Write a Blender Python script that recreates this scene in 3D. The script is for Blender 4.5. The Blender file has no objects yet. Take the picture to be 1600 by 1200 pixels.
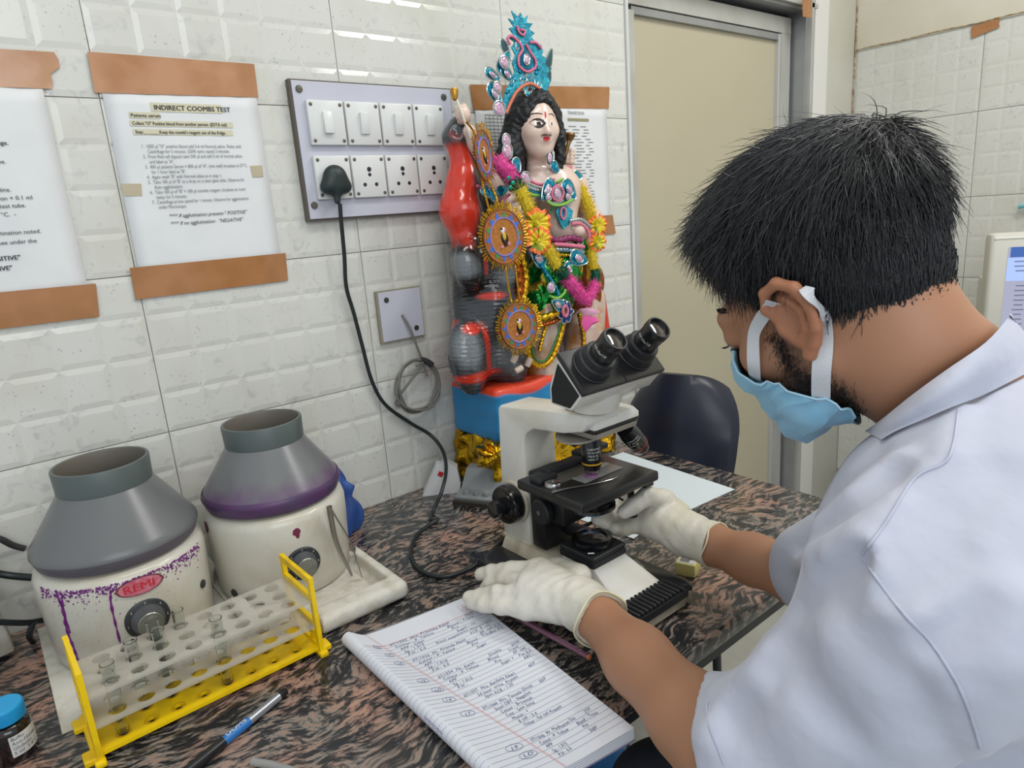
import bpy, bmesh, math, random
import numpy as np
from mathutils import Vector, Matrix, Euler
random.seed(7)
RNG = np.random.default_rng(7)
SC = bpy.context.scene
COL = SC.collection

# ---------------------------------------------------------------- camera, world, lights
FPX = 1055.44557
CAM = np.array([-0.5867541, -1.1611484, 1.38755274])
CR = np.array([0.77042727, -0.63324981, -0.07373261])
CU = np.array([0.21025955, 0.14320229, 0.96710084])
CF = np.array([0.60185774, 0.76058385, -0.24347377])
cd = bpy.data.cameras.new('camera'); cam = bpy.data.objects.new('camera', cd); COL.objects.link(cam)
cam.matrix_world = Matrix(((CR[0], CU[0], -CF[0], CAM[0]), (CR[1], CU[1], -CF[1], CAM[1]), (CR[2], CU[2], -CF[2], CAM[2]), (0, 0, 0, 1)))
cd.sensor_width = 36; cd.lens = FPX / 1600 * 36; cd.clip_start = .02
SC.camera = cam
SC.view_settings.view_transform = 'Standard'; SC.view_settings.look = 'None'
SC.view_settings.exposure = -0.15; SC.view_settings.gamma = 1; SC.view_settings.use_curve_mapping = False
SC.cycles.max_bounces = 8; SC.cycles.transparent_max_bounces = 16; SC.cycles.transmission_bounces = 8
SC.cycles.caustics_reflective = False; SC.cycles.caustics_refractive = False
SC.cycles.sample_clamp_indirect = 4
wd = bpy.data.worlds.new('world'); SC.world = wd; wd.use_nodes = True
wd.node_tree.nodes['Background'].inputs[0].default_value = (.86, .93, 1.0, 1)
wd.node_tree.nodes['Background'].inputs[1].default_value = 0.8
def area(name, loc, rot, sx, sy, power, color=(1, 1, 1)):
    l = bpy.data.lights.new(name, 'AREA'); l.shape = 'RECTANGLE'; l.size = sx; l.size_y = sy; l.energy = power; l.color = color
    o = bpy.data.objects.new(name, l); COL.objects.link(o); o.location = loc; o.rotation_euler = rot; return o
area('ceiling_light', (-.2, -1.0, 2.75), (0, 0, 0), 1.2, .25, 12.5, (1, .99, .96))
area('ceiling_light', (1.1, -1.3, 2.75), (0, 0, math.pi/2), 1.2, .25, 25, (1, .98, .95))
area('room_light', (-.9, -2.9, 2.3), (math.radians(62), 0, math.radians(-18)), 1.8, 1.2, 24, (.95, .98, 1))

# ---------------------------------------------------------------- authoring helpers
def ray(px, py): return CR * ((px - 800) / FPX) + CU * ((600 - py) / FPX) + CF
def W(px, py, t): return CAM + ray(px, py) * t
def H(px, py, ax, v):
    d = ray(px, py); return CAM + d * ((v - CAM[ax]) / d[ax])
def lin(c):
    if isinstance(c, str):
        c = [int(c[i:i+2], 16) / 255 for i in (0, 2, 4)]
        c = [x / 12.92 if x <= .04045 else ((x + .055) / 1.055) ** 2.4 for x in c]
    return (*c[:3], 1)
MATS = {}
def M(name, col='808080', rough=.5, metal=0, spec=.5, noise=None, bump=None, coat=0, trans=0, emit=None, alpha=1, ior=1.45, sheen=0, sss=0, fine=None, stretch=None):
    """noise=(scale, other colour, threshold 0..1, softness) mixes a second colour; bump=(scale, strength, distance)."""
    if name in MATS: return MATS[name]
    m = bpy.data.materials.new(name); m.use_nodes = True; nt = m.node_tree; n = nt.nodes; L = nt.links
    b = n['Principled BSDF']
    b.inputs['Base Color'].default_value = lin(col); b.inputs['Roughness'].default_value = rough
    b.inputs['Metallic'].default_value = metal; b.inputs['Specular IOR Level'].default_value = spec
    b.inputs['Coat Weight'].default_value = coat; b.inputs['Coat Roughness'].default_value = .08
    b.inputs['Transmission Weight'].default_value = trans; b.inputs['IOR'].default_value = ior
    b.inputs['Alpha'].default_value = alpha; b.inputs['Sheen Weight'].default_value = sheen
    if sss:
        b.inputs['Subsurface Weight'].default_value = sss; b.inputs['Subsurface Radius'].default_value = (.01, .005, .003); b.inputs['Subsurface Scale'].default_value = 1
    if emit: b.inputs['Emission Color'].default_value = lin(emit[0]); b.inputs['Emission Strength'].default_value = emit[1]
    tc = n.new('ShaderNodeTexCoord'); src = tc.outputs['Object']
    if stretch:
        mp = n.new('ShaderNodeMapping'); mp.inputs['Scale'].default_value = stretch; L.new(src, mp.inputs[0]); src = mp.outputs[0]
    cur = None
    for k, sp in enumerate([noise, fine]):
        if not sp: continue
        t = n.new('ShaderNodeTexNoise'); t.inputs['Scale'].default_value = sp[0]; t.inputs['Detail'].default_value = 6
        L.new(src, t.inputs['Vector'])
        r = n.new('ShaderNodeMapRange'); r.inputs[1].default_value = sp[2] - sp[3] / 2; r.inputs[2].default_value = sp[2] + sp[3] / 2
        L.new(t.outputs[0], r.inputs[0])
        x = n.new('ShaderNodeMix'); x.data_type = 'RGBA'; L.new(r.outputs[0], x.inputs[0])
        if cur: L.new(cur, x.inputs[6])
        else: x.inputs[6].default_value = lin(col)
        x.inputs[7].default_value = lin(sp[1]); cur = x.outputs[2]
    if cur: L.new(cur, b.inputs['Base Color'])
    if bump:
        t = n.new('ShaderNodeTexNoise'); t.inputs['Scale'].default_value = bump[0]; t.inputs['Detail'].default_value = 3
        L.new(src, t.inputs['Vector'])
        bp = n.new('ShaderNodeBump'); bp.inputs['Strength'].default_value = bump[1]; bp.inputs['Distance'].default_value = bump[2]
        L.new(t.outputs[0], bp.inputs['Height']); L.new(bp.outputs[0], b.inputs['Normal'])
    MATS[name] = m; return m

def link(name, me, mat=None, parent=None, smooth=None, **kw):
    o = bpy.data.objects.new(name, me); COL.objects.link(o)
    if mat is not None:
        for x in (mat if isinstance(mat, (list, tuple)) else [mat]): me.materials.append(x)
    if smooth is not None and len(me.polygons):
        me.polygons.foreach_set('use_smooth', [True] * len(me.polygons))
        if smooth < 180: me.set_sharp_from_angle(angle=math.radians(smooth))
    if parent is not None: o.parent = parent
    for k, v in kw.items(): o[k] = v
    return o
def thing(name, label, cat, loc=(0, 0, 0), rz=0, group=None, rot=None):
    o = bpy.data.objects.new(name, None); o.empty_display_size = .05; COL.objects.link(o)
    o.location = loc; o.rotation_euler = rot if rot else (0, 0, rz)
    o['label'] = label; o['category'] = cat
    if group: o['group'] = group
    return o
def tag(o, label, cat, group=None):
    o['label'] = label; o['category'] = cat
    if group: o['group'] = group
    return o
def mesh_np(name, V, F):
    me = bpy.data.meshes.new(name); V = np.asarray(V, float)
    if isinstance(F, np.ndarray):
        me.vertices.add(len(V)); me.vertices.foreach_set('co', V.ravel().astype(np.float32))
        k = F.shape[1]; me.loops.add(F.size); me.loops.foreach_set('vertex_index', F.ravel().astype(np.int32))
        me.polygons.add(len(F)); me.polygons.foreach_set('loop_start', np.arange(0, F.size, k, dtype=np.int32))
        me.update(calc_edges=True)
    else:
        me.from_pydata([tuple(v) for v in V], [], [tuple(f) for f in F]); me.update()
    return me
class MB:
    """collects shapes, then builds ONE mesh"""
    def __init__(s): s.v = []; s.f = []; s.mi = []
    def add(s, V, F, mi=0):
        o = len(s.v); s.v += [tuple(float(c) for c in v) for v in V]; s.f += [tuple(int(i) + o for i in f) for f in F]; s.mi += [mi] * len(F); return s
    def box(s, c, d, mi=0, R=None, taper=1.0, bev=0):
        c = np.array(c, float); d = np.array(d, float) / 2
        if bev <= 0:
            V = [np.array([x * d[0] * (taper if z > 0 else 1), y * d[1] * (taper if z > 0 else 1), z * d[2]]) for z in (-1, 1) for y in (-1, 1) for x in (-1, 1)]
            F = [(0, 2, 3, 1), (4, 5, 7, 6), (0, 1, 5, 4), (2, 6, 7, 3), (0, 4, 6, 2), (1, 3, 7, 5)]
        else:
            b = min(bev, d.min() * .99); rings = []
            def ring(hx, hy, z, rb):
                P = []
                for (sx, sy) in ((1, 1), (-1, 1), (-1, -1), (1, -1)):
                    a0 = {(1, 1): 0, (-1, 1): 90, (-1, -1): 180, (1, -1): 270}[(sx, sy)]
                    for k in range(4):
                        a = math.radians(a0 + 30 * k); P.append(np.array([sx * (hx - rb) + rb * math.cos(a), sy * (hy - rb) + rb * math.sin(a), z]))
                return P
            V = []
            for q in (0, 1, 2):
                a = math.radians(90 * (1 - q / 2)); V += ring(d[0] - b + b * math.cos(a), d[1] - b + b * math.cos(a), -d[2] + b - b * math.sin(a), max(b * math.cos(a), b * .25))
            for q in (2, 1, 0):
                a = math.radians(90 * (1 - q / 2)); V += ring((d[0] - b + b * math.cos(a)) * taper, (d[1] - b + b * math.cos(a)) * taper, d[2] - b + b * math.sin(a), max(b * math.cos(a), b * .25))
            F = [tuple(range(15, -1, -1))] + [(16 * k + i, 16 * k + (i + 1) % 16, 16 * (k + 1) + (i + 1) % 16, 16 * (k + 1) + i) for k in range(5) for i in range(16)] + [tuple(range(80, 96))]
        if R is not None: V = [R @ v for v in V]
        return s.add([v + c for v in V], F, mi)
    def lathe(s, prof, n=32, c=(0, 0, 0), axis='z', mi=0, closed=False, R=None):
        V = []; F = []; c = np.array(c, float)
        for (r, z) in prof:
            for k in range(n):
                a = 2 * math.pi * k / n; p = np.array([r * math.cos(a), r * math.sin(a), z])
                if axis == 'x': p = np.array([p[2], p[0], p[1]])
                if axis == 'y': p = np.array([p[1], p[2], p[0]])
                if R is not None: p = R @ p
                V.append(p + c)
        for j in range(len(prof) - 1):
            for k in range(n): F.append((j * n + k, j * n + (k + 1) % n, (j + 1) * n + (k + 1) % n, (j + 1) * n + k))
        if not closed:
            if prof[0][0] > 1e-6: F.append(tuple(range(n - 1, -1, -1)))
            if prof[-1][0] > 1e-6: F.append(tuple(range((len(prof) - 1) * n, len(prof) * n)))
        return s.add(V, F, mi)
    def tube(s, pts, r, n=8, mi=0, closed=False, caps=True, flat=1.0):
        P = [np.array(p, float) for p in pts]; m = len(P); rr = r if hasattr(r, '__len__') else [r] * m
        T = []
        for i in range(m):
            a = P[(i - 1) % m] if (i > 0 or closed) else P[i]; b = P[(i + 1) % m] if (i < m - 1 or closed) else P[i]
            t = b - a; T.append(t / (np.linalg.norm(t) + 1e-12))
        u = np.cross(T[0], [0, 0, 1]);
        if np.linalg.norm(u) < .1: u = np.cross(T[0], [0, 1, 0])
        u /= np.linalg.norm(u); V = []
        for i in range(m):
            u = u - T[i] * (u @ T[i]); u /= (np.linalg.norm(u) + 1e-12); w = np.cross(T[i], u)
            for k in range(n):
                a = 2 * math.pi * k / n; V.append(P[i] + rr[i] * (u * math.cos(a) + w * math.sin(a) * flat))
        F = [(i * n + k, i * n + (k + 1) % n, ((i + 1) % m) * n + (k + 1) % n, ((i + 1) % m) * n + k) for i in range(m if closed else m - 1) for k in range(n)]
        if caps and not closed: F += [tuple(range(n - 1, -1, -1)), tuple(range((m - 1) * n, m * n))]
        return s.add(V, F, mi)
    def prism(s, poly, th, T=None, mi=0):
        """poly: 2D outline (x,y) extruded along +z by th; T: callable mapping 3D local -> 3D"""
        n = len(poly); V = [np.array([x, y, 0.]) for x, y in poly] + [np.array([x, y, th]) for x, y in poly]
        if T: V = [T(v) for v in V]
        F = [tuple(range(n - 1, -1, -1)), tuple(range(n, 2 * n))] + [(i, (i + 1) % n, n + (i + 1) % n, n + i) for i in range(n)]
        return s.add(V, F, mi)
    def blob(s, c, r, n=10, m=7, mi=0, R=None):
        r = np.array(r if hasattr(r, '__len__') else (r, r, r), float); V = []; F = []
        for j in range(m + 1):
            th = math.pi * j / m
            for k in range(n):
                a = 2 * math.pi * k / n; p = np.array([math.sin(th) * math.cos(a), math.sin(th) * math.sin(a), -math.cos(th)]) * r
                V.append((R @ p if R is not None else p) + np.array(c, float))
        F = [(j * n + k, j * n + (k + 1) % n, (j + 1) * n + (k + 1) % n, (j + 1) * n + k) for j in range(m) for k in range(n)]
        return s.add(V, F, mi)
    def build(s, name, mat, parent=None, smooth=None, **kw):
        me = bpy.data.meshes.new(name); me.from_pydata(s.v, [], s.f); me.update()
        o = link(name, me, mat, parent, None, **kw)
        if any(s.mi): me.polygons.foreach_set('material_index', s.mi)
        bm = bmesh.new(); bm.from_mesh(me); bmesh.ops.remove_doubles(bm, verts=bm.verts, dist=1e-6)
        bmesh.ops.recalc_face_normals(bm, faces=bm.faces); bm.to_mesh(me); bm.free()
        if smooth is not None:
            me.polygons.foreach_set('use_smooth', [True] * len(me.polygons)); me.set_sharp_from_angle(angle=math.radians(smooth))
        return o
def spline(pts, n=8, closed=False):
    P = [np.array(p, float) for p in pts]; m = len(P); out = []
    for i in range(m if closed else m - 1):
        g = lambda k: P[k % m] if closed else P[min(max(k, 0), m - 1)]
        p0, p1, p2, p3 = g(i - 1), g(i), g(i + 1), g(i + 2)
        for k in range(n):
            t = k / n; out.append(.5 * ((2 * p1) + (-p0 + p2) * t + (2 * p0 - 5 * p1 + 4 * p2 - p3) * t * t + (-p0 + 3 * p1 - 3 * p2 + p3) * t ** 3))
    if not closed: out.append(P[-1])
    return out
def rotm(x=0, y=0, z=0): return np.array(Euler((x, y, z)).to_matrix())
def frame(o, X, Y):
    """local->world affine from origin and two in-plane axes (third = cross)"""
    X = np.array(X, float); X /= np.linalg.norm(X); Y = np.array(Y, float); Y -= X * (X @ Y); Y /= np.linalg.norm(Y); Z = np.cross(X, Y)
    R = np.array([X, Y, Z]).T; o = np.array(o, float)
    return lambda v: o + R @ np.array(v, float)
def text(name, body, size, T, mat, parent=None, shear=0, space=1.0, line=1.0, align='LEFT', thick=0, sx=1.0, off=0.0):
    c = bpy.data.curves.new(name, 'FONT'); c.body = body; c.size = size; c.shear = shear; c.space_line = line; c.space_character = space
    c.align_x = align; c.resolution_u = 2; c.extrude = thick
    o = bpy.data.objects.new(name, c); COL.objects.link(o); me = bpy.data.meshes.new_from_object(o)
    COL.objects.unlink(o); bpy.data.objects.remove(o)
    if off:      # bold: the same outline struck twice, a hair apart
        bm = bmesh.new(); bm.from_mesh(me); g = bmesh.ops.duplicate(bm, geom=bm.verts[:] + bm.edges[:] + bm.faces[:])
        for v in g['geom']:
            if isinstance(v, bmesh.types.BMVert): v.co.x += off * 2.2; v.co.y += off * .4; v.co.z += .00003
        bm.to_mesh(me); bm.free()
    V = [T((v.co.x * sx, v.co.y, v.co.z)) for v in me.vertices]
    for v, p in zip(me.vertices, V): v.co = p
    me.update(); me.materials.clear()
    return link(name, me, mat, parent)
def merge(parts, name, mat, parent=None):
    """join already linked mesh objects that share a look into one"""
    bm = bmesh.new()
    for o in parts: bm.from_mesh(o.data)
    me = bpy.data.meshes.new(name); bm.to_mesh(me); bm.free()
    for o in parts: bpy.data.objects.remove(o)
    return link(name, me, mat, parent)

# ---------------------------------------------------------------- signed-distance modelling
def smin(a, b, k):
    h = np.maximum(k - np.abs(a - b), 0) / k
    return np.minimum(a, b) - h * h * k * .25
def smax(a, b, k): return -smin(-a, -b, k)
def sd_cap(P, a, b, ra, rb=None):
    rb = ra if rb is None else rb; a = np.asarray(a, np.float32); b = np.asarray(b, np.float32); d = b - a
    h = np.clip(((P - a) @ d) / (d @ d + 1e-12), 0, 1)
    return np.linalg.norm(P - a - h[:, None] * d, axis=1) - (ra + (rb - ra) * h)
def sd_ell(P, c, r, R=None):
    q = P - np.asarray(c, np.float32)
    if R is not None: q = q @ np.asarray(R, np.float32)
    r = np.asarray(r, np.float32); k0 = np.linalg.norm(q / r, axis=1); k1 = np.linalg.norm(q / (r * r), axis=1)
    return k0 * (k0 - 1) / (k1 + 1e-9)
def sd_box(P, c, h, R=None, rd=0.):
    q = P - np.asarray(c, np.float32)
    if R is not None: q = q @ np.asarray(R, np.float32)
    q = np.abs(q) - (np.asarray(h, np.float32) - rd)
    return np.linalg.norm(np.maximum(q, 0), axis=1) + np.minimum(q.max(1), 0) - rd
def sdf_mesh(f, lo, hi, h, B=8, slack=1.7):
    """surface nets over the box lo..hi, evaluated only in blocks near the surface"""
    lo = np.array(lo, np.float32); n = np.ceil((np.array(hi) - lo) / h / B).astype(int) * B + 1
    nb = (n - 1) // B
    bi = np.stack(np.meshgrid(*[np.arange(k) for k in nb], indexing='ij'), -1).reshape(-1, 3)
    cen = lo + (bi + .5) * B * h; d = f(cen.astype(np.float32))
    act = np.abs(d) < B * h * .87 * slack + h
    G = np.ones(tuple(n), np.float32) * 9
    ins = bi[~act & (d < 0)]
    for x, y, z in ins: G[x*B:x*B+B+1, y*B:y*B+B+1, z*B:z*B+B+1] = -9
    loc = np.stack(np.meshgrid(*[np.arange(B + 1)] * 3, indexing='ij'), -1).reshape(-1, 3)
    A = bi[act]
    for s in range(0, len(A), 400):
        I = (A[s:s+400, None, :] * B + loc[None]).reshape(-1, 3)
        G[I[:, 0], I[:, 1], I[:, 2]] = f((lo + I * h).astype(np.float32))
    S = G < 0; c = [slice(0, -1), slice(1, None)]
    cnt = np.zeros(tuple(n - 1), np.uint8)
    for i in (0, 1):
        for j in (0, 1):
            for k in (0, 1): cnt += S[c[i], c[j], c[k]]
    mask = (cnt > 0) & (cnt < 8); idx = -np.ones(tuple(n - 1), np.int64); I = np.argwhere(mask); idx[mask] = np.arange(len(I))
    acc = np.zeros((len(I), 3)); w = np.zeros(len(I)); cor = [(i, j, k) for i in (0, 1) for j in (0, 1) for k in (0, 1)]
    val = {q: G[I[:, 0] + q[0], I[:, 1] + q[1], I[:, 2] + q[2]] for q in cor}
    for a in cor:
        for ax in range(3):
            if a[ax]: continue
            b = list(a); b[ax] = 1; b = tuple(b); va, vb = val[a], val[b]; m = (va < 0) != (vb < 0)
            t = np.where(m, va / np.where(va == vb, 1, va - vb), 0)
            p = np.array(a)[None] + np.zeros((len(I), 3)); p[:, ax] += t; acc[m] += p[m]; w[m] += 1
    V = lo + (I + acc / np.maximum(w, 1)[:, None]) * h; Q = []
    for ax in range(3):
        o1, o2 = [(1, 2), (2, 0), (0, 1)][ax]
        sl0 = [slice(None)] * 3; sl1 = [slice(None)] * 3; sl0[ax] = slice(0, -1); sl1[ax] = slice(1, None)
        E = np.argwhere(S[tuple(sl0)] != S[tuple(sl1)]); E = E[(E[:, o1] > 0) & (E[:, o2] > 0) & (E[:, o1] < n[o1] - 1) & (E[:, o2] < n[o2] - 1)]
        s0 = S[tuple(E.T)]; q = []
        for (da, db) in ((1, 1), (0, 1), (0, 0), (1, 0)):
            K = E.copy(); K[:, o1] -= da; K[:, o2] -= db; q.append(idx[K[:, 0], K[:, 1], K[:, 2]])
        q = np.stack(q, 1); q[~s0] = q[~s0][:, ::-1]; Q.append(q)
    return V, np.concatenate(Q)
def march(f, px, py, t0=.25, t1=2.5, n=600):
    """first point where the line of sight through a photo pixel meets the solid f"""
    d = ray(px, py); ts = np.linspace(t0, t1, n); v = f((CAM + ts[:, None] * d).astype(np.float32)); i = np.argmax(v < 0)
    if v[i] >= 0: i = int(np.argmin(v)); return CAM + ts[i] * d
    a, b = ts[i-1], ts[i]; va, vb = v[i-1], v[i]; return CAM + (a + (b - a) * va / (va - vb)) * d
CZ = 0.85   # top of the worktop
# ---------------------------------------------------------------- setting
CELL = .0625; TW = 6 * CELL; TH = 4 * CELL
def tile_material():
    m = bpy.data.materials.new('glazed_tile'); m.use_nodes = True; nt = m.node_tree; n = nt.nodes; L = nt.links; b = n['Principled BSDF']
    b.inputs['Roughness'].default_value = .13; b.inputs['Specular IOR Level'].default_value = .5
    tc = n.new('ShaderNodeTexCoord'); oi = n.new('ShaderNodeObjectInfo')
    # one random value for each cushion of the tile decides between speckled and marbled glaze
    sc = n.new('ShaderNodeVectorMath'); sc.operation = 'SCALE'; sc.inputs[3].default_value = 1 / CELL; L.new(tc.outputs['Object'], sc.inputs[0])
    fl = n.new('ShaderNodeVectorMath'); fl.operation = 'FLOOR'; L.new(sc.outputs[0], fl.inputs[0])
    ad = n.new('ShaderNodeVectorMath'); ad.operation = 'ADD'; L.new(fl.outputs[0], ad.inputs[0]); L.new(oi.outputs['Location'], ad.inputs[1])
    wn = n.new('ShaderNodeTexWhiteNoise'); L.new(ad.outputs[0], wn.inputs['Vector'])
    gt = n.new('ShaderNodeMath'); gt.operation = 'GREATER_THAN'; gt.inputs[1].default_value = .45; L.new(wn.outputs[0], gt.inputs[0])
    off = n.new('ShaderNodeVectorMath'); off.operation = 'ADD'; L.new(tc.outputs['Object'], off.inputs[0]); L.new(oi.outputs['Location'], off.inputs[1])
    vo = n.new('ShaderNodeTexVoronoi'); vo.inputs['Scale'].default_value = 150; L.new(off.outputs[0], vo.inputs['Vector'])
    r1 = n.new('ShaderNodeMapRange'); r1.inputs[1].default_value = .12; r1.inputs[2].default_value = .34; r1.inputs[3].default_value = 1; r1.inputs[4].default_value = 0; L.new(vo.outputs['Distance'], r1.inputs[0])
    n1 = n.new('ShaderNodeTexNoise'); n1.inputs['Scale'].default_value = 60; L.new(off.outputs[0], n1.inputs['Vector'])
    r2 = n.new('ShaderNodeMapRange'); r2.inputs[1].default_value = .48; r2.inputs[2].default_value = .62; L.new(n1.outputs[0], r2.inputs[0])
    sp = n.new('ShaderNodeMath'); sp.operation = 'MULTIPLY'; L.new(r1.outputs[0], sp.inputs[0]); L.new(r2.outputs[0], sp.inputs[1])
    n2 = n.new('ShaderNodeTexNoise'); n2.inputs['Scale'].default_value = 42; n2.inputs['Distortion'].default_value = 1.5; L.new(off.outputs[0], n2.inputs['Vector'])
    r3 = n.new('ShaderNodeMapRange'); r3.inputs[1].default_value = .56; r3.inputs[2].default_value = .75; r3.inputs[4].default_value = .55; L.new(n2.outputs[0], r3.inputs[0])
    mx = n.new('ShaderNodeMix'); mx.data_type = 'FLOAT'; L.new(gt.outputs[0], mx.inputs[0]); L.new(sp.outputs[0], mx.inputs[2]); L.new(r3.outputs[0], mx.inputs[3])
    col = n.new('ShaderNodeMix'); col.data_type = 'RGBA'; L.new(mx.outputs[0], col.inputs[0]); col.inputs[6].default_value = lin('CFCFC8'); col.inputs[7].default_value = lin('ADAEB0')
    n4 = n.new('ShaderNodeTexNoise'); n4.inputs['Scale'].default_value = 7; L.new(off.outputs[0], n4.inputs['Vector'])
    r4 = n.new('ShaderNodeMapRange'); r4.inputs[1].default_value = .5; r4.inputs[2].default_value = .8; r4.inputs[4].default_value = .5; L.new(n4.outputs[0], r4.inputs[0])
    c2 = n.new('ShaderNodeMix'); c2.data_type = 'RGBA'; L.new(r4.outputs[0], c2.inputs[0]); L.new(col.outputs[2], c2.inputs[6]); c2.inputs[7].default_value = lin('BDBAA8')
    L.new(c2.outputs[2], b.inputs['Base Color'])
    bp = n.new('ShaderNodeBump'); bp.inputs['Strength'].default_value = .25; bp.inputs['Distance'].default_value = .0006
    n3 = n.new('ShaderNodeTexNoise'); n3.inputs['Scale'].default_value = 55; n3.inputs['Detail'].default_value = 4; L.new(off.outputs[0], n3.inputs['Vector']); L.new(n3.outputs[0], bp.inputs['Height']); L.new(bp.outputs[0], b.inputs['Normal'])
    return m
TILE = tile_material()
def tile_mesh(dp=.0013):
    """cushion tile: 6 x 4 pillows with chamfered edges; x along the wall, z up, face towards -y"""
    g = .0007; bw = .0085; mb = MB()
    for i in range(6):
        for j in range(4):
            x0, x1, z0, z1 = i * CELL, (i + 1) * CELL, j * CELL, (j + 1) * CELL
            if i == 0: x0 += g
            if i == 5: x1 -= g
            if j == 0: z0 += g
            if j == 3: z1 -= g
            V = [(x0, 0, z0), (x1, 0, z0), (x1, 0, z1), (x0, 0, z1), (x0 + bw, -dp, z0 + bw), (x1 - bw, -dp, z0 + bw), (x1 - bw, -dp, z1 - bw), (x0 + bw, -dp, z1 - bw)]
            mb.add(V, [(4, 5, 6, 7), (0, 1, 5, 4), (1, 2, 6, 5), (2, 3, 7, 6), (3, 0, 4, 7)])
    # edge of the tile down to the grout
    a, b_, c, d = g, TW - g, g, TH - g
    mb.add([(a, 0, c), (b_, 0, c), (b_, 0, d), (a, 0, d), (a, .003, c), (b_, .003, c), (b_, .003, d), (a, .003, d)], [(0, 4, 5, 1), (1, 5, 6, 2), (2, 6, 7, 3), (3, 7, 4, 0)])
    me = bpy.data.meshes.new('tile'); me.from_pydata(mb.v, [], mb.f); me.update(); me.materials.append(TILE); return me
TM = tile_mesh(); TM2 = tile_mesh(.0006)
grout = M('grout', 'B5B2A6', .8, noise=(20, '8C8677', .55, .2))
plaster = M('plaster', 'D2CDBD', .7, noise=(4, 'C6BFAA', .55, .3), bump=(30, .2, .001))
cream = M('cream_paint', 'C9C8BF', .6, noise=(3, 'BDBAAC', .55, .3))
def struct(name, mb, mat, parent=None, smooth=None, **kw): return mb.build(name, mat, parent, smooth, **({'kind': 'structure'} if parent is None else {}), **kw)
Z0 = 1.34 - 8 * TH + .0
wl = struct('wall_left', MB().box((-.377, .0525, 1.4), (2.256, .099, 2.8)), grout)
for i in range(-4, 2):
    for j in range(-6, 6):
        z = 1.34 + j * TH
        if z + TH > 2.6 or (z < .3): continue
        t = link('tile', TM, None, wl); t.location = (i * TW, 0, z)
ed = M('tile_edging', 'C9CBC8', .3)
MB().box((.7545, -.001, 1.4), (.009, .0085, 2.8)).build('edge_strip', ed, wl)
WX = 1.9054; ZR = 1.34 - .0059
wr = struct('wall_right', MB().box((WX + .055, -1.3, .915), (.1, 2.6, 1.83)), grout)
wt = MB().box((WX + .0525, -1.3, 2.33), (.1155, 2.6, 1.0)).build('upper_plaster', plaster, wr)
for i in range(0, 6):
    for j in range(-4, 2):
        t = link('tile', TM2, None, wr); t.location = (WX, -.0059 - i * TW, ZR + j * TH); t.rotation_euler = (0, 0, -math.pi / 2)
# dirty joint between plaster and tiles
pts = [(WX - .005, -y, 1.833 + .0012 * math.sin(31 * y)) for y in np.linspace(.0, 2.4, 60)]
MB().tube(pts, .0022, 5).build('stained_joint', M('stain', '8A6F50', .8, noise=(60, 'B9AC92', .5, .2)), wr)
MB().tube([(WX - .008 + .0015 * math.sin(z * 40), -.008 + .001 * math.sin(z * 23), z) for z in np.linspace(.9, 2.4, 90)], .0030, 5).build('stained_corner', M('stain'), wr)
alu = M('aluminium', 'A3A5A6', .38, .55, noise=(5, '8E9092', .55, .3))
aluL = M('pale_aluminium', 'BDBDB8', .45, .35, noise=(5, 'A9A79E', .55, .3))
gap = M('dark_gap', '26272A', .7)
DY = .012
dr = struct('door_1', MB().box((1.10, DY + .035, .925), (.74, .03, 1.85)), M('door_laminate', 'B7AF97', .5, noise=(2.5, 'B0A88F', .5, .5)))
MB().box((.79, DY + .03, .90), (.03, .05, 1.88)).box((1.1515, DY + .03, 1.875), (.753, .05, .044)).box((1.502, DY + .031, .915), (.052, .05, 1.876)).build('door_stile', aluL, dr, smooth=30)
MB().box((1.14, DY + .015, 1.842), (.68, .012, .017)).build('glazing_bead', alu, dr, smooth=30)
MB().box((1.471, DY + .015, .92), (.013, .0125, 1.861)).build('glazing_bead', M('bright_aluminium', 'C9CACA', .3, .4), dr)
MB().box((1.15, DY + .04, 1.905), (.80, .03, .014)).box((1.533, DY + .04, .92), (.009, .03, 1.9)).build('shadow_gap', gap, dr)
tr1 = struct('trim_1', MB().box((1.565, DY + .01, 1.0), (.05, .09, 2.0)).box((1.16, DY + .01, 1.935), (.86, .09, .048)), alu, smooth=30)
MB().box((1.562, DY - .04, 1.0), (.014, .012, 2.0)).box((1.16, DY - .04, 1.925), (.86, .012, .012)).build('frame_lip', aluL, tr1, smooth=30)
struct('wall_back', MB().box((1.756, .06, 1.4), (.33, .13, 2.8), bev=.006).box((1.17, .06, 2.38), (.84, .1, .84)), cream, smooth=40)
struct('trim_2', MB().box((1.645, -.012, 1.4), (.085, .014, 2.8)), M('white_gloss', 'DAD9D4', .35))
struct('floor', MB().box((.4, -1.6, -.03), (4.6, 4.4, .06)), M('floor_tile', 'BDBCB4', .4, noise=(6, 'AFAEA6', .5, .3)))
struct('ceiling', MB().box((.4, -1.3, 2.83), (3.6, 3.2, .05)), M('ceiling_paint', 'DAD9D2', .8))
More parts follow.
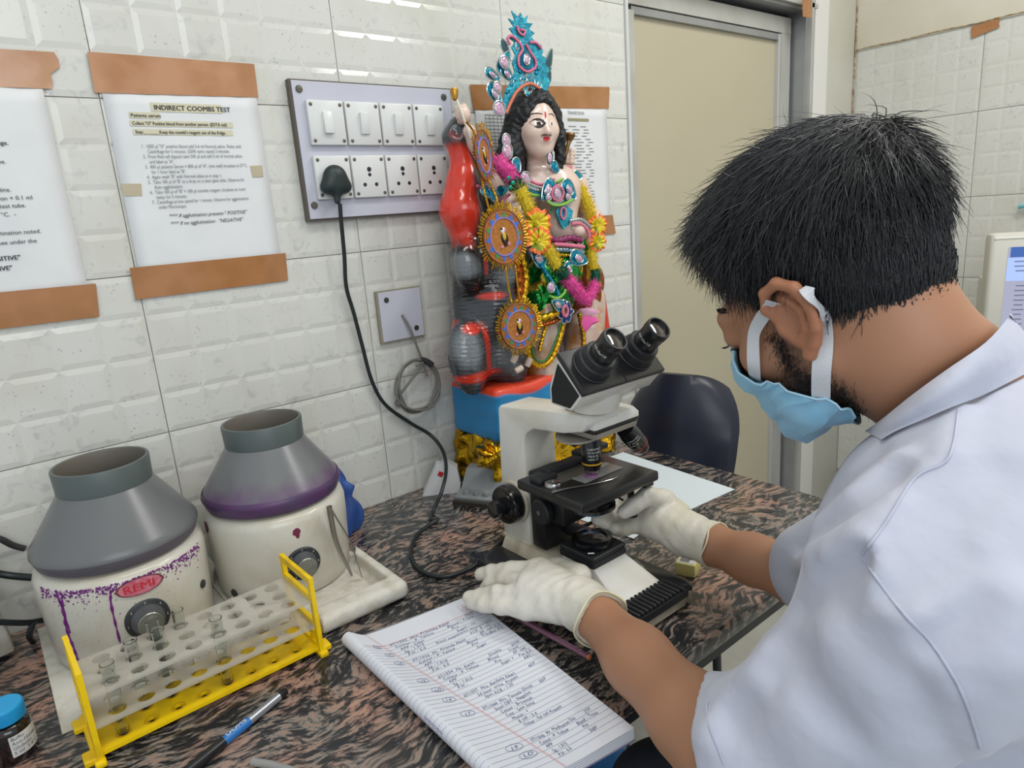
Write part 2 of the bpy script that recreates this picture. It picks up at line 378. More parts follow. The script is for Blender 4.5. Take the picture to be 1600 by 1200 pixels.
def tape(name, corners, mat, parent=None, th=.0004, off=.0006, nrm=(0, -1, 0), seed=0, torn=False, n=14):
    """adhesive tape patch between four wall corners, with slightly wandering ends and wrinkles"""
    rg = np.random.default_rng(seed); A, B, C, D = [np.array(c, float) for c in corners]; nr = np.array(nrm, float); V = []; F = []; m = 5
    for i in range(n + 1):
        for j in range(m + 1):
            u, v = i / n, j / m
            if torn and i == n: u += rg.uniform(-.03, .05) + .04 * math.sin(5 * v)
            p = (A * (1 - u) + B * u) * (1 - v) + (D * (1 - u) + C * u) * v
            V.append(p + nr * (off + th + rg.uniform(0, .0005)))
    F = [(i * (m + 1) + j, (i + 1) * (m + 1) + j, (i + 1) * (m + 1) + j + 1, i * (m + 1) + j + 1) for i in range(n) for j in range(m)]
    o = len(V); edge = [i * (m + 1) for i in range(n + 1)] + [n * (m + 1) + j for j in range(1, m + 1)] + [i * (m + 1) + m for i in range(n - 1, -1, -1)] + [j for j in range(m - 1, 0, -1)]
    V += [np.array(V[e]) - nr * (th + .0004) for e in edge]; k = len(edge)
    F += [(edge[i], edge[(i + 1) % k], o + (i + 1) % k, o + i) for i in range(k)]
    me = bpy.data.meshes.new(name); me.from_pydata([tuple(v) for v in V], [], F); me.update()
    return link(name, me, mat, parent, 40)
TAPE = M('brown_tape', 'B98A66', .22, noise=(16, 'A9774F', .52, .25), bump=(40, .35, .0012), coat=.4)
TAPE2 = M('overlapped_tape', 'A8754A', .25, noise=(16, '9A6839', .52, .25), bump=(40, .35, .0012), coat=.4)
o = tape('tape_scrap', [H(1518, 42, 0, WX - .004), H(1560, 28, 0, WX - .004), H(1563, 42, 0, WX - .004), H(1518, 60, 0, WX - .004)], TAPE2, nrm=(-1, 0, 0), seed=4, torn=True); tag(o, 'crumpled scrap of brown tape on tiles near the plaster edge, upper right', 'tape')
o = tape('tape_scrap', [H(1253, 0, 1, -.046), H(1268, 0, 1, -.046), H(1268, 28, 1, -.046), H(1254, 26, 1, -.046)], TAPE2, seed=5); tag(o, 'small brown tape patch stuck on the top corner of the metal door frame', 'tape')

# granite worktop
def granite():
    m = bpy.data.materials.new('granite'); m.use_nodes = True; nt = m.node_tree; n = nt.nodes; L = nt.links; b = n['Principled BSDF']
    b.inputs['Roughness'].default_value = .22; b.inputs['Specular IOR Level'].default_value = .5
    tc = n.new('ShaderNodeTexCoord')
    w = n.new('ShaderNodeTexNoise'); w.inputs['Scale'].default_value = 5; w.inputs['Detail'].default_value = 3; L.new(tc.outputs['Object'], w.inputs['Vector'])
    sb = n.new('ShaderNodeVectorMath'); sb.operation = 'MULTIPLY_ADD'; L.new(w.outputs['Color'], sb.inputs[0]); sb.inputs[1].default_value = (.16, .16, .0); L.new(tc.outputs['Object'], sb.inputs[2])
    mp = n.new('ShaderNodeMapping'); mp.inputs['Rotation'].default_value = (0, 0, math.radians(-22)); mp.inputs['Scale'].default_value = (55, 150, 90); L.new(sb.outputs[0], mp.inputs[0])
    a = n.new('ShaderNodeTexNoise'); a.inputs['Scale'].default_value = 1; a.inputs['Detail'].default_value = 5; a.inputs['Roughness'].default_value = .62; L.new(mp.outputs[0], a.inputs['Vector'])
    cr = n.new('ShaderNodeValToRGB'); L.new(a.outputs[0], cr.inputs[0]); e = cr.color_ramp.elements
    e[0].position = .40; e[0].color = lin('1C1D20'); e[1].position = .72; e[1].color = lin('7C6A5F')
    for pos, c in ((.475, '28292C'), (.52, '55524F'), (.57, '857D74'), (.64, '94786A')):
        q = e.new(pos); q.color = lin(c)
    bg = n.new('ShaderNodeTexNoise'); bg.inputs['Scale'].default_value = 9; bg.inputs['Detail'].default_value = 3; L.new(sb.outputs[0], bg.inputs['Vector'])
    r = n.new('ShaderNodeMapRange'); r.inputs[1].default_value = .50; r.inputs[2].default_value = .66; L.new(bg.outputs[0], r.inputs[0])
    cr2 = n.new('ShaderNodeValToRGB'); L.new(a.outputs[0], cr2.inputs[0]); e = cr2.color_ramp.elements
    e[0].position = .38; e[0].color = lin('1E1E20'); e[1].position = .68; e[1].color = lin('AE8C78')
    for pos, c in ((.46, '423C3A'), (.51, '8E6E60'), (.60, 'A88472')):
        q = e.new(pos); q.color = lin(c)
    mx = n.new('ShaderNodeMix'); mx.data_type = 'RGBA'; L.new(r.outputs[0], mx.inputs[0]); L.new(cr.outputs[0], mx.inputs[6]); L.new(cr2.outputs[0], mx.inputs[7])
    L.new(mx.outputs[2], b.inputs['Base Color']); return m
GR = granite()
wt = tag(MB().box((-.16, -.3585, CZ - .0125), (1.40, .715, .025), bev=.004).build('worktop', GR, smooth=40), 'long polished black and salmon streaked granite worktop along the tiled wall', 'worktop')
MB().box((-.16, -.695, CZ - .034), (1.38, .03, .018)).build('front_band', M('black_band', '1C1D20', .4), wt)
sup = thing('worktop_support', 'dark metal legs under the front edge of the granite worktop', 'support', (.2, -.6, 0))
blk = M('black_steel', '2A2B2E', .4)
for x, y in ((.27, -.06), (-.95, -.06), (.27, .44), (-.95, .44)): MB().box((x, y, .412), (.03, .03, .8)).build('leg', blk, sup)
# ---------------------------------------------------------------- notices on the wall
PAPER = M('paper', 'DCDEDE', .55, noise=(9, 'D2D4D6', .55, .3))
INK = M('print_ink', '2F3134', .7); INKG = M('grey_ink', '73767A', .7); HL = M('highlighter', 'CCC7AC', .6)
def sheet(name, x0, x1, z0, z1, y, parent, seed=0, amp=.0008, mat=PAPER):
    nx, nz = 10, 12; rg = np.random.default_rng(seed); V = []; F = []
    for b in (0, 1):
        for i in range(nx + 1):
            for j in range(nz + 1):
                x = x0 + (x1 - x0) * i / nx; z = z0 + (z1 - z0) * j / nz
                V.append((x, y - amp * .5 * (math.sin(3.1 * i + seed) * math.sin(2.2 * j)) + b * .0003, z))
    k = (nx + 1) * (nz + 1); q = lambda i, j, b: b * k + i * (nz + 1) + j
    for i in range(nx):
        for j in range(nz): F += [(q(i, j, 0), q(i + 1, j, 0), q(i + 1, j + 1, 0), q(i, j + 1, 0)), (q(i, j, 1), q(i, j + 1, 1), q(i + 1, j + 1, 1), q(i + 1, j, 1))]
    for i in range(nx): F += [(q(i, 0, 0), q(i, 0, 1), q(i + 1, 0, 1), q(i + 1, 0, 0)), (q(i, nz, 0), q(i + 1, nz, 0), q(i + 1, nz, 1), q(i, nz, 1))]
    for j in range(nz): F += [(q(0, j, 0), q(0, j + 1, 0), q(0, j + 1, 1), q(0, j, 1)), (q(nx, j, 0), q(nx, j, 1), q(nx, j + 1, 1), q(nx, j + 1, 0))]
    return link(name, mesh_np(name, V, F), mat, parent, 180)
WT = lambda x, z, y=-.0052: (lambda v: np.array([x + v[0], y - v[2], z + v[1]]))
def rect(mb, x0, x1, z0, z1, y, th=.0001): mb.box(((x0 + x1) / 2, y, (z0 + z1) / 2), (x1 - x0, th, z1 - z0))
n1 = thing('notice', 'printed sheet headed INDIRECT COOMBS TEST held by brown tape strips', 'notice')
sheet('sheet', -.371, -.151, 1.335, 1.604, -.0038, n1, 1)
text('heading', 'INDIRECT COOMBS TEST', .0098, WT(-.3075, 1.5762), INK, n1, off=.00022)
text('subheading', 'Patients serum', .0068, WT(-.3405, 1.5655), INK, n1, off=.00012)
text('subheading', 'Collect "O" Positive blood from another person. (EDTA vial)', .0068, WT(-.3405, 1.5545), INK, n1, off=.00012, sx=.80)
text('subheading', 'Step:________Keep the coomb\'s reagent out of the fridge.', .0068, WT(-.3385, 1.5425), INK, n1, off=.00012, sx=.80)
text('lettering', '1.  1000 \u00b5l "O" positive blood add 5-6 ml Normal saline. Shake well.\n     Centrifuge for 5 minutes. (2500 rpm) repeat 3 minutes.\n2.  From Red cell deposit take 500 \u00b5l and add 5 ml of normal saline\n     and label as "A".\n3.  400 \u00b5l patients Serum + 800 \u00b5l of "A". (mix well) Incubate at 37\u00b0C,\n     for 1 hour label as "B".\n4.  Again wash "B" with Normal saline as in step 1.\n5.  Take 100 \u00b5l of "B" as a drop on a clean glass slide. Observe for\n     Auto agglutination.\n6.  Take 100 \u00b5l of "B" + 100 \u00b5l coombs reagent. Incubate at room\n     temp. for 5 minutes.\n7.  Centrifuge at low speed for 1 minute. Observe for agglutination\n     under Microscope.', .0070, WT(-.3345, 1.5225), INKG, n1, line=1.045, sx=.76)
text('lettering', '**** If agglutination present-" POSITIVE"\n**** If no agglutination-  "NEGATIVE"', .0078, WT(-.3150, 1.4205), INK, n1, line=1.45, shear=.25, sx=.92)
mb = MB(); rect(mb, -.311, -.2090, 1.5738, 1.5862, -.0046); rect(mb, -.342, -.301, 1.5636, 1.5722, -.0046); rect(mb, -.343, -.196, 1.5527, 1.5608, -.0046); rect(mb, -.341, -.198, 1.5408, 1.5488, -.0046)
mb.build('highlight', HL, n1)
pale = M('paper_tape', 'B5AA90', .5)
tape('tape_strip', [(-.379, -.0035, 1.650), (-.1465, -.0035, 1.650), (-.148, -.0035, 1.600), (-.3805, -.0035, 1.5965)], TAPE, n1, seed=1)
tape('tape_strip', [(-.3825, -.0035, 1.3515), (-.1425, -.0035, 1.3515), (-.1453, -.0035, 1.305), (-.3835, -.0035, 1.304)], TAPE2, n1, seed=2)
tape('tape_patch', [(-.371, -.0035, 1.4725), (-.344, -.0035, 1.4717), (-.346, -.0035, 1.4544), (-.3702, -.0035, 1.4553)], pale, n1, seed=3, n=4)
tape('tape_patch', [(-.179, -.0035, 1.4945), (-.159, -.0035, 1.4954), (-.160, -.0035, 1.4773), (-.1777, -.0035, 1.4767)], pale, n1, seed=4, n=4)
n2 = thing('notice', 'printed white sheet with brown tape strips at the left edge of the wall', 'notice')
sheet('sheet', -.655, -.4415, 1.318, 1.604, -.0038, n2, 2)
text('lettering', 'Take the reagent out of the fridge.', .0078, WT(-.4945, 1.5262), INK, n2, align='RIGHT', off=.00012)
text('lettering', 'Mix well by shaking the tube.', .0078, WT(-.502, 1.5025), INK, n2, align='RIGHT')
text('lettering', 'Wash three times with normal saline.', .0078, WT(-.504, 1.4665), INK, n2, align='RIGHT')
text('lettering', 'Take 0.1 ml of 5% red cell suspension + 0.1 ml', .0078, WT(-.482, 1.4555), INK, n2, align='RIGHT')
text('lettering', 'of serum in a new test tube.', .0078, WT(-.4915, 1.4455), INK, n2, align='RIGHT')
text('lettering', 'Incubate for 1 hour at 37 \u00b0C.  -', .0078, WT(-.505, 1.4345), INK, n2, align='RIGHT')
text('lettering', 'Centrifuge. Result of agglutination noted.', .0078, WT(-.4815, 1.4105), INK, n2, align='RIGHT')
text('lettering', 'Take one drop on a slide and see under the', .0078, WT(-.489, 1.3980), INK, n2, align='RIGHT')
text('heading', 'If agglutination present "POSITIVE"', .0086, WT(-.512, 1.3770), INK, n2, align='RIGHT', off=.00018)
text('heading', 'If no agglutination "NEGATIVE"', .0086, WT(-.524, 1.3640), INK, n2, align='RIGHT', off=.00018)
tape('tape_strip', [(-.66, -.0035, 1.643), (-.4285, -.0035, 1.646), (-.4210, -.0035, 1.599), (-.66, -.0035, 1.597)], TAPE, n2, seed=7, torn=True)
tape('tape_strip', [(-.66, -.0035, 1.338), (-.4305, -.0035, 1.334), (-.435, -.0035, 1.286), (-.66, -.0035, 1.288)], TAPE2, n2, seed=8)
n3 = thing('notice', 'blurred printed list behind the painted figure taped with brown tape', 'notice')
sheet('sheet', .455, .674, 1.335, 1.612, -.0038, n3, 3)
text('heading', 'TRANSFUSION', .010, WT(.545, 1.594, -.0048), INKG, n3, sx=.8)
mb = MB(); rect(mb, .545, .612, 1.580, 1.586, -.0046); mb.build('highlight', M('olive_mark', '8F8B68', .7), n3)
mb = MB(); rg = np.random.default_rng(3); z = 1.568
while z > 1.35:
    x = .50
    for wd in (rg.uniform(.03, .055), rg.uniform(.02, .035), rg.uniform(.012, .02)):
        rect(mb, x, x + wd, z, z + .0013, -.0048); x += wd + .014
    z -= .0068
mb.build('lettering', INKG, n3)
tape('tape_strip', [(.452, -.0035, 1.6485), (.6856, -.0035, 1.6575), (.6807, -.0035, 1.610), (.452, -.0035, 1.604)], TAPE2, n3, seed=9)
tape('tape_strip', [(.452, -.0035, 1.372), (.6806, -.0035, 1.367), (.6896, -.0035, 1.322), (.452, -.0035, 1.326)], TAPE2, n3, seed=10)
n4 = thing('notice', 'sheet with a printed grid half hidden left of the crowned figure head', 'notice')
sheet('sheet', .288, .45, 1.40, 1.604, -.0038, n4, 4)
mb = MB()
for k in range(26): rect(mb, .312, .44, 1.586 - k * .0068, 1.5868 - k * .0068, -.0046)
for k in range(12): rect(mb, .312 + k * .0105, .3128 + k * .0105, 1.42, 1.5868, -.0046)
mb.build('grid_lines', INKG, n4)
tape('tape_strip', [(.280, -.0035, 1.642), (.450, -.0035, 1.6485), (.450, -.0035, 1.600), (.2843, -.0035, 1.5945)], TAPE2, n4, seed=11)

# ---------------------------------------------------------------- switchboard
lilac = M('board_laminate', 'BFC0CC', .38, noise=(7, 'B9BAC5', .55, .3)); brown = M('board_edge', '5C554C', .6)
plate_m = M('white_plastic', 'D3D5D3', .32); screw = M('screw_steel', '6E6A60', .4, .8); dark = M('socket_hole', '22252A', .6)
sw = thing('switchboard', 'lilac switchboard with four switches over four sockets on tiled wall', 'switchboard', (.0625, 0, 1.515))
def L3(dx, dy, dz): return (dx - .0625, dy, dz - 1.515)
MB().box(L3(.0625, -.0088, 1.5152), (.3215, .0132, .2285)).build('backing_board', brown, sw)
MB().box(L3(.0630, -.0168, 1.5155), (.3160, .0030, .2230), bev=.0008).build('face_sheet', lilac, sw)
for x, z in ((-.0832, 1.6135), (.2045, 1.6128), (-.0849, 1.4268), (.2045, 1.4268)):
    s = MB().lathe([(.0062, .0), (.0062, .001), (.0052, .0028), (0, .0034)], 16, (0, 0, 0), R=rotm(math.pi / 2)).box((0, -.0034, 0), (.008, .0006, .0012)).build('screw', screw, sw, 40); s.location = L3(x, -.0181, z)
def plate(x, z, kind, label=None):
    mb = MB().box((0, -.0045, 0), (.0655, .009, .0722), bev=.0022)
    o = mb.build('switch_plate' if kind == 'sw' else 'socket_plate', plate_m, sw, 40); o.location = L3(x, -.0183, z)
    for sx in (-1, 1):
        for sz in (-1, 1):
            MB().lathe([(.0032, 0), (.0032, .0006), (.0026, .0009), (0, .0007)], 10, (sx * .0265, -.0089, sz * .0290), R=rotm(math.pi / 2)).build('screw', screw, o, 40)
    if kind == 'sw':
        R = rotm(math.radians(7 if x > -.04 else -4))
        mb = MB().box((0, -.011, 0), (.0165, .008, .0355), bev=.0012, R=R); mb.build('rocker', M('rocker_white', 'D8DAD8', .28), o, 40)
    else:
        for (hx, hz, r) in ((0, .012, .0042), (0, .003, .0032), (-.0115, -.014, .0034), (.0115, -.014, .0034)):
            MB().lathe([(r, 0), (r, .0004), (r * .7, .0006), (0, .0006)], 14, (hx, -.0090, hz), R=rotm(math.pi / 2)).build('hole', dark, o, 40)
for k in range(4):
    plate(-.0445 + .0687 * k, 1.5605, 'sw'); plate(-.0455 + .0687 * k, 1.4715, 'so')
# plug and its lead
cordm = M('black_cord', '1E2426', .35); plugm = M('plug_rubber', '23302F', .45)
pc = thing('power_cord', 'black power cord plugged into the lower left socket and trailing to the microscope', 'cord', (-.05, -.04, 1.465))
o3 = np.array([-.05, -.04, 1.465])
def plugf(P):
    d = sd_ell(P, (0, 0, .006), (.021, .015, .020)); d = smin(d, sd_ell(P, (-.011, .002, -.010), (.017, .013, .013)), .012); d = smin(d, sd_ell(P, (.012, .002, -.010), (.017, .013, .013)), .012)
    d = smin(d, sd_cap(P, (-.001, -.002, -.012), (-.003, -.003, -.034), .008, .0052), .008)
    return smax(d, P[:, 1] - .012, .003)
V, Q = sdf_mesh(plugf, (-.034, -.022, -.046), (.034, .02, .032), .0015); link('plug', mesh_np('plug', V, Q), plugm, pc, 180)
pts = [H(531, 318, 1, -.044), H(533, 345, 1, -.040), H(538, 400, 1, -.028), H(541, 448, 1, -.018), H(553, 490, 1, -.014), H(566, 540, 1, -.012), H(581, 595, 1, -.012), H(602, 632, 1, -.012), H(640, 660, 1, -.014), H(673, 680, 1, -.025), H(692, 705, 1, -.06), H(697, 735, 1, -.095), H(690, 768, 1, -.125), H(677, 798, 2, CZ + .0055), H(673, 812, 2, CZ + .004), H(683, 812, 2, CZ + .006), H(668, 822, 2, CZ + .004), H(650, 838, 2, CZ + .004), H(642, 865, 2, CZ + .004), H(655, 890, 2, CZ + .004), H(690, 901, 2, CZ + .004), H(735, 888, 2, CZ + .006), H(768, 862, 2, CZ + .02), H(792, 838, 2, CZ + .03)]
MB().tube([p - o3 for p in spline(pts, 7)], .0036, 10).build('lead', cordm, pc, 60)
# small blank plate with coiled grey cable
bp = thing('wall_plate', 'small square lilac blank plate on the tiles, grey cable through its middle', 'wall plate', (.0643, 0, 1.2142))
MB().box((0, -.0055, 0), (.0975, .0066, .1005)).build('backing_board', M('board_edge_pale', '8F8878', .6), bp)
MB().box((.001, -.0098, .0005), (.0920, .0020, .0945), bev=.0006).build('face_sheet', lilac, bp)
for x, z in ((-.029, .0325), (.0300, -.030)): MB().lathe([(.0052, 0), (.0052, .001), (.0045, .002), (0, .0026)], 14, (x, -.0108, z), R=rotm(math.pi / 2)).build('screw', M('plain_screw', '4A463E', .45, .6), bp, 40)
gc = M('grey_cable', '77756E', .5)
c0 = np.array([.0762, -.019, 1.0700]); pts = [H(628, 492, 1, -.0115), H(640, 512, 1, -.018), H(652, 543, 1, -.018), H(661, 566, 1, -.018), H(668, 588, 1, -.02)]
for k in range(0, 66):
    a = math.radians(62 - 20 * k); rr = 1 + .07 * math.sin(k * .9) + .05 * math.sin(k * .37)
    pts.append(c0 + np.array([.047 * rr * math.cos(a), -.004 * math.sin(k * .55) + .004 * math.sin(k * .21), .052 * rr * math.sin(a)]))
pts += [H(660, 570, 1, -.024), H(650, 572, 1, -.026)]
o = MB().tube(spline(pts, 4), .0024, 7).build('coiled_cable', gc, None, 60); tag(o, 'thin grey cable wound in a loop hanging from the small blank plate', 'cable')
o = MB().tube([c0 + np.array([.047 * math.cos(a) + .004, -.001, .052 * math.sin(a)]) + q for a, q in zip(np.linspace(.75, 1.35, 9), [np.zeros(3)] * 9)], [.0065] * 9, 9).build('tape_wrap', M('black_tape', '3A3A3C', .5), o, 60)
# ---------------------------------------------------------------- centrifuges
enamel = M('white_enamel', 'C9C6BA', .3, noise=(14, 'B7AF9B', .62, .25), coat=.3, fine=(260, '6F6660', .74, .03))
bowl_m = M('grey_hood', '696B6C', .28, noise=(5, '66686A', .5, .4), bump=(1, 0, 0) if False else None)
band_m = M('hood_band', '56525B', .35); collar_m = M('hood_collar', '525B5A', .4); inner_m = M('hood_inside', '6B665E', .5)
dye = M('violet_dye', '6C1F74', .35); knob_m = M('knob_grey', '55585A', .35, .3); capm = M('knob_cap', '8C8E86', .3, .5, noise=(60, '7B7C74', .5, .3)); dialm = M('dial', '2E3133', .4)
FOOT = .003
def centrifuge(label, loc, badge, group):
    t = thing('centrifuge', label, 'centrifuge', loc, 0, group)
    MB().lathe([(.094, 0), (.0985, .004), (.101, .02), (.1045, .09), (.105, .118), (.102, .128), (.095, .133), (0, .133)], 72).build('body', enamel, t, 50)
    hood = MB().lathe([(.088, .134), (.0975, .1385), (.1025, .152), (.1015, .157), (.0975, .163), (.0570, .2235), (.0575, .2240), (.0585, .2545), (.0575, .2560), (.0545, .2560), (.0535, .2535), (.0535, .226), (.080, .17), (.080, .16), (0, .16)], 96, mi=0)
    o = hood.build('hood', [bowl_m, band_m, collar_m, inner_m], t, 40)
    for p in o.data.polygons:
        c = p.center; r = math.hypot(c.x, c.y)
        p.material_index = 3 if (c.z > .158 and (r < .0542 or (c.z < .2245 and p.normal.x * c.x + p.normal.y * c.y < -.0005))) else 1 if c.z < .1545 else 2 if c.z > .2236 else 0
    MB().lathe([(0, .1605), (.050, .1605), (.05, .168), (.03, .180), (.012, .182), (.012, .205), (.008, .209), (0, .209)], 32).build('rotor', M('rotor_metal', '8A8C88', .35, .6), t, 40)
    return t
def on_cyl(t, px, py, r=.105):
    """angle and height where the sight line meets a drum of radius r"""
    c = np.array(t.location); f = lambda P: np.maximum(np.hypot(P[:, 0] - c[0], P[:, 1] - c[1]) - r, P[:, 2] - c[2] - .133)
    p = march(f, px, py, .4, 1.4, 800) - c; return math.atan2(p[1], p[0]), p[2]
def cp(a, z, r): return np.array([r * math.cos(a), r * math.sin(a), z])
def body_r(z): return float(np.interp(z, [.004, .02, .09, .118], [.0985, .101, .1045, .105]))
def knob(t, px, py, s=1.0):
    a, z = on_cyl(t, px, py, .104); R = rotm(0, math.pi / 2, 0); R = rotm(0, 0, a) @ R
    c = cp(a, z, .1005); k = MB().lathe([(.0265 * s, 0), (.0265 * s, .005), (.025 * s, .0062), (0, .0062)], 40, c, R=R).build('dial', dialm, t, 40)
    kb = MB(); n = 40
    kb.lathe([(.0205 * s, .0058), (.0200 * s, .010), (.0180 * s, .012), (.0172 * s, .020), (.0165 * s, .0215), (0, .0215)], 48, c, R=R); kb.build('knob', knob_m, t, 40)
    MB().lathe([(.0155 * s, .0217), (.0145 * s, .0228), (0, .0228)], 36, c, R=R).build('knob_cap', capm, t, 40)
    T = lambda v: c + R @ np.array([-v[1], v[0], .0065 + v[2]])
    for i, ch in enumerate('0123456'):
        b = math.radians(230 - i * 47); ox, oy = .0232 * s * math.cos(b), .0232 * s * math.sin(b)
        text('numeral', ch, .0042, (lambda v, ox=ox, oy=oy: T((v[0] + ox - .0012, v[1] + oy - .0015, v[2]))), M('white_print', 'D8D8D0', .6), t)
c1 = centrifuge('grey-hooded centrifuge streaked with violet dye, oval red badge on its drum', (-.489, -.140, CZ + FOOT), True, 'bench centrifuges')
c2 = centrifuge('grey-hooded centrifuge with stained violet hood rim standing in a foam tray', (-.2735, -.146, CZ + FOOT + .004), False, 'bench centrifuges')
knob(c1, 231, 966); knob(c2, 474, 880, .95)
for t, q in ((c1, [(318, 912), (187, 1025)]), (c2, [(363, 928)])):
    for (px, py) in q:
        a, z = on_cyl(t, px, py); r = body_r(z) - .001; MB().lathe([(.006, 0), (.0058, .003), (.003, .0045), (0, .0047)], 14, cp(a, z, r), R=rotm(0, 0, a) @ rotm(0, math.pi / 2, 0)).build('rubber_stop', dialm, t, 40)
# badge
a, z = on_cyl(c1, 219, 915); V = []; F = []; n = 28; rr0 = .1052
def cylmap(a0, z0, r0): return lambda v: cp(a0 + v[0] / r0, z0 + v[1], r0 + v[2])
T = cylmap(a, z, body_r(z) + .0004)
mb = MB()
for s_, h_, mi in ((1.0, .0012, 0), (.90, .0016, 1)):
    ring = [(.0285 * s_ * math.cos(k * math.tau / n), .0115 * s_ * math.sin(k * math.tau / n)) for k in range(n)]
    for k in range(0, n // 2):
        pass
    rows = 9
    Vv = [T((-.0285 * s_ + .057 * s_ * i / 16, sg * .0115 * s_ * math.sqrt(max(0, 1 - (2 * i / 16 - 1) ** 2)), h_)) for i in range(17) for sg in (-1, 1)]
    mb.add(Vv, [(2 * i, 2 * i + 2, 2 * i + 3, 2 * i + 1) for i in range(16)], mi)
    Vb = [T((-.0285 * s_ + .057 * s_ * i / 16, sg * .0115 * s_ * math.sqrt(max(0, 1 - (2 * i / 16 - 1) ** 2)), 0)) for i in range(17) for sg in (-1, 1)]
    o_ = len(Vv); mb.add(Vv + Vb, [(2 * i + d, 2 * i + 2 + d, o_ + 2 * i + 2 + d, o_ + 2 * i + d) for i in range(16) for d in (0, 1)], mi)
mb.build('badge', [M('badge_rim', '6E3A44', .4), M('badge_pink', 'C97F8C', .35, noise=(120, 'B9566A', .5, .3))], c1)
T2 = cylmap(a, z, body_r(z) + .0022)
text('lettering', 'REMI', .0145, lambda v: T2((v[0] * 1.22 - .0205, v[1] - .0050, 0)), M('badge_red', 'C02A35', .4), c1, off=.0002)
# dye: drips and spatter that ran down the drum
def drip(t, pix, w=.0016):
    P = []
    for (px, py) in pix:
        a, z = on_cyl(t, px, py); P.append((a, min(z, .118)))
    pts = spline([cp(a, z, body_r(z) + .0001) for a, z in P], 8); rg = np.random.default_rng(int(pix[0][0]))
    rs = [w * (1 + .35 * math.sin(i * 1.3) + rg.uniform(-.2, .2)) for i in range(len(pts))]
    return MB().tube(pts, rs, 6).build('dye_drip', dye, t, 60)
drip(c1, [(84, 912), (90, 930), (99, 958), (103, 985), (112, 1012), (118, 1034)]); drip(c1, [(98, 912), (97, 935), (101, 960), (108, 990)], .0012)
drip(c1, [(170, 908), (173, 940), (180, 975), (188, 1008), (192, 1016)], .0014)
rg = np.random.default_rng(5); mb = MB()
a0, _ = on_cyl(c1, 60, 915); a1, _ = on_cyl(c1, 312, 860)
for k in range(620):
    u = rg.uniform(0, 1) ** .9; a = a0 + (a1 - a0) * u; zz = .124 - rg.exponential(.006) - .0
    if zz < .02: continue
    r = (body_r(zz) if zz < .118 else float(np.interp(zz, [.118, .128, .133], [.105, .102, .097]))) + .0001; s_ = rg.uniform(.0003, .0011) * (1.4 if zz > .115 else 1)
    mb.blob(cp(a, zz, r), (s_ * 1.2, s_ * 1.2, s_), 5, 3)
for k in range(160):
    a = a0 + (a1 - a0) * rg.uniform(0, .8); zz = rg.uniform(.02, .11); s_ = rg.uniform(.0002, .0005); mb.blob(cp(a, zz, body_r(zz)), s_, 4, 3)
o = mb.build('dye_spatter', dye, c1, 60); o['kind'] = 'stuff'
# violet stains on the second machine
mb = MB(); rg = np.random.default_rng(9); b0, _ = on_cyl(c2, 325, 800); b1, _ = on_cyl(c2, 525, 790)
a, z = on_cyl(c2, 463, 832)
def stain(mb, a, z, w, h, n=12):
    T = cylmap(a, z, body_r(z)); pts = [(w * math.cos(k * math.tau / n) * rg.uniform(.75, 1.1), h * math.sin(k * math.tau / n) * rg.uniform(.7, 1.1) - abs(math.cos(k * math.tau / n)) * -.2 * h) for k in range(n)]
    mb.add([T((0, 0, .0004))] + [T((x, y, .00015)) for x, y in pts], [(0, k + 1, (k + 1) % n + 1) for k in range(n)])
stain(mb, a, z, .0062, .0060); stain(mb, a + .01, z - .006, .0035, .005)
a2, _ = on_cyl(c2, 324, 835); stain(mb, a2 + .02, .115, .012, .012)
for k in range(30):
    a, z = b0 + (b1 - b0) * rg.uniform(0, 1), rg.uniform(.06, .115); stain(mb, a, z, rg.uniform(.0004, .0014), rg.uniform(.0004, .0016), 6)
mb.build('dye_stain', M('wine_dye', '6E2440', .4), c2, kind='stuff')
hm2 = bowl_m.copy(); hm2.name = 'stained_hood'; nt = hm2.node_tree; nn = nt.nodes; tcx = nn.new('ShaderNodeTexCoord'); sx_ = nn.new('ShaderNodeSeparateXYZ'); nt.links.new(tcx.outputs['Object'], sx_.inputs[0]); nz = nn.new('ShaderNodeTexNoise'); nz.inputs['Scale'].default_value = 35; nt.links.new(tcx.outputs['Object'], nz.inputs['Vector']); ma = nn.new('ShaderNodeMath'); ma.operation = 'MULTIPLY_ADD'; ma.inputs[1].default_value = .05; nt.links.new(nz.outputs[0], ma.inputs[0]); nt.links.new(sx_.outputs[2], ma.inputs[2]); mr = nn.new('ShaderNodeMapRange'); mr.inputs[1].default_value = .178; mr.inputs[2].default_value = .212; mr.inputs[3].default_value = .75; mr.inputs[4].default_value = 0; nt.links.new(ma.outputs[0], mr.inputs[0]); mxx = nn.new('ShaderNodeMix'); mxx.data_type = 'RGBA'; mxx.inputs[6].default_value = lin('6C6E6F'); mxx.inputs[7].default_value = lin('5E3A66'); nt.links.new(mr.outputs[0], mxx.inputs[0]); nt.links.new(mxx.outputs[2], nn['Principled BSDF'].inputs['Base Color'])
for ch_ in c2.children:
    if ch_.name.startswith('hood'): ch_.data.materials[0] = hm2
hb = M('violet_hood_band', '563760', .35, noise=(30, '4A3B58', .5, .3))
MB().lathe([(.0982, .1385), (.1032, .152), (.1022, .1572), (.1000, .1606)], 96, closed=True).build('stained_band', hb, c2, 60)
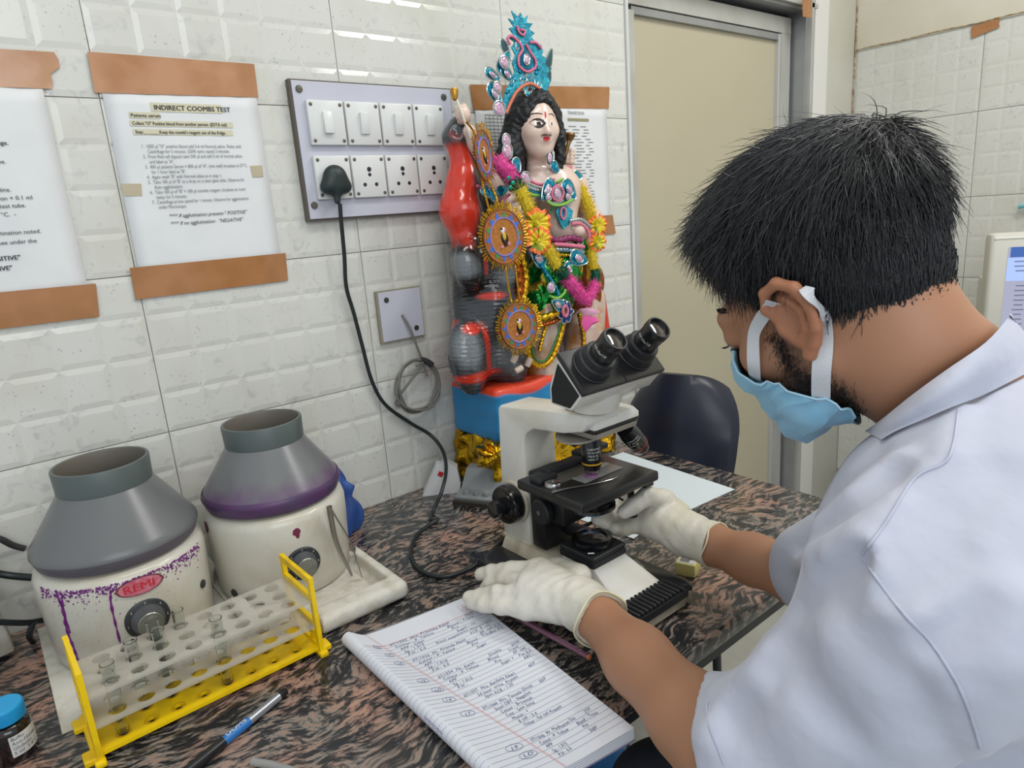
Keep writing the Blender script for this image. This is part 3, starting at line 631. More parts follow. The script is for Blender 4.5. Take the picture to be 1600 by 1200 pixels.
# foam trays
foam = M('polystyrene', 'CFCCC2', .75, noise=(40, 'B9B2A0', .6, .25), bump=(160, .5, .0015))
o = MB().box((-.485, -.165, CZ + .0014), (.235, .285, .0026), bev=.001).build('foam_sheet', foam, None, 40); tag(o, 'thin white foam sheet under the dye-streaked centrifuge', 'foam sheet')
def trayf(P):
    q = P - np.array([-.272, -.188, CZ + .0145], np.float32)
    d = sd_box(q, (0, 0, 0), (.106, .165, .0135), None, .011); ins = sd_box(q, (0, .018, .012), (.0, .0, .02), None, .0)
    cyl = np.maximum(np.hypot(P[:, 0] + .2735, P[:, 1] + .146) - .110, CZ + .0068 - P[:, 2])
    box = sd_box(P, (-.272, -.10, CZ + .022), (.088, .22, .016), None, .006)
    box = np.maximum(box, -(P[:, 1] + .318)); d = np.maximum(d, -np.minimum(cyl, np.maximum(box, CZ + .0068 - P[:, 2])))
    d = np.maximum(d, -np.maximum(P[:, 0] + .303, P[:, 1] + .286))
    return d + .0006 * np.sin(P[:, 0] * 900) * np.sin(P[:, 1] * 800)
V, Q = sdf_mesh(trayf, (-.39, -.36, CZ - .002), (-.155, -.01, CZ + .035), .0028); V[:, 2] = np.maximum(V[:, 2], CZ + .0002)
o = link('foam_tray', mesh_np('foam_tray', V, Q), foam, None, 180); tag(o, 'white foam tray with thick rounded rim under the second centrifuge', 'tray')
# forceps leaning on the second centrifuge
st = M('steel', '9C9A94', .28, .85)
fc = thing('forceps', 'steel forceps leaning against the second centrifuge, tips in the foam tray', 'forceps', tuple(H(566, 903, 2, CZ + .010)))
o3 = np.array(fc.location); top = np.array([-.2195, -.2555, CZ + .1325]); top = H(515, 791, 1, -.262)
for d0, d1 in ((np.array([.0, 0, 0]), (566, 903)), (np.array([0, .002, 0]), (550, 900))):
    b = H(*d1, 2, CZ + .010); mid = (top + b) / 2 + np.array([.004, -.006, .002]) * (1 if d1[0] > 560 else -1)
    pts = spline([top + d0, (top * .7 + mid * .3) + d0 * 2, mid + d0, b * .85 + mid * .15, b], 6)
    MB().tube([p - o3 for p in pts], list(np.linspace(.0042, .0038, 10)) + list(np.linspace(.0038, .0012, len(pts) - 10)), 8, flat=.35).build('arm', st, fc, 50)
# blue cloth bundle behind
def bagf(P):
    q = P - np.array([-.138, -.070, CZ], np.float32)
    d = sd_cap(q, (-.012, .01, .012), (-.010, .012, .09), .03, .026); d = smin(d, sd_cap(q, (-.01, .012, .09), (-.024, .010, .135), .022, .014), .02); d = smin(d, sd_ell(q, (.0, -.004, .03), (.034, .026, .04)), .02)
    d = smin(d, sd_cap(q, (.0, .0, .088), (.025, -.01, .085), .012, .007), .014)
    a = np.arctan2(q[:, 1] - .01, q[:, 0] + .01); return d + .0035 * np.sin(5 * a + 38 * q[:, 2]) + .0018 * np.sin(11 * a - 60 * q[:, 2])
V, Q = sdf_mesh(bagf, (-.225, -.13, CZ), (-.063, -.008, CZ + .16), .003); V[:, 2] = np.maximum(V[:, 2], CZ + .0003)
o = link('cloth_bundle', mesh_np('cloth_bundle', V, Q), M('blue_cloth', '24407F', .45, noise=(20, '2F5294', .5, .3)), None, 180); tag(o, 'crumpled dark blue plastic bag wedged behind the second centrifuge', 'bag')

# ---------------------------------------------------------------- test tube rack
yel = M('yellow_plastic', 'EFC90E', .35, noise=(30, 'D8AF10', .62, .2)); acr = M('clear_acrylic', 'C6C2B6', .15, alpha=.50)
rk = thing('test_tube_rack', 'yellow test tube rack with two clear perforated shelves on the granite', 'rack', (-.4495, -.3445, CZ), math.radians(1.2))
PX = .0285; ROWS = (-.0275, 0, .0275)
def holed(z, th, r, name, mat, y0=-.043, y1=.043, half=.124, inner_mat=None):
    mb = MB(); n = 16; ny = 3; xs = [-(4 * PX) + i * PX for i in range(9)]; ye = [y0, -.0138, .0138, y1]
    for i in range(8):
        for j in range(ny):
            xa, xb = xs[i], xs[i + 1]; ya, yb = ye[j], ye[j + 1]; cx, cy = (xa + xb) / 2, ROWS[j]
            if i == 0: xa = -half
            if i == 7: xb = half
            out = []
            for k in range(n):
                a = math.tau * k / n + math.pi / n; dx, dy = math.cos(a), math.sin(a)
                s = min(((xb - cx) if dx > 0 else (xa - cx)) / dx, ((yb - cy) if dy > 0 else (ya - cy)) / dy); out.append((cx + dx * s, cy + dy * s))
            inn = [(cx + r * math.cos(math.tau * k / n + math.pi / n), cy + r * math.sin(math.tau * k / n + math.pi / n)) for k in range(n)]
            V = [(x, y, z + th) for x, y in out] + [(x, y, z + th) for x, y in inn] + [(x, y, z) for x, y in out] + [(x, y, z) for x, y in inn]
            F = []
            for k in range(n):
                k2 = (k + 1) % n; F += [(k, k2, n + k2, n + k), (2 * n + k, 3 * n + k, 3 * n + k2, 2 * n + k2), (n + k, n + k2, 3 * n + k2, 3 * n + k)]
            mb.add(V, F)
            # corner fillers so that the cells meet
            for (cx_, cy_) in ((xa, ya), (xb, ya), (xb, yb), (xa, yb)):
                ks = sorted(range(n), key=lambda k: (out[k][0] - cx_) ** 2 + (out[k][1] - cy_) ** 2)[:2]
                if {abs(ks[0] - ks[1])} <= {1, n - 1}: mb.add([(cx_, cy_, z + th), (*out[ks[0]], z + th), (*out[ks[1]], z + th), (cx_, cy_, z), (*out[ks[0]], z), (*out[ks[1]], z)], [(0, 1, 2), (3, 5, 4)])
    mb.add([(-half, y0, z), (half, y0, z), (half, y1, z), (-half, y1, z), (-half, y0, z + th), (half, y0, z + th), (half, y1, z + th), (-half, y1, z + th)], [(0, 1, 5, 4), (1, 2, 6, 5), (2, 3, 7, 6), (3, 0, 4, 7)])
    return mb.build(name, mat, rk)
holed(.077, .003, .0092, 'shelf', acr); holed(.041, .003, .0092, 'shelf', acr)
holed(.0085, .0045, .0052, 'base_plate', yel)
mb = MB()
for i in range(8):
    for y in ROWS: mb.lathe([(.0085, .0130), (.0085, .0133), (.0052, .0131)], 14, (-(3.5 * PX) + i * PX, y, 0), closed=True)
mb.build('hole_rims', M('yellow_shade', 'D4AA10', .4), rk)
for sx in (-1, 1):
    x = sx * .1265; mb = MB()
    mb.box((x, 0, .045), (.005, .094, .078)) if False else None
    mb.box((x, -.0435, .0575), (.0055, .009, .111)).box((x, .0435, .0575), (.0055, .009, .111)).box((x, 0, .1083), (.0052, .0778, .009)).box((x, 0, .0815), (.0052, .0778, .010)).box((x, 0, .0455), (.0052, .0778, .008)).box((x, 0, .0105), (.0052, .0778, .012))
    mb.box((x, -.025, .0225), (.0055, .006, .03), R=rotm(.6)).box((x, .025, .0225), (.0055, .006, .03), R=rotm(-.6))
    mb.box((x + sx * .008, -.034, .006), (.014, .020, .008), bev=.002).box((x + sx * .008, .034, .006), (.014, .020, .008), bev=.002)
    mb.build('end_frame', yel, rk)
    MB().box((x + sx * .001, 0, .004), (.011, .106, .0072), bev=.002).build('foot', yel, rk, 40)
def wl_(i, j): return np.array(rk.location) + rotm(0, 0, rk.rotation_euler.z) @ np.array([-(3.5 * PX) + i * PX, ROWS[j], 0])
glass = M('clear_glass', 'F2F5F4', .03, trans=1, ior=1.30)
first = None
TUBES = [(0, 0, 'nearest the left end of the yellow rack'), (1, 1, 'second from the left end, middle row of the rack'), (2, 1, 'third along in the middle row of the rack'), (2, 2, 'third along in the back row of the rack'), (4, 0, 'standing in the front row near the middle of the rack'), (3, 2, 'fourth along in the back row of the rack')]
for k, (i, j, s) in enumerate(TUBES):
    zb = .0132 if k != 4 else .0132
    if first is None:
        mb = MB().lathe([(0, 0), (.004, .0006), (.0062, .003), (.0068, .008), (.0068, .086), (.0074, .0875), (.0072, .0885), (.0062, .0880), (.0060, .086), (.0060, .009), (.0052, .004), (.003, .002), (0, .0016)], 24, closed=True)
        o = mb.build('test_tube', glass, None, 60); first = o
    else: o = first.copy(); COL.objects.link(o)
    p = wl_(i, j); o.location = (p[0], p[1], CZ + zb + .0003); tag(o, 'empty glass test tube ' + s, 'test tube', 'glass test tubes in the yellow rack')

# ---------------------------------------------------------------- bottles and foam at the left edge
amb = M('amber_glass', '1C1210', .12, coat=.6); lab = M('bottle_label', 'D2D3D2', .5)
b1 = thing('reagent_bottle', 'small brown glass bottle with bright blue cap beside the rack', 'bottle', (-.6455, -.303, CZ))
MB().lathe([(.0, 0), (.0195, 0), (.0212, .002), (.0212, .036), (.0195, .041), (.0145, .044), (.0145, .048), (0, .048)], 40).build('body', amb, b1, 50)
mb = MB(); n = 40; prof = [(.0172, .0455), (.0186, .0465), (.0186, .062), (.0176, .0635), (0, .0638)]
mb.lathe(prof, n); mb.build('cap', M('blue_cap', '1E97CF', .4), b1, 40)
mb = MB()
for k in range(60):
    a = math.tau * k / 60; mb.box(cp(a, .054, .0186), (.001, .0008, .014), R=rotm(0, 0, a))
mb.build('cap_ridges', M('blue_cap', '1E97CF', .4), b1)
T = cylmap(math.radians(-52), .022, .0214); V = [T((-.016 + .032 * i / 14, sy * .0125, s * .0003)) for s in (0, 1) for i in range(15) for sy in (-1, 1)]
MB().add(V[30:], [(2 * i, 2 * i + 2, 2 * i + 3, 2 * i + 1) for i in range(14)]).build('label', lab, b1, 60)
T = cylmap(math.radians(-52), .022, .0218)
text('lettering', 'Buffer\nAnti-Human\nGlobulin\n5 ml  2-8\u00b0C', .0056, lambda v: T((v[0] - .0145, v[1] + .0070, 0)), INK, b1)
b2 = thing('reagent_bottle', 'small bottle with ribbed white cap behind the blue-capped one', 'bottle', (-.6725, -.258, CZ))
MB().lathe([(.0, 0), (.021, 0), (.0225, .002), (.0225, .046), (.020, .050), (.0150, .053), (0, .053)], 40).build('body', M('grey_purple_plastic', '8C8794', .4), b2, 50)
mb = MB().lathe([(.0185, .0515), (.0200, .0525), (.0200, .068), (.0185, .0700), (0, .0704)], 40)
for k in range(48):
    a = math.tau * k / 48; mb.box(cp(a, .060, .0200), (.0012, .0010, .013), R=rotm(0, 0, a))
mb.build('cap', M('white_cap', 'D6D8D6', .45), b2, 40)
o = MB().box((0, 0, .09), (.075, .032, .18), bev=.004).build('foam_block', foam, None, 40); o.location = (-.668, -.062, CZ); o.rotation_euler = (0, -.10, 0.02); o.location.z += .0035; tag(o, 'tall white foam block standing against the tiles at the left edge', 'foam block')
bx = thing('carton', 'blue and white carton behind the white-capped bottle at left edge', 'carton', (-.700, -.195, CZ), -.1)
MB().box((0, 0, .048), (.068, .045, .096), bev=.001).build('box', M('carton_blue', '2C62B5', .45), bx)
MB().box((0, -.0228, .066), (.064, .0006, .026)).box((.0342, 0, .048), (.0006, .042, .092)).build('printed_panel', M('carton_white', 'D8DADB', .5), bx)
fm2 = MB().box((0, 0, .012), (.085, .055, .024), bev=.009).build('foam_piece', foam, None, 50); fm2.location = (-.700, -.195, CZ + .0975); tag(fm2, 'rounded white foam lump resting on the blue carton', 'foam')
lead1 = MB().tube(spline([(-.80, -.025, CZ + .166), (-.70, -.023, CZ + .150), (-.66, -.023, CZ + .128), (-.62, -.024, CZ + .098), (-.585, -.04, CZ + .085), (-.56, -.045, CZ + .075)], 8), .0052, 8).build('black_lead', cordm, None, 60); tag(lead1, 'thick black lead dropping behind the dye-streaked centrifuge at far left', 'cable')
lead2 = MB().tube(spline([H(-40, 968, 1, -.10), H(0, 972, 1, -.10), H(40, 973, 1, -.085), H(62, 970, 1, -.06), H(90, 965, 1, -.05)], 6), .0042, 8).tube(spline([H(52, 972, 1, -.08), H(46, 992, 1, -.08), H(52, 1003, 2, CZ + .004)], 5), .0042, 8).build('black_lead', cordm, None, 60); tag(lead2, 'black lead with short branch running level across the front of the foam block', 'cable')
tube3 = MB().tube(spline([H(-20, 838, 1, -.02), H(0, 842, 1, -.02), H(20, 852, 1, -.012), H(38, 857, 1, -.008)], 6), .0045, 8).build('dark_strap', M('dark_strap', '3B3B3C', .6), None, 60); tag(tube3, 'dark grey cable end against the tiles above the foam block', 'cable')

# ---------------------------------------------------------------- pens
mk = thing('marker_pen', 'black marker pen with silver and blue band lying on the granite', 'pen', tuple(H(345, 1160, 2, CZ + .0062)))
o3 = np.array(mk.location); A = H(447, 1079, 2, CZ + .006); B = H(285, 1212, 2, CZ + .006); d = (B - A); Ln = np.linalg.norm(d); d /= Ln; A = A - o3
MB().tube([A + d * s for s in (0, .001, .0115)], [.0035, .0046, .0050], 20).build('end_cap', M('black_plastic', '1D1E20', .3), mk, 50)
MB().tube([A + d * s for s in (.0115, .062)], .0052, 20).build('silver_band', M('silver_print', 'A9AEB4', .3, .7), mk, 50)
MB().tube([A + d * s for s in (.055, .0885)], .0054, 20).build('blue_band', M('blue_print', '2B6FB4', .35), mk, 50)
MB().tube([A + d * s for s in (.0885, .098, .150, .155)], [.0056, .0060, .0062, .0050], 20).build('cap', M('black_plastic', '1D1E20', .3), mk, 50)
side = np.cross(d, [0, 0, 1]); side /= np.linalg.norm(side)
def on_pen(s0, r, ang=0.):
    def T(v):
        a = ang - v[1] / r; return A + d * (s0 - v[0]) + r * (-side * math.sin(a) + np.array([0, 0, 1]) * math.cos(a))
    return T
text('lettering', 'DOMS', .0070, on_pen(.0850, .00565, .45), M('white_print', 'D8D8D0', .6), mk, sx=1.35, off=.0001)
text('lettering', 'ALL PURPOSE MARKER PEN', .0030, on_pen(.0500, .00545, .35), INKG, mk)
MB().box((0, 0, 0), (.001, .001, .001)) if False else None
gp = MB().tube([H(395, 1190, 2, CZ + .004), H(400, 1191, 2, CZ + .004), H(425, 1195, 2, CZ + .004), H(520, 1222, 2, CZ + .004)], [.0046, .0042, .0040, .0040], 16).build('dropper', M('clear_plastic', 'C9CBC9', .15, trans=.5, alpha=.7), None, 50); tag(gp, 'clear plastic tube end at the bottom edge beside the marker pen', 'dropper')

# ---------------------------------------------------------------- papers on the counter
pp = MB(); c = [H(1148, 765, 2, CZ), H(1060, 802, 2, CZ), H(985, 760, 2, CZ), H(1022, 723, 2, CZ)]
def flat_sheet(name, c, z, mat):
    mb = MB(); V = [(p[0], p[1], z) for p in c] + [(p[0], p[1], z + .0006) for p in c]; mb.add(V, [(3, 2, 1, 0), (4, 5, 6, 7), (0, 1, 5, 4), (1, 2, 6, 5), (2, 3, 7, 6), (3, 0, 4, 7)]); return mb.build(name, mat, None)
white_sheet = M('blank_paper', 'D3DEE2', .5)
a = H(1148, 765, 2, CZ); b = H(1022, 723, 2, CZ); dd = (b - a)[:2]; dd = dd / np.linalg.norm(dd); pr_ = np.array([-dd[1], dd[0]]) * 1.0
if pr_[0] > 0: pr_ = -pr_
c = [a, np.r_[a[:2] + pr_ * .21, 0], np.r_[a[:2] + pr_ * .21 + dd * .297, 0], np.r_[a[:2] + dd * .297, 0]]
o = flat_sheet('blank_sheet', c, CZ + .0002, white_sheet); tag(o, 'blank white sheet lying on the granite behind the microscope, near the chair', 'paper')
a = H(990, 843, 2, CZ); b = H(905, 812, 2, CZ)
o = flat_sheet('blank_sheet', [a, H(1008, 833, 2, CZ), H(1008, 800, 2, CZ), H(930, 790, 2, CZ), b], CZ + .001, white_sheet) if False else flat_sheet('blank_sheet', [a, H(1012, 826, 2, CZ), H(950, 795, 2, CZ), b], CZ + .0010, white_sheet); tag(o, 'blank white slip under the microscope stage beside the gloved right hand', 'paper')
# pale yellow box with label
yb = thing('slide_box', 'small pale yellow box with printed label right of the microscope base', 'box', (.168, -.598, CZ), math.radians(20))
MB().box((0, 0, .010), (.034, .030, .020), bev=.0015).build('box', M('pale_yellow', 'D9CE86', .45), yb, 40)
MB().box((0, 0, .0203), (.028, .024, .0004)).build('label', lab, yb)
mb = MB()
for k in range(9): mb.box((-.010 + k * .0024, .003, .0206), (.0010 if k % 2 else .0016, .014, .0002))
mb.build('print', INK, yb)
# counting device and white bottle-shaped device near the statue base
kc = thing('tally_counter', 'grey keyed counting box with round buttons behind the microscope', 'counter', (.160, -.170, CZ), math.radians(-62))
gp_ = M('counter_grey', '8C9091', .45, noise=(20, '7F8385', .5, .3))
mb = MB(); pr_pts = [(-.075, 0), (.075, 0), (.075, .030), (-.075, .030)]
V = []; prof = [(-.052, 0), (.045, 0), (.045, .052), (.008, .050), (-.020, .020), (-.052, .012)]
mb.prism([(y, z) for y, z in prof], .17, lambda v: np.array([v[2] - .085, v[0], v[1]])); mb.build('housing', gp_, kc, 30)
for k in range(7):
    x = -.066 + .022 * k; MB().lathe([(.0078, .012), (.0078, .021), (.0070, .0225), (0, .0225)], 16, (x, -.037, 0)).lathe([(.0045, .0), (.0045, .014)], 10, (x, -.037, 0)).build('button', gp_, kc, 40)
MB().box((0, -.058, .004), (.17, .010, .008)).build('front_strip', M('dark_brown', '38332E', .6), kc)
MB().box((0, .02, .0525), (.12, .012, .002)).box((.03, .032, .0525), (.06, .008, .002)).build('display_slot', M('slot', '4B463C', .5), kc)
wd_ = thing('paper_holder', 'white folded plastic holder with a red mark beside the grey counting box', 'holder', (.093, -.055, CZ), math.radians(-35))
mb = MB(); prof = [(-.045, 0), (.030, 0), (.034, .02), (.030, .050), (.008, .066), (-.004, .060), (-.012, .062)]
mb.prism(prof, .034, lambda v: np.array([v[0], v[2] - .017, v[1]])); mb.build('body', M('white_gloss_plastic', 'D6D7D8', .3), wd_, 30)
MB().box((-.004, -.0175, .044), (.010, .0008, .010), R=rotm(0, .5)).build('red_mark', M('red_print', 'B5242C', .5), wd_)
# ---------------------------------------------------------------- microscope (local: x right, y towards the wall, z up)
ivory = M('ivory_enamel', 'D9D8D2', .32, noise=(16, 'CDC9BA', .58, .3), coat=.25); grime = M('grimy_ivory', 'CBC4B0', .5, noise=(22, '9A8F77', .58, .3), fine=(150, '5E5646', .76, .05))
sb = M('satin_black', '1B1C1E', .35, coat=.15); mb_ = M('matt_black', '232427', .5); gb = M('gloss_black', '141517', .18, coat=.4); chrome = M('chrome', 'B9B9B6', .18, 1)
ms = thing('microscope', 'ivory and black binocular laboratory microscope on the granite worktop', 'microscope', (.034, -.530, CZ))
def base_outline(k=1.0, y0=-.125, y1=.165):
    return [(-.092 * k, -.070), (-.074 * k, -.082), (-.060 * k, -.105), (-.052, y0), (.052, y0), (.060, -.118), (.066, y0), (.076 * k, -.115), (.078 * k, -.07), (.075 * k, .04), (.070 * k, y1 - .02), (.055, y1), (-.055, y1), (-.083 * k, y1 - .012), (-.092 * k, y1 - .03)]
def round_poly(P, r=.006, n=4):
    out = []; m = len(P)
    for i in range(m):
        p, a, b = np.array(P[i]), np.array(P[i - 1]), np.array(P[(i + 1) % m])
        da = (a - p); la = np.linalg.norm(da); db = (b - p); lb = np.linalg.norm(db); q = min(r, la * .45, lb * .45); A = p + da / la * q; B = p + db / lb * q
        for k in range(n + 1): t = k / n; out.append(tuple((1 - t) ** 2 * A + 2 * t * (1 - t) * p + t * t * B))
    return out
def inset(P, d):
    P = np.array(P); c = P.mean(0); return [tuple(c + (p - c) * (1 - d / np.linalg.norm(p - c))) for p in P]
BO = round_poly(base_outline(), .008)
def layers(levels, name, mat, parent, mi=None, smooth=40):
    """stack of same-length outlines [(outline, z)...] lofted into one solid"""
    mb = MB(); n = len(levels[0][0]); V = [(x, y, z) for P, z in levels for x, y in P]
    F = [tuple(range(n - 1, -1, -1))] + [(j * n + i, j * n + (i + 1) % n, (j + 1) * n + (i + 1) % n, (j + 1) * n + i) for j in range(len(levels) - 1) for i in range(n)] + [tuple(range((len(levels) - 1) * n, len(levels) * n))]
    return mb.add(V, F).build(name, mat, parent, smooth)
layers([(inset(BO, .006), 0.0005), (BO, .006), (BO, .0210)], 'base', grime, ms)
layers([(inset(BO, -.0008), .0211), (inset(BO, -.0008), .0255), (inset(BO, .003), .0285), (inset(BO, .007), .0300)], 'base_cover', sb, ms)
# raised ivory channel from pillar to lamp, and lamp house
C0 = round_poly([(-.040, -.100), (.034, -.100), (.040, .02), (.042, .158), (-.044, .158), (-.042, .02)], .006); C1 = round_poly([(-.034, -.050), (.030, -.050), (.034, .02), (.034, .155), (-.038, .155), (-.036, .02)], .005)
layers([(C0, .0295), (C1, .046), (inset(C1, .004), .0475)], 'base_ridge', grime, ms)
PY0 = round_poly([(-.046, -.098), (.042, -.098), (.040, .030), (-.040, .030)], .005); PY1 = round_poly([(-.031, -.034), (.031, -.034), (.031, .028), (-.031, .028)], .004)
layers([(PY0, .0300), (PY1, .060)], 'lamp_house', ivory, ms)
def sq(h, cy=-.003): return round_poly([(-h, cy - h), (h, cy - h), (h, cy + h), (-h, cy + h)], .005)
layers([(sq(.0335), .0590), (sq(.0345), .0605), (sq(.0345), .0655), (sq(.0325), .0665), (sq(.0325), .0680), (sq(.0340), .0690), (sq(.0340), .0735), (sq(.032), .0755)], 'lamp_socket', mb_, ms, smooth=25)
MB().lathe([(.0285, .0755), (.0290, .0765), (.0290, .0850), (.0265, .0862), (.0215, .0862), (.0210, .0835)], 48, (0, -.003, 0), closed=True).lathe([(.0210, .0835), (0, .0835)], 48, (0, -.003, 0), closed=True).build('lens_ring', gb, ms, 40)
MB().lathe([(.0205, .0838), (.015, .0855), (.008, .0865), (0, .0868)], 40, (0, -.003, 0), closed=True).build('lamp_lens', M('lens_glass', '3A3532', .05, coat=1), ms, 60)
MB().tube([(-.024, -.030, .0785), (-.0305, -.024, .0785)], .0018, 8).build('set_screw', chrome, ms)
# ribbed hand rest at the front of the base
mb = MB()
for k in range(13): mb.box((-.052 + k * .0080, -.108, .0315), (.0056, .036, .007), bev=.0016)
mb.build('ribbed_rest', mb_, ms, 30)
MB().box((-.001, -.1262, .0250), (.108, .004, .010)).build('rest_front', mb_, ms)
T = lambda v: np.array([.045 + v[1] * -.25 + v[0], -.035 + v[1] + v[0] * -.05, .0304])
text('lettering', 'LABOMED', .0075, lambda v: np.array([.052 + v[0] * .35 + v[1] * .9, -.052 + v[0] * .9 - v[1] * .35, .0303]), M('white_print', 'D8D8D0', .6), ms)
MB().box((.056, -.003, .0303), (.020, .034, .0003)).build('name_plate', M('plate_grey', '4A4B50', .35, .4), ms)
# pillar and arm
mb = MB(); prof = [(.096, .046), (.160, .046), (.158, .120), (.150, .256), (.146, .262), (.105, .2655), (.020, .2755), (-.034, .2780), (-.040, .268), (-.030, .255), (.010, .2450), (.072, .2390), (.088, .228), (.093, .215)]
n = len(prof); P = round_poly(prof, .005, 3)
def slab(P, x0, x1, b=.004):
    A = [(x0 + b, y, z) for y, z in P]; c = np.mean(P, 0); q = lambda s: [(y + (c[0] - y) * 0, z) for y, z in P]; m = len(P)
    # rounded long edges: four rings
    from_ = []
    def shrink(d):
        out = []
        for i in range(m):
            a, p, bb = np.array(P[i - 1]), np.array(P[i]), np.array(P[(i + 1) % m]); t = bb - a; t /= (np.linalg.norm(t) + 1e-9); nn = np.array([-t[1], t[0]]); out.append(tuple(p + nn * d))
        return out
    area2 = sum(P[i - 1][0] * P[i][1] - P[i][0] * P[i - 1][1] for i in range(m)); s = 1 if area2 > 0 else -1
    R = [(x0, shrink(s * b)), (x0 + b * .3, shrink(s * b * .3)), (x0 + b, P), (x1 - b, P), (x1 - b * .3, shrink(s * b * .3)), (x1, shrink(s * b))]
    V = [(x, y, z) for x, Q_ in R for y, z in Q_]
    F = [tuple(range(m - 1, -1, -1)), tuple(range(5 * m, 6 * m))] + [(j * m + i, j * m + (i + 1) % m, (j + 1) * m + (i + 1) % m, (j + 1) * m + i) for j in range(5) for i in range(m)]
    return V, F
V, F = slab(P, -.034, .028); MB().add(V, F).build('arm', ivory, ms, 35)
MB().box((-.003, .128, .0475), (.066, .066, .006), bev=.002).build('pillar_foot', grime, ms, 40)
# head mount
hm = round_poly([(-.022, -.040), (.066, -.040), (.072, -.030), (.072, .05), (-.022, .05)], .004)
layers([(inset(hm, .003), .2500), (hm, .2520), (hm, .2560)], 'nosepiece_cover', sb, ms)
layers([(hm, .2561), (hm, .2620), (inset(hm, .006), .2680)], 'nosepiece_rim', ivory, ms)
layers([(inset(hm, .004), .2420), (inset(hm, .001), .2499)], 'nosepiece_mount', M('turret_metal', 'A7A39A', .35, .5), ms)
MB().lathe([(.030, .268), (.028, .276), (.0265, .2765), (.0265, .279)], 40, (0, -.004, 0)).build('dovetail_ring', M('turret_metal'), ms, 40)
# binocular head: prism box leaning towards the user
hx0, hx1 = -.074, .074
hp = [(-.032, .3650), (-.0150, .3230), (-.0155, .3015), (-.0530, .2985), (-.0730, .3205)]
V, F = slab(round_poly(hp, .003, 2), hx0, hx1, .0022); MB().add(V, F).build('prism_housing', ivory, ms, 30)
hp2 = [(-.0340, .3560), (-.0195, .3220), (-.0200, .3045), (-.0515, .3020), (-.0685, .3205)]
mb = MB(); mb.prism(hp2, .0012, lambda v: np.array([hx0 - .0006 + v[2] - .0003, v[0], v[1]])); mb.build('side_plate', sb, ms)
nrm = np.array([0, -.739, .673]); tdir = np.array([0, -.673, -.739]); c0 = np.array([0, -.0525, .3428])
Rh = np.array([[1, 0, 0], tdir * -1, np.cross([1, 0, 0], -tdir)]).T
MB().box(c0 + nrm * .0035, (.152, .064, .008), R=Rh, bev=.0025).build('top_cover', sb, ms, 35)
MB().box(c0 + nrm * .0078, (.0008, .063, .0006), R=Rh).build('hinge_line', gap, ms)
MB().lathe([(.030, .279), (.032, .285), (.036, .296), (.036, .305)], 40, (0, -.022, 0)).build('head_neck', ivory, ms, 50)
for k, ex in enumerate((-.0400, .0400)):
    p = c0 + np.array([ex, 0, 0]) + nrm * .007 - tdir * .002
    MB().lathe([(.0265, 0), (.0265, .002), (.0250, .003), (.0240, .010), (.0235, .0135), (.0215, .0150), (.0210, .0240), (.0195, .0255)], 48, p, R=Rh).build('diopter_ring', mb_, ms, 40)
    ey = MB().lathe([(.0160, .0255), (.0158, .028), (.0158, .046), (.0166, .0475), (.0166, .0560), (.0158, .0580), (.0138, .0580), (.0128, .0550), (.0118, .0530)], 48, p, R=Rh, closed=True).build('eyepiece', sb, ms, 40)
    MB().lathe([(.0119, .0532), (.008, .0545), (0, .0550)], 40, p, R=Rh, closed=True).build('eye_lens', M('lens_glass'), ey, 60)
    T = lambda v, p=p: p + Rh @ np.array([0.0160 * math.sin(-2.2 + v[0] / .0160) * 1, -0.0160 * math.cos(-2.2 + v[0] / .0160), .036 + v[1]])
    text('lettering', 'WF10x/18', .0055, T, M('white_print'), ey)
    T = lambda v, p=p: p + Rh @ np.array([.0243 * math.sin(-1.5 + v[0] / .0243), -.0243 * math.cos(-1.5 + v[0] / .0243), .0045 + v[1]])
    text('scale_marks', '|  |  |  |', .0050, T, M('white_print'), ms)
# objectives
ap = np.array([.012, -.004, .305])
def objective(x, y, z, R, s, band, name_lines):
    p = np.array([x, y, z]); b = lambda pr: [(r * s, -h * s) for r, h in pr]
    o = MB().lathe(b([(.0105, 0), (.0125, .001), (.0130, .010), (.0138, .012), (.0138, .040), (.0125, .043), (.0115, .047)]), 40, p, R=R).build('objective', gb, ms, 40)
    MB().lathe(b([(.0113, .0468), (.0105, .051), (.0070, .0545), (.0035, .0555), (0, .0555)]), 32, p, R=R).build('front_lens', chrome, o, 40)
    MB().lathe(b([(.01392, .036), (.0140, .0365), (.0140, .0378), (.01392, .0382)]), 40, p, R=R, closed=True).build('colour_band', band, o)
    for i, tx in enumerate(name_lines):
        T = lambda v, i=i: p + R @ (np.array([.01395 * math.sin(-.85 + v[0] / .01395), -.01395 * math.cos(-.85 + v[0] / .01395), -.016 - i * .0048 + v[1]]) * s)
        text('lettering', tx, .0040, T, M('white_print'), o, sx=1.1)
    return o
MB().lathe([(.026, .2420), (.034, .2415), (.034, .2385), (.028, .2360)], 48, (.026, .008, 0), R=rotm(0, -.12, 0)).build('nosepiece_turret', M('turret_metal'), ms, 40)
objective(.004, -.006, .2350, rotm(0, 0, -.35), 1.0, M('yellow_band', 'D8A21C', .4), ['LABOMED', 'LP ACHRO', '10x/0.25', '160/0.17'])
objective(.064, -.014, .2330, rotm(0, -.72, 0) @ rotm(0, 0, -.5), 1.08, M('red_band', '8E2A2A', .4), ['LABOMED', 'LP ACHRO', '4x/0.10'])
MB().lathe([(.009, 0), (.012, -.004), (.012, -.024), (.008, -.03)], 32, (.020, .052, .234), R=rotm(-.6)).build('objective', gb, ms, 40)
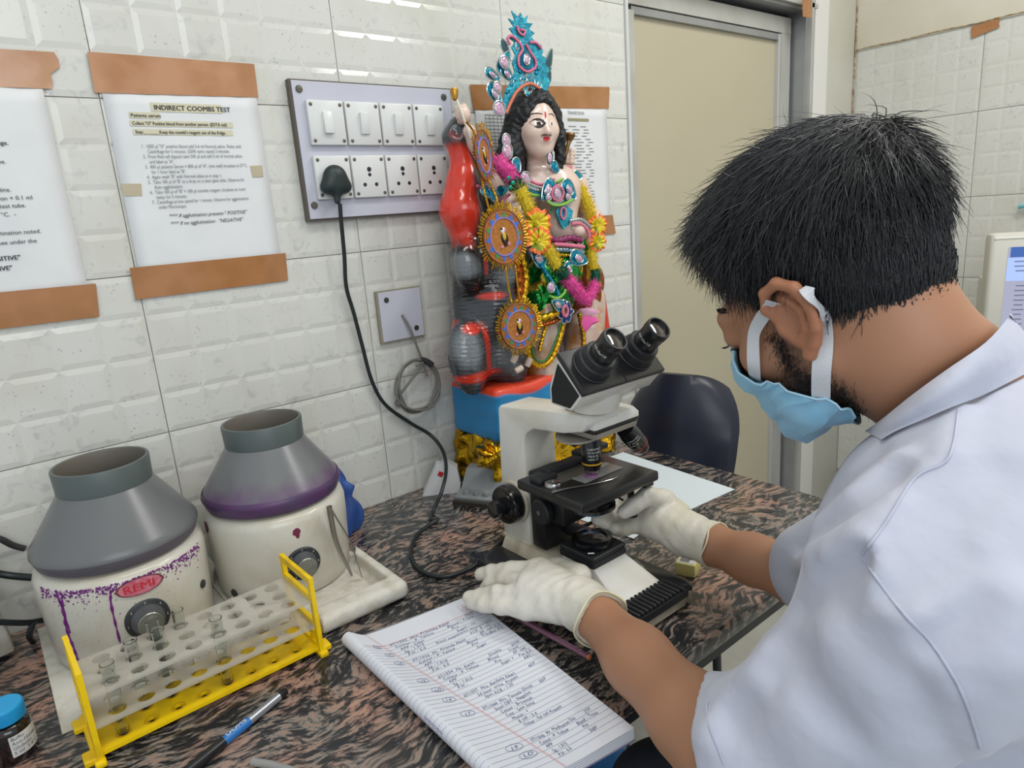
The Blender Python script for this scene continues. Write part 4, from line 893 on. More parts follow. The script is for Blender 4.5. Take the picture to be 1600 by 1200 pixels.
# stage
MB().box((-.003, -.003, .1725), (.151, .128, .014), bev=.003).build('stage', sb, ms, 40)
MB().box((.0, .004, .1640), (.110, .10, .004)).box((.035, .020, .1600), (.085, .06, .0075), bev=.002).build('stage_underplate', mb_, ms)
MB().box((.070, -.030, .1575), (.018, .045, .012), bev=.002).box((.070, -.03, .1675), (.012, .05, .006)).build('stage_slide', sb, ms, 40)
MB().lathe([(.0095, 0), (.0095, -.0035), (0, -.0045)], 24, (0, -.003, .1800), R=rotm(math.pi)).build('stage_aperture', M('lens_glass'), ms) if False else None
st = MB().box((.010, .040, .1850), (.110, .018, .011), bev=.002).box((-.055, .030, .1835), (.034, .022, .0085), bev=.002).box((.055, .048, .190), (.06, .02, .008), bev=.002).build('slide_holder', mb_, ms, 35)
MB().box((-.022, .018, .1803), (.080, .030, .0012)).build('holder_plate', M('worn_metal', '77746B', .4, .5), ms)
MB().lathe([(.0115, .1797), (.0118, .1825), (.0105, .1850), (.006, .1862), (0, .1865)], 28, (-.060, .006, 0)).lathe([(.0017, .1865), (.0017, .1872), (0, .1872)], 10, (-.060, .006, 0)).build('clamp_screw', chrome, ms, 40)
arm_pts = spline([(-.078, -.012, .1812), (-.055, -.018, .1815), (-.030, -.030, .1815), (.004, -.040, .1812), (.018, -.040, .1812)], 6)
MB().tube(arm_pts, list(np.linspace(.0022, .0008, len(arm_pts))), 6, flat=.5).build('spring_arm', chrome, ms, 50)
gl = MB().box((.010, -.010, .1806), (.075, .025, .0010)).build('glass_slide', M('slide_glass', 'C5CBC8', .05, trans=.4, alpha=.55), ms)
MB().box((-.004, -.012, .1813), (.016, .018, .0003)).build('stained_smear', M('smear', '8A5A86', .4, noise=(200, 'A57AA0', .5, .3)), gl)
MB().box((.036, .004, .1814), (.020, .010, .0003)).build('slide_label', M('foil_label', 'B9B6A8', .4), gl)
for k in range(8): MB().box((.012 + k * .0075, .0560 - k * .0003, .1798), (.0007, .0065 if k % 2 else .0045, .0003)).build('scale_mark', M('white_print'), ms)
MB().box((.040, .0590, .1798), (.062, .0007, .0003)).build('scale_line', M('white_print'), ms)
# sub-stage: condenser, filter, focus block
MB().lathe([(.024, .1600), (.030, .158), (.031, .148), (.027, .143), (.027, .139), (.033, .138), (.033, .133), (.025, .131)], 48, (0, -.006, 0)).build('condenser', gb, ms, 40)
MB().lathe([(.0225, .131), (.0225, .127), (.0205, .126), (0, .126)], 40, (0, -.006, 0)).build('filter', M('blue_filter', '3D7FB8', .3), ms, 40)
MB().box((0, .048, .132), (.060, .052, .062), bev=.003).box((-.003, .078, .110), (.056, .030, .12), bev=.003).build('focus_block', sb, ms, 35)
MB().tube([(.02, .010, .142), (.038, -.01, .140), (.038, -.03, .136)], .0016, 6).build('iris_lever', sb, ms)
MB().lathe([(.018, 0), (.019, .002), (.019, .010), (.017, .012), (0, .012)], 32, (-.032, .058, .118), R=rotm(0, -math.pi / 2)).build('condenser_knob', mb_, ms, 40)
MB().lathe([(.0035, .0), (.0035, .0012), (0, .0012)], 12, (-.0442, .058, .118), R=rotm(0, -math.pi / 2)).build('knob_screw', chrome, ms)
MB().lathe([(.0035, .040), (.0035, .092)], 14, (-.012, .078, 0)).lathe([(.0035, .040), (.0035, .092)], 14, (.006, .078, 0)).build('guide_rods', chrome, ms, 40)
# focus knobs, both sides
KY, KZ = .125, .1130
for s in (-1, 1):
    x0 = -.034 if s < 0 else .028; R = rotm(0, s * math.pi / 2)
    MB().lathe([(.033, 0), (.0338, .0015), (.0330, .004), (.029, .0045)], 48, (x0, KY, KZ), R=R).build('knob_collar', grime, ms, 50)
    MB().lathe([(.0295, .004), (.0300, .006), (.0300, .019), (.0285, .022), (.0240, .0225), (.0235, .0250), (.016, .026)], 56, (x0, KY, KZ), R=R).build('coarse_knob', gb, ms, 30)
    mb = MB(); n = 60; V = []; hs = [(.0260, .0125), (.0280, .0132), (.0400, .0128), (.0440, .0122), (.0455, .0100), (.0455, .0)]
    for h, r in hs:
        for k in range(n):
            a = math.tau * k / n; rr = r * (1 + (.035 if (k // 2) % 2 and .027 < h < .0445 else 0)); p = R @ np.array([rr * math.cos(a), rr * math.sin(a), h]); V.append(p + np.array([x0, KY, KZ]))
    mb.add(V, [(j * n + k, j * n + (k + 1) % n, (j + 1) * n + (k + 1) % n, (j + 1) * n + k) for j in range(len(hs) - 1) for k in range(n)]).build('fine_knob', gb, ms, 30)
# lower stage-drive knobs hanging on the right, bracket to lamp
MB().lathe([(.010, .100), (.010, .118), (.005, .119), (.005, .160)], 24, (.066, -.02, 0)).build('stage_drive', sb, ms, 40)
MB().box((.018, .060, .070), (.014, .075, .018), R=rotm(0, 0, .12), bev=.002).build('lamp_bracket', mb_, ms, 35)
MB().tube(spline([(.045, .03, .10), (.058, .035, .085), (.050, .05, .070), (.03, .06, .066)], 6), .0028, 8).build('lamp_lead', cordm, ms, 60)
MB().box((-.072, .122, .018), (.040, .075, .018), bev=.004).build('rear_foot', mb_, ms, 40)
# ---------------------------------------------------------------- painted clay figure by the wall
def S(px, py, y=-.12): return H(px, py, 1, y)
def vc_mat(name, rough=.3, coat=.3, bump=None):
    m = M(name, 'FFFFFF', rough, coat=coat, bump=bump); nt = m.node_tree; a = nt.nodes.new('ShaderNodeVertexColor'); a.layer_name = 'paint'
    nt.links.new(a.outputs[0], nt.nodes['Principled BSDF'].inputs['Base Color']); return m
def paint(o, fn):
    me = o.data; V = np.empty(len(me.vertices) * 3, np.float32); me.vertices.foreach_get('co', V); C = fn(V.reshape(-1, 3)); at = me.color_attributes.new('paint', 'FLOAT_COLOR', 'POINT')
    at.data.foreach_set('color', np.c_[C, np.ones(len(C))].astype(np.float32).ravel())
def blend(base, P, spots):
    C = np.tile(np.array(lin(base)[:3]), (len(P), 1))
    for c, r, col, hard in spots:
        d = np.linalg.norm((P - np.array(c)) / np.array(r), axis=1); w = np.clip((1 - d) * hard + .5, 0, 1)[:, None]; C = C * (1 - w) + np.array(lin(col)[:3]) * w
    return C
fg = thing('clay_figure', 'painted clay figure in a tall teal crown standing on blue and red plinth', 'figurine', (.34, -.10, CZ))
FO = np.array([.34, -.10, CZ])
def fl(mb_or, name, mat, parent=fg, smooth=40):
    mb_or.v = [tuple(np.array(v) - FO) for v in mb_or.v]; return mb_or.build(name, mat, parent, smooth)
def fsdf(f, lo, hi, h, name, mat, parent=fg):
    V, Q = sdf_mesh(f, lo, hi, h); me = mesh_np(name, V - FO, Q); return link(name, me, mat, parent, 180)
# plinth
def plinth(P):
    d = sd_box(P, (.318, -.090, 1.006), (.160, .078, .052), None, .010); d = np.maximum(d, (-(P[:, 0] - .1565) * .5 - (P[:, 1] + .168) * .9) * 1.0)
    top = sd_box(P, (.318, -.090, 1.052 + 0), (.158, .076, .013), None, .010) + .0018 * np.sin(P[:, 0] * 60) * np.sin(P[:, 1] * 70)
    d = smin(d, top, .01); return d + .0012 * np.sin(P[:, 0] * 90 + P[:, 2] * 60) * np.sin(P[:, 2] * 80)
o = fsdf(plinth, (.14, -.19, .94), (.49, -.005, 1.08), .004, 'plinth', vc_mat('plinth_paint', .35, .2))
def pl_col(V):
    P = V + FO; e = 1.0475 + .006 * np.sin(P[:, 0] * 45) - .022 * np.clip(1 - np.abs(P[:, 0] - .17) / .03, 0, 1) * 0; up = np.clip((P[:, 2] - e) / .003 + .5, 0, 1)[:, None]
    return np.array(lin('2585BC')[:3]) * (1 - up) + np.array(lin('E2482C')[:3]) * up
paint(o, pl_col)
# gold foil over the support below
foilm = M('gold_foil', 'D6A824', .22, 1, bump=(70, .8, .004), noise=(18, 'A8761C', .55, .3)); brn = M('copper_foil', '8A5A30', .25, .9, bump=(60, .8, .004))
def foil(P):
    a = np.arctan2(P[:, 1] + .09, P[:, 0] - .318); q = P - np.array([.318, -.090, .905], np.float32); fl_ = np.clip((.965 - P[:, 2]) / .1, 0, 1)
    d = sd_box(q, (0, 0, 0), (.163, .080, .055), None, .02) - .006 * fl_
    return d + .006 * np.sin(q[:, 0] * 95 + q[:, 2] * 60) * np.sin(q[:, 2] * 75 + q[:, 1] * 90) + .003 * np.sin(q[:, 0] * 210 - q[:, 2] * 130 + q[:, 1] * 170)
o = fsdf(foil, (.13, -.20, .856), (.51, -.004, .975), .004, 'foil_skirt', foilm)
def knot(P):
    q = P - np.array(S(765, 705, -.175), np.float32); a = np.arctan2(q[:, 2], q[:, 0]); return np.linalg.norm(q * np.array([1, 1.3, 1.2]), axis=1) - .026 - .007 * np.sin(5 * a + 60 * q[:, 1]) - .003 * np.sin(q[:, 0] * 260) * np.sin(q[:, 2] * 240)
c = S(765, 705, -.175); fsdf(knot, c - .05, c + .05, .003, 'foil_knot', foilm)
# rock column with lava paint
def rock(P):
    pts = [((717, 196), .017), ((716, 214), .0255), ((722, 240), .0215), ((724, 285), .031), ((722, 330), .040), ((733, 375), .034), ((735, 400), .036), ((740, 470), .040), ((742, 530), .044), ((745, 562), .050)]
    C = [(S(*q, -.085), r) for q, r in pts]; d = None
    for (a, ra), (b, rb) in zip(C[:-1], C[1:]):
        e = sd_cap(P, a, b, ra, rb); d = e if d is None else smin(d, e, .015)
    for q, r in (((733, 415), .030), ((775, 430), .030), ((780, 470), .032), ((775, 500), .034), ((727, 545), .034), ((790, 545), .036), ((800, 500), .04), ((790, 400), .035), ((735, 572), .036), ((800, 565), .036)): d = smin(d, sd_ell(P, S(*q, -.125), (r, r * .8, r * 1.6)), .024)
    d = smin(d, sd_cap(P, S(790, 300, -.05), S(830, 540, -.06), .05, .07), .02)
    d = smax(d, -sd_ell(P, S(712, 203, -.110), (.014, .013, .015)), .006)
    low = np.clip((1.33 - P[:, 2]) / .05, 0, 1); d = d + low * .0011 * np.sin(P[:, 2] * 760 + 2.0 * np.sin(P[:, 0] * 60)) + .002 * np.sin(P[:, 0] * 70) * np.sin(P[:, 2] * 50)
    return np.maximum(d, 1.052 - P[:, 2])
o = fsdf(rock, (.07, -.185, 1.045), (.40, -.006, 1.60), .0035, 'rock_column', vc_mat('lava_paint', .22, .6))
RED = 'D63A28'; BLK = '17181A'; GRY = '6E7478'
def rk_col(V):
    P = V + FO
    sp = [(S(735, 385, -.12), (.05, .2, .03), BLK, 2), (S(735, 450, -.12), (.05, .2, .025), BLK, 1.5), (S(725, 415, -.14), (.028, .2, .022), GRY, 2), (S(790, 425, -.14), (.03, .2, .02), GRY, 2), (S(728, 545, -.14), (.026, .2, .035), GRY, 2), (S(792, 550, -.14), (.03, .2, .035), GRY, 1.5),
          (S(724, 305, -.13), (.036, .2, .085), RED, 3), (S(722, 348, -.13), (.034, .2, .018), RED, 3), (S(758, 415, -.14), (.006, .2, .018), RED, 2), (S(768, 462, -.14), (.022, .2, .007), RED, 2), (S(738, 513, -.14), (.022, .2, .010), RED, 2), (S(760, 550, -.14), (.009, .2, .05), RED, 2), (S(785, 515, -.14), (.018, .2, .008), RED, 2), (S(755, 590, -.16), (.05, .2, .010), RED, 2),
          (S(722, 232, -.12), (.03, .2, .012), '2A2626', 2), (S(722, 250, -.12), (.030, .2, .030), RED, 2.5), (S(716, 205, -.13), (.022, .03, .016), 'B83A30', 2.0)]
    C = blend('3A3E42', P, sp); pass
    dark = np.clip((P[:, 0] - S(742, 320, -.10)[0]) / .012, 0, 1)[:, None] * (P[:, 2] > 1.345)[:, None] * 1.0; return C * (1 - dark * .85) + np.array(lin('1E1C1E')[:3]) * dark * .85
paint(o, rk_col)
# body
hc = S(836, 198, -.112)
Rf = rotm(0, 0, -.28)
def Lh(x, y, z): return hc + Rf @ np.array([x, y, z])
def chain(P, pts, k=.01, d=None):
    for (a, ra), (b, rb) in zip(pts[:-1], pts[1:]):
        e = sd_cap(P, a, b, ra, rb); d = e if d is None else smin(d, e, k)
    return d
def headf(P):
    q = (P - hc.astype(np.float32)) @ Rf.astype(np.float32)
    d = sd_ell(q, (0, .004, .008), (.043, .048, .050)); d = smin(d, sd_ell(q, (0, -.012, -.020), (.034, .034, .042)), .02); d = smin(d, sd_ell(q, (0, -.026, -.047), (.014, .013, .012)), .018)
    d = smin(d, sd_cap(q, (0, -.046, .002), (0, -.055, -.017), .0045, .0062), .009); d = smin(d, sd_ell(q, (-.0055, -.050, -.019), (.004, .004, .003)), .003); d = smin(d, sd_ell(q, (.0055, -.050, -.019), (.004, .004, .003)), .003)
    for s in (-1, 1): d = smin(d, sd_ell(q, (s * .019, -.033, -.012), (.014, .012, .014)), .012)
    d = smin(d, sd_ell(q, (0, -.044, -.030), (.0105, .005, .0045)), .006)
    return d
neck = [(Lh(0, .004, -.03), .020), (Lh(0, .008, -.085), .0190)]
chest = S(868, 298, -.105)
def bodyf(P):
    d = headf(P); d = smin(d, chain(P, neck), .012)
    for k in range(3): d = smin(d, sd_ell(P, Lh(0, .004, -.058 - .010 * k), (.0205, .020, .0035)), .004)
    t = sd_ell(P, chest, (.060, .040, .048)); t = smin(t, chain(P, [(S(842, 296, -.09), .026), (S(886, 294, -.09), .025)]), .03)
    t = smin(t, chain(P, [(chest, .045), (S(872, 345, -.105), .037), (S(878, 385, -.105), .046)]), .03); t = smin(t, sd_ell(P, S(872, 350, -.125), (.032, .026, .032)), .02)
    t = smax(t, -sd_ell(P, S(873, 350, -.153), (.0025, .006, .004)), .004)
    d = smin(d, t, .02)
    L_ = [(S(830, 296, -.09), .024), (S(795, 325, -.085), .022), (S(770, 290, -.10), .018), (S(742, 225, -.115), .013), (S(733, 205, -.118), .012)]; d = smin(d, chain(P, L_), .012)
    R_ = [(S(895, 296, -.08), .024), (S(915, 330, -.08), .02), (S(905, 285, -.09), .015), (S(888, 262, -.10), .011)]; d = smin(d, chain(P, R_), .012)
    F_ = [(S(825, 298, -.10), .024), (S(805, 335, -.125), .021), (S(835, 362, -.150), .016)]; d = smin(d, chain(P, F_), .012)
    G_ = [(S(900, 296, -.09), .024), (S(925, 340, -.11), .02), (S(915, 362, -.14), .014), (S(903, 360, -.155), .013)]; d = smin(d, chain(P, G_), .012)
    return d
skin_f = M('clay_skin', 'DCC3B4', .3, coat=.5)
o = fsdf(bodyf, (.13, -.20, 1.22), (.56, -.02, 1.61), .0032, 'body', skin_f)
# hands of the figure, fingers curled
def fist(name, c, ax, up, s=1.0, span=.011):
    c = np.array(c); ax = np.array(ax, float); ax /= np.linalg.norm(ax); up = np.array(up, float); up -= ax * (up @ ax); up /= np.linalg.norm(up); w = np.cross(ax, up)
    def f(P):
        d = sd_ell(P, c, (.018 * s, .014 * s, .018 * s), np.array([ax, w, up]).T)
        for k in range(4):
            o_ = c + ax * (k - 1.5) * span * s * .85 + up * .010 * s
            d = smin(d, chain(P, [(o_, .0056 * s), (o_ - w * .013 * s + up * .004 * s, .0054 * s), (o_ - w * .018 * s - up * .008 * s, .005 * s), (o_ - w * .008 * s - up * .014 * s, .0044 * s)], .002), .003)
        d = smin(d, chain(P, [(c - up * .008 * s + ax * .012 * s, .006 * s), (c - w * .012 * s + up * .004 * s + ax * .016 * s, .0050 * s), (c - w * .018 * s + up * .010 * s + ax * .006 * s, .0044 * s)], .003), .003)
        return d
    return fsdf(f, c - .036 * s, c + .036 * s, .0016, name, skin_f)
fist('hand', S(724, 178, -.118), (.25, 0, -.9), (.2, .1, .9), .85)
fist('hand', S(884, 245, -.10), (.1, 0, .95), (.9, .1, .1), .78)
fist('hand', S(903, 358, -.155), (.8, 0, .3), (0, .2, 1), .85)
gold = M('gold_paint', 'B88A3A', .3, .8)
mbx = MB().tube([S(712, 152, -.125), S(722, 178, -.135), S(735, 215, -.135)], .0022, 8); fl(mbx, 'baton', M('cream_stick', 'D8CFC0', .4)); fl(MB().lathe([(0, 0), (.005, .003), (.0078, .016), (.0062, .021), (0, .022)], 16, S(711, 158, -.125)), 'baton_knob', gold)
fl(MB().tube([S(890, 217, -.12), S(884, 240, -.125), S(880, 262, -.12)], [.0045, .004, .0025], 10), 'sceptre', M('bronze', '7A5A34', .35, .6)); fl(MB().lathe([(0, 0), (.006, .002), (.0120, .013), (.0105, .017), (0, .015)], 16, S(889, 222, -.12), R=rotm(0, .2)), 'sceptre_head', M('bronze'))
# hair
hairm = M('clay_hair', '15171A', .4, bump=(110, .9, .004))
def hairf(P):
    q = (P - hc.astype(np.float32)) @ Rf.astype(np.float32)
    d = sd_ell(q, (0, .010, .018), (.053, .056, .058)); cut = sd_ell(q, (.003, -.062, -.014), (.039, .045, .066)); d = smax(d, -cut, .008); d = np.maximum(d, -q[:, 2] - .005)
    for pts in ([((.000, .0), .0)],): pass
    c_ = [(-.044, .0, .02), (-.052, .006, -.02), (-.060, .010, -.055), (-.068, .012, -.078)]
    l = chain(q, [(c_[0], .016), (c_[1], .019), (c_[2], .023), (c_[3], .017)], .01); l2 = chain(q, [((-.042, -.004, -.01), .012), ((-.044, -.004, -.045), .016), ((-.046, -.002, -.085), .015)], .01)
    r = chain(q, [((.044, .0, .02), .014), ((.048, -.006, -.02), .013), ((.048, -.008, -.06), .009), ((.044, -.01, -.085), .005)], .01)
    bk_ = chain(q, [((0, .035, .0), .042), ((0, .04, -.06), .04)], .02)
    d = smin(smin(smin(smin(d, l, .012), l2, .012), r, .012), bk_, .02)
    return d + .0016 * np.sin(q[:, 0] * 330 + 3 * np.sin(q[:, 2] * 90)) * np.sin(q[:, 2] * 300 + 2 * np.sin(q[:, 1] * 120))
fsdf(hairf, hc - .12, hc + .10, .0025, 'hair', hairm)
# painted face: every stroke lies on the clay
def onf(px, py, lift=.0004):
    p = march(bodyf, px, py, 1.0, 1.5, 900); v = CAM - p; v /= np.linalg.norm(v); return p + v * lift
def stroke(pix, r, name, mat, n=5, lift=.0003, flat=.6):
    P = spline([onf(*q, lift) for q in pix], n); m = len(P); rr = r if hasattr(r, '__len__') else [r * (.35 + .65 * math.sin(math.pi * (i + .5) / m) ** .7) for i in range(m)]
    return fl(MB().tube(P, rr, 6, flat=flat), name, mat, fg, 60)
blkp = M('black_paint', '14100F', .35); lip = M('lip_red', 'CC3344', .3, coat=.4); wht = M('eye_white', 'E6E2DC', .25)
def fill(pix, name, mat, lift=.0008):
    P = [onf(*q, lift) for q in pix]; c = np.mean(P, 0); return fl(MB().add([c] + P, [(0, i + 1, (i + 1) % len(P) + 1) for i in range(len(P))]), name, mat)
fill([(826, 192), (832, 187), (841, 185), (849, 187), (853, 193), (847, 199), (837, 199)], 'eye_lining', M('brown_paint', '2E1A14', .4), .0006)
fill([(833, 193), (838, 189), (844, 189), (849, 193), (843, 196), (837, 196)], 'eye', wht, .0012)
fill([(839, 190.5), (843, 189.5), (846, 192), (845, 195.5), (840, 195.5), (838.5, 193)], 'iris', M('iris_dark', '2A1812', .2, coat=.8), .0018)
fill([(858, 193), (861, 188), (864, 190), (864, 195), (860, 197)], 'eye', wht, .0012)
fill([(860.5, 191), (863, 190.5), (863.2, 195), (861, 195.5)], 'iris', M('iris_dark'), .0018)
stroke([(827, 192), (835, 186), (845, 186), (853, 192)], .0013, 'eye_line', blkp); stroke([(828, 193), (838, 199), (847, 198.5), (853, 193)], .0010, 'eye_line', blkp)
stroke([(820, 186), (828, 179), (838, 177), (848, 178)], .0017, 'eyebrow', blkp); stroke([(857, 179), (862, 178), (866, 183)], .0014, 'eyebrow', blkp)
stroke([(845.5, 212.5), (850, 210.6), (855.5, 211.5)], .0014, 'moustache', blkp, 5, .0012); stroke([(857, 211.5), (860, 211), (862, 212)], .0012, 'moustache', blkp, 5, .0012)
fill([(847.5, 215.5), (851, 213.4), (854, 214.2), (857, 213.4), (861, 215.6), (856, 216.6), (851, 216.6)], 'upper_lip', lip, .0022); fill([(848.5, 216.4), (855, 216.8), (860.5, 216.4), (858, 219.6), (854, 220.6), (850.5, 219.4)], 'lower_lip', lip, .0028)
stroke([(852, 174), (853, 184)], .0018, 'brow_mark', lip)
# ---- crown
teal = M('teal_foil', '35A9BE', .3, .3, bump=(160, .9, .003), noise=(110, '1F86A0', .5, .15)); tealg = M('teal_glitter', '1E86A8', .2, .7, noise=(160, '59D0DE', .6, .1)); silver = M('silver_trim', 'B9C4C4', .25, .8); pinkr = M('pink_cord', 'E07A98', .55, bump=(600, 1, .002)); gem = M('gem', 'D9B6C4', .05, .2, coat=1, noise=(300, 'B58FB0', .5, .2)); orr = M('orange_cord', 'DE7F62', .5, bump=(600, 1, .002)); green_b = M('lime_cord', '8CC957', .5, bump=(600, 1, .002))
YC = -.130
def plate2(pix, y, th, name, mat, parent=fg, bend=0):
    P = [S(*q, y) for q in pix]; c = np.mean(P, 0); n = len(P); V = [c + np.array([0, -th, 0])] + [p + np.array([0, -th * .5, 0]) for p in P] + [p + np.array([0, th * .5, 0]) for p in P] + [c + np.array([0, th * .5, 0])]
    F = [(0, i + 1, (i + 1) % n + 1) for i in range(n)] + [(i + 1, n + i + 1, n + (i + 1) % n + 1, (i + 1) % n + 1) for i in range(n)] + [(2 * n + 1, n + (i + 1) % n + 1, n + i + 1) for i in range(n)]
    return fl(MB().add(V, F), name, mat, parent, 30)
def cord(pix, y, r, name, mat, parent=fg, closed=False, n=6, beads=True):
    P = spline([S(*q, y) for q in pix], n, closed); m = len(P)
    if beads:
        # twisted cord: radius ripples along the length
        D = [0]; 
        for a, b in zip(P[:-1], P[1:]): D.append(D[-1] + np.linalg.norm(b - a))
        L_ = D[-1]; k = max(12, int(L_ / (r * .55))); t = np.linspace(0, L_, k); P = [np.array([np.interp(x, D, [p[i] for p in P]) for i in range(3)]) for x in t]; rr = [r * (1 if i % 3 else .72) for i in range(k)]
    else: rr = r
    return fl(MB().tube(P, rr, 7, closed=False), name, mat, parent, 60)
cr_out = [(790, 178), (785, 160), (790, 140), (799, 126), (804, 112), (800, 98), (805, 86), (799, 74), (804, 66), (796, 60), (801, 52), (795, 44), (803, 42), (794, 29), (805, 34), (799, 17), (809, 27), (813, 20), (818, 30), (824, 24), (822, 36), (832, 37), (826, 46), (835, 52), (829, 58), (837, 66), (845, 70), (848, 80), (846, 86), (853, 92), (851, 100), (858, 108), (854, 116), (859, 128), (856, 138), (853, 146), (842, 137), (828, 130), (815, 134), (805, 146), (798, 162)]
P = [S(*q, YC) for q in cr_out]
# concave outline: extrude as ngon
n = len(P); V = [p + np.array([0, -.0015, 0]) for p in P] + [p + np.array([0, .0015, 0]) for p in P]; fl(MB().add(V, [tuple(range(n)), tuple(range(2 * n - 1, n - 1, -1))] + [(i, n + i, n + (i + 1) % n, (i + 1) % n) for i in range(n)]), 'crown', teal, fg, 30)
def gemo(px, py, rx, ry, y, ang=0, ring=silver):
    c = S(px, py, y); Rg = rotm(0, ang, 0); o = fl(MB().blob(c, (rx, .0030, ry), 14, 7, R=Rg), 'gem', gem, fg, 180)
    pts = [c + Rg @ np.array([rx * 1.15 * math.cos(a), -.0005, ry * 1.15 * math.sin(a)]) for a in np.linspace(0, math.tau, 25)[:-1]]; fl(MB().tube(pts, .0013, 5, closed=True), 'gem_setting', ring, fg, 60)
def petal(cx, cy, L_, W_, ang, y, mat=tealg, g=True):
    c = S(cx, cy, y); Rg = rotm(0, ang, 0); n = 22; pts = []
    for k in range(n):
        t = k / n * math.tau; x = math.cos(t); w = math.sin(t) * (1 - .45 * x); pts.append(c + Rg @ np.array([x * L_, 0, w * W_]))
    V = [c + np.array([0, -.003, 0])] + pts + [p + np.array([0, .0015, 0]) for p in pts]
    fl(MB().add(V, [(0, i + 1, (i + 1) % n + 1) for i in range(n)] + [(i + 1, n + i + 1, n + (i + 1) % n + 1, (i + 1) % n + 1) for i in range(n)] + [tuple(range(2 * n, n, -1))]), 'petal', mat, fg, 60)
    fl(MB().tube(pts, .0014, 5, closed=True), 'petal_trim', silver, fg, 60)
    if g: gemo(cx, cy, L_ * .38, W_ * .42, y - .004, ang)
rgc = np.random.default_rng(4)
for k in range(34):
    u = rgc.uniform(0, 1); cx_, cy_ = 806 + 46 * u * rgc.uniform(.3, 1), 60 + 95 * u; petal(cx_, cy_, .0085, .0045, rgc.uniform(0, 6), YC - .0018, teal, False) if (cx_ - 823) ** 2 + (cy_ - 92) ** 2 > 500 else None
for a in ((788, 98, .024, .0125, -1.0), (770, 117, .018, .0085, .45), (774, 147, .022, .0125, .95), (793, 116, .018, .010, .75)): petal(*a, YC - .002)
petal(791, 78, .020, .007, 1.0, YC, M('dark_trim', '3C5A60', .3, .5), False); petal(857, 96, .026, .009, -1.15, YC + .004, M('dark_trim'), False); petal(857, 118, .018, .007, -1.3, YC + .004, M('dark_trim'), False)
gemo(788, 97, .0095, .0095, YC - .008); gemo(777, 136, .0080, .0080, YC - .008); gemo(780, 170, .0120, .0120, YC - .006); gemo(823, 93, .0062, .0085, YC - .006, .3)
plate2([(813, 100), (815, 88), (821, 76), (829, 84), (833, 96), (829, 108), (820, 108)], YC - .003, .002, 'crown_drop', M('deep_teal', '1A6A86', .3, .3))
cord([(791, 177), (798, 160), (807, 144), (818, 134), (830, 131), (843, 138)], YC - .005, .0034, 'crown_cord', orr)
cord([(797, 70), (793, 60), (799, 56), (809, 64), (816, 77), (810, 90), (812, 104), (824, 112), (836, 106), (837, 95), (829, 82), (822, 69)], YC - .004, .0028, 'crown_cord', pinkr)
cord([(828, 66), (838, 67), (846, 76)], YC - .004, .0028, 'crown_cord', pinkr); cord([(808, 40), (811, 50), (818, 55), (820, 48), (813, 46)], YC - .004, .0024, 'crown_cord', pinkr)
rg = np.random.default_rng(11)
for k in range(14):
    u = rg.uniform(0, 1); q = (793 + 55 * u + rg.uniform(-3, 3), 166 - 100 * math.sin(u * 2.4) * .35 - 25 + rg.uniform(-6, 6)); gp2 = S(*q, YC - .003); fl(MB().blob(gp2, (.004, .0015, .003), 8, 5), 'sequin', tealg, fg, 180)
# earrings
for c in ((791, 219, .010), (793, 236, .0125)): gemo(c[0], c[1], c[2] * .8, c[2], -.150, 0, silver)
gemo(859, 247, .006, .010, -.150, .2, M('dark_trim'))
# ---- collar and breast ornament
cord([(818, 272), (828, 282), (842, 288), (856, 287), (866, 280)], -.150, .0032, 'neck_cord', pinkr)
for pix, m_ in (([(812, 280), (826, 292), (842, 298), (858, 297), (872, 290)], silver), ([(815, 286), (828, 298), (842, 303), (858, 302)], M('deep_teal')), ([(817, 292), (828, 303), (842, 305)], green_b)): cord(pix, -.150, .0034, 'collar_band', m_)
plate2([(806, 278), (820, 290), (842, 300), (862, 300), (884, 292), (905, 290), (900, 302), (870, 312), (842, 312), (818, 302), (804, 290)], -.1475, .003, 'collar_plate', M('silver_lace', '9DA6AA', .35, .5, noise=(260, '4E7F90', .52, .1)))
gemo(821, 278, .010, .010, -.156); cord([(870, 285), (882, 280), (896, 288)], -.148, .003, 'collar_band', green_b)
petal(856, 297, .024, .014, 2.3, -.160); petal(890, 297, .024, .014, .85, -.160)
for k in range(1): gemo(871, 302, .0075, .0090, -.166)
P = [S(871 + 9 * math.cos(a), 302 + 11 * math.sin(a), -.164) for a in np.linspace(0, math.tau, 26)[:-1]]; fl(MB().tube(P, .0030, 6, closed=True), 'brooch_ring', pinkr, fg, 60)
plate2([(853, 300), (860, 290), (882, 290), (897, 300), (898, 312), (888, 320), (870, 323), (858, 316)], -.156, .003, 'brooch_plate', silver)
cord([(855, 314), (864, 320), (878, 320), (895, 312)], -.164, .0030, 'brooch_band', green_b); gemo(857, 308, .006, .006, -.163); gemo(888, 307, .006, .006, -.163)
plate2([(868, 330), (874, 322), (886, 322), (895, 330), (892, 342), (888, 352), (880, 358), (874, 348)], -.158, .003, 'pendant', teal)
P = [S(880 + 4 * math.cos(a), 333 + 9 * math.sin(a), -.163) for a in np.linspace(0, math.tau, 22)[:-1]]; fl(MB().tube(P, .0022, 6, closed=True), 'pendant_ring', pinkr, fg, 60)
cord([(865, 322), (858, 335), (850, 350)], -.155, .003, 'beaded_chain', M('green_bead', '2E7A3C', .35, .2)); cord([(858, 330), (852, 342), (848, 352)], -.158, .003, 'beaded_chain', M('maroon_bead', '6E2438', .35, .2))
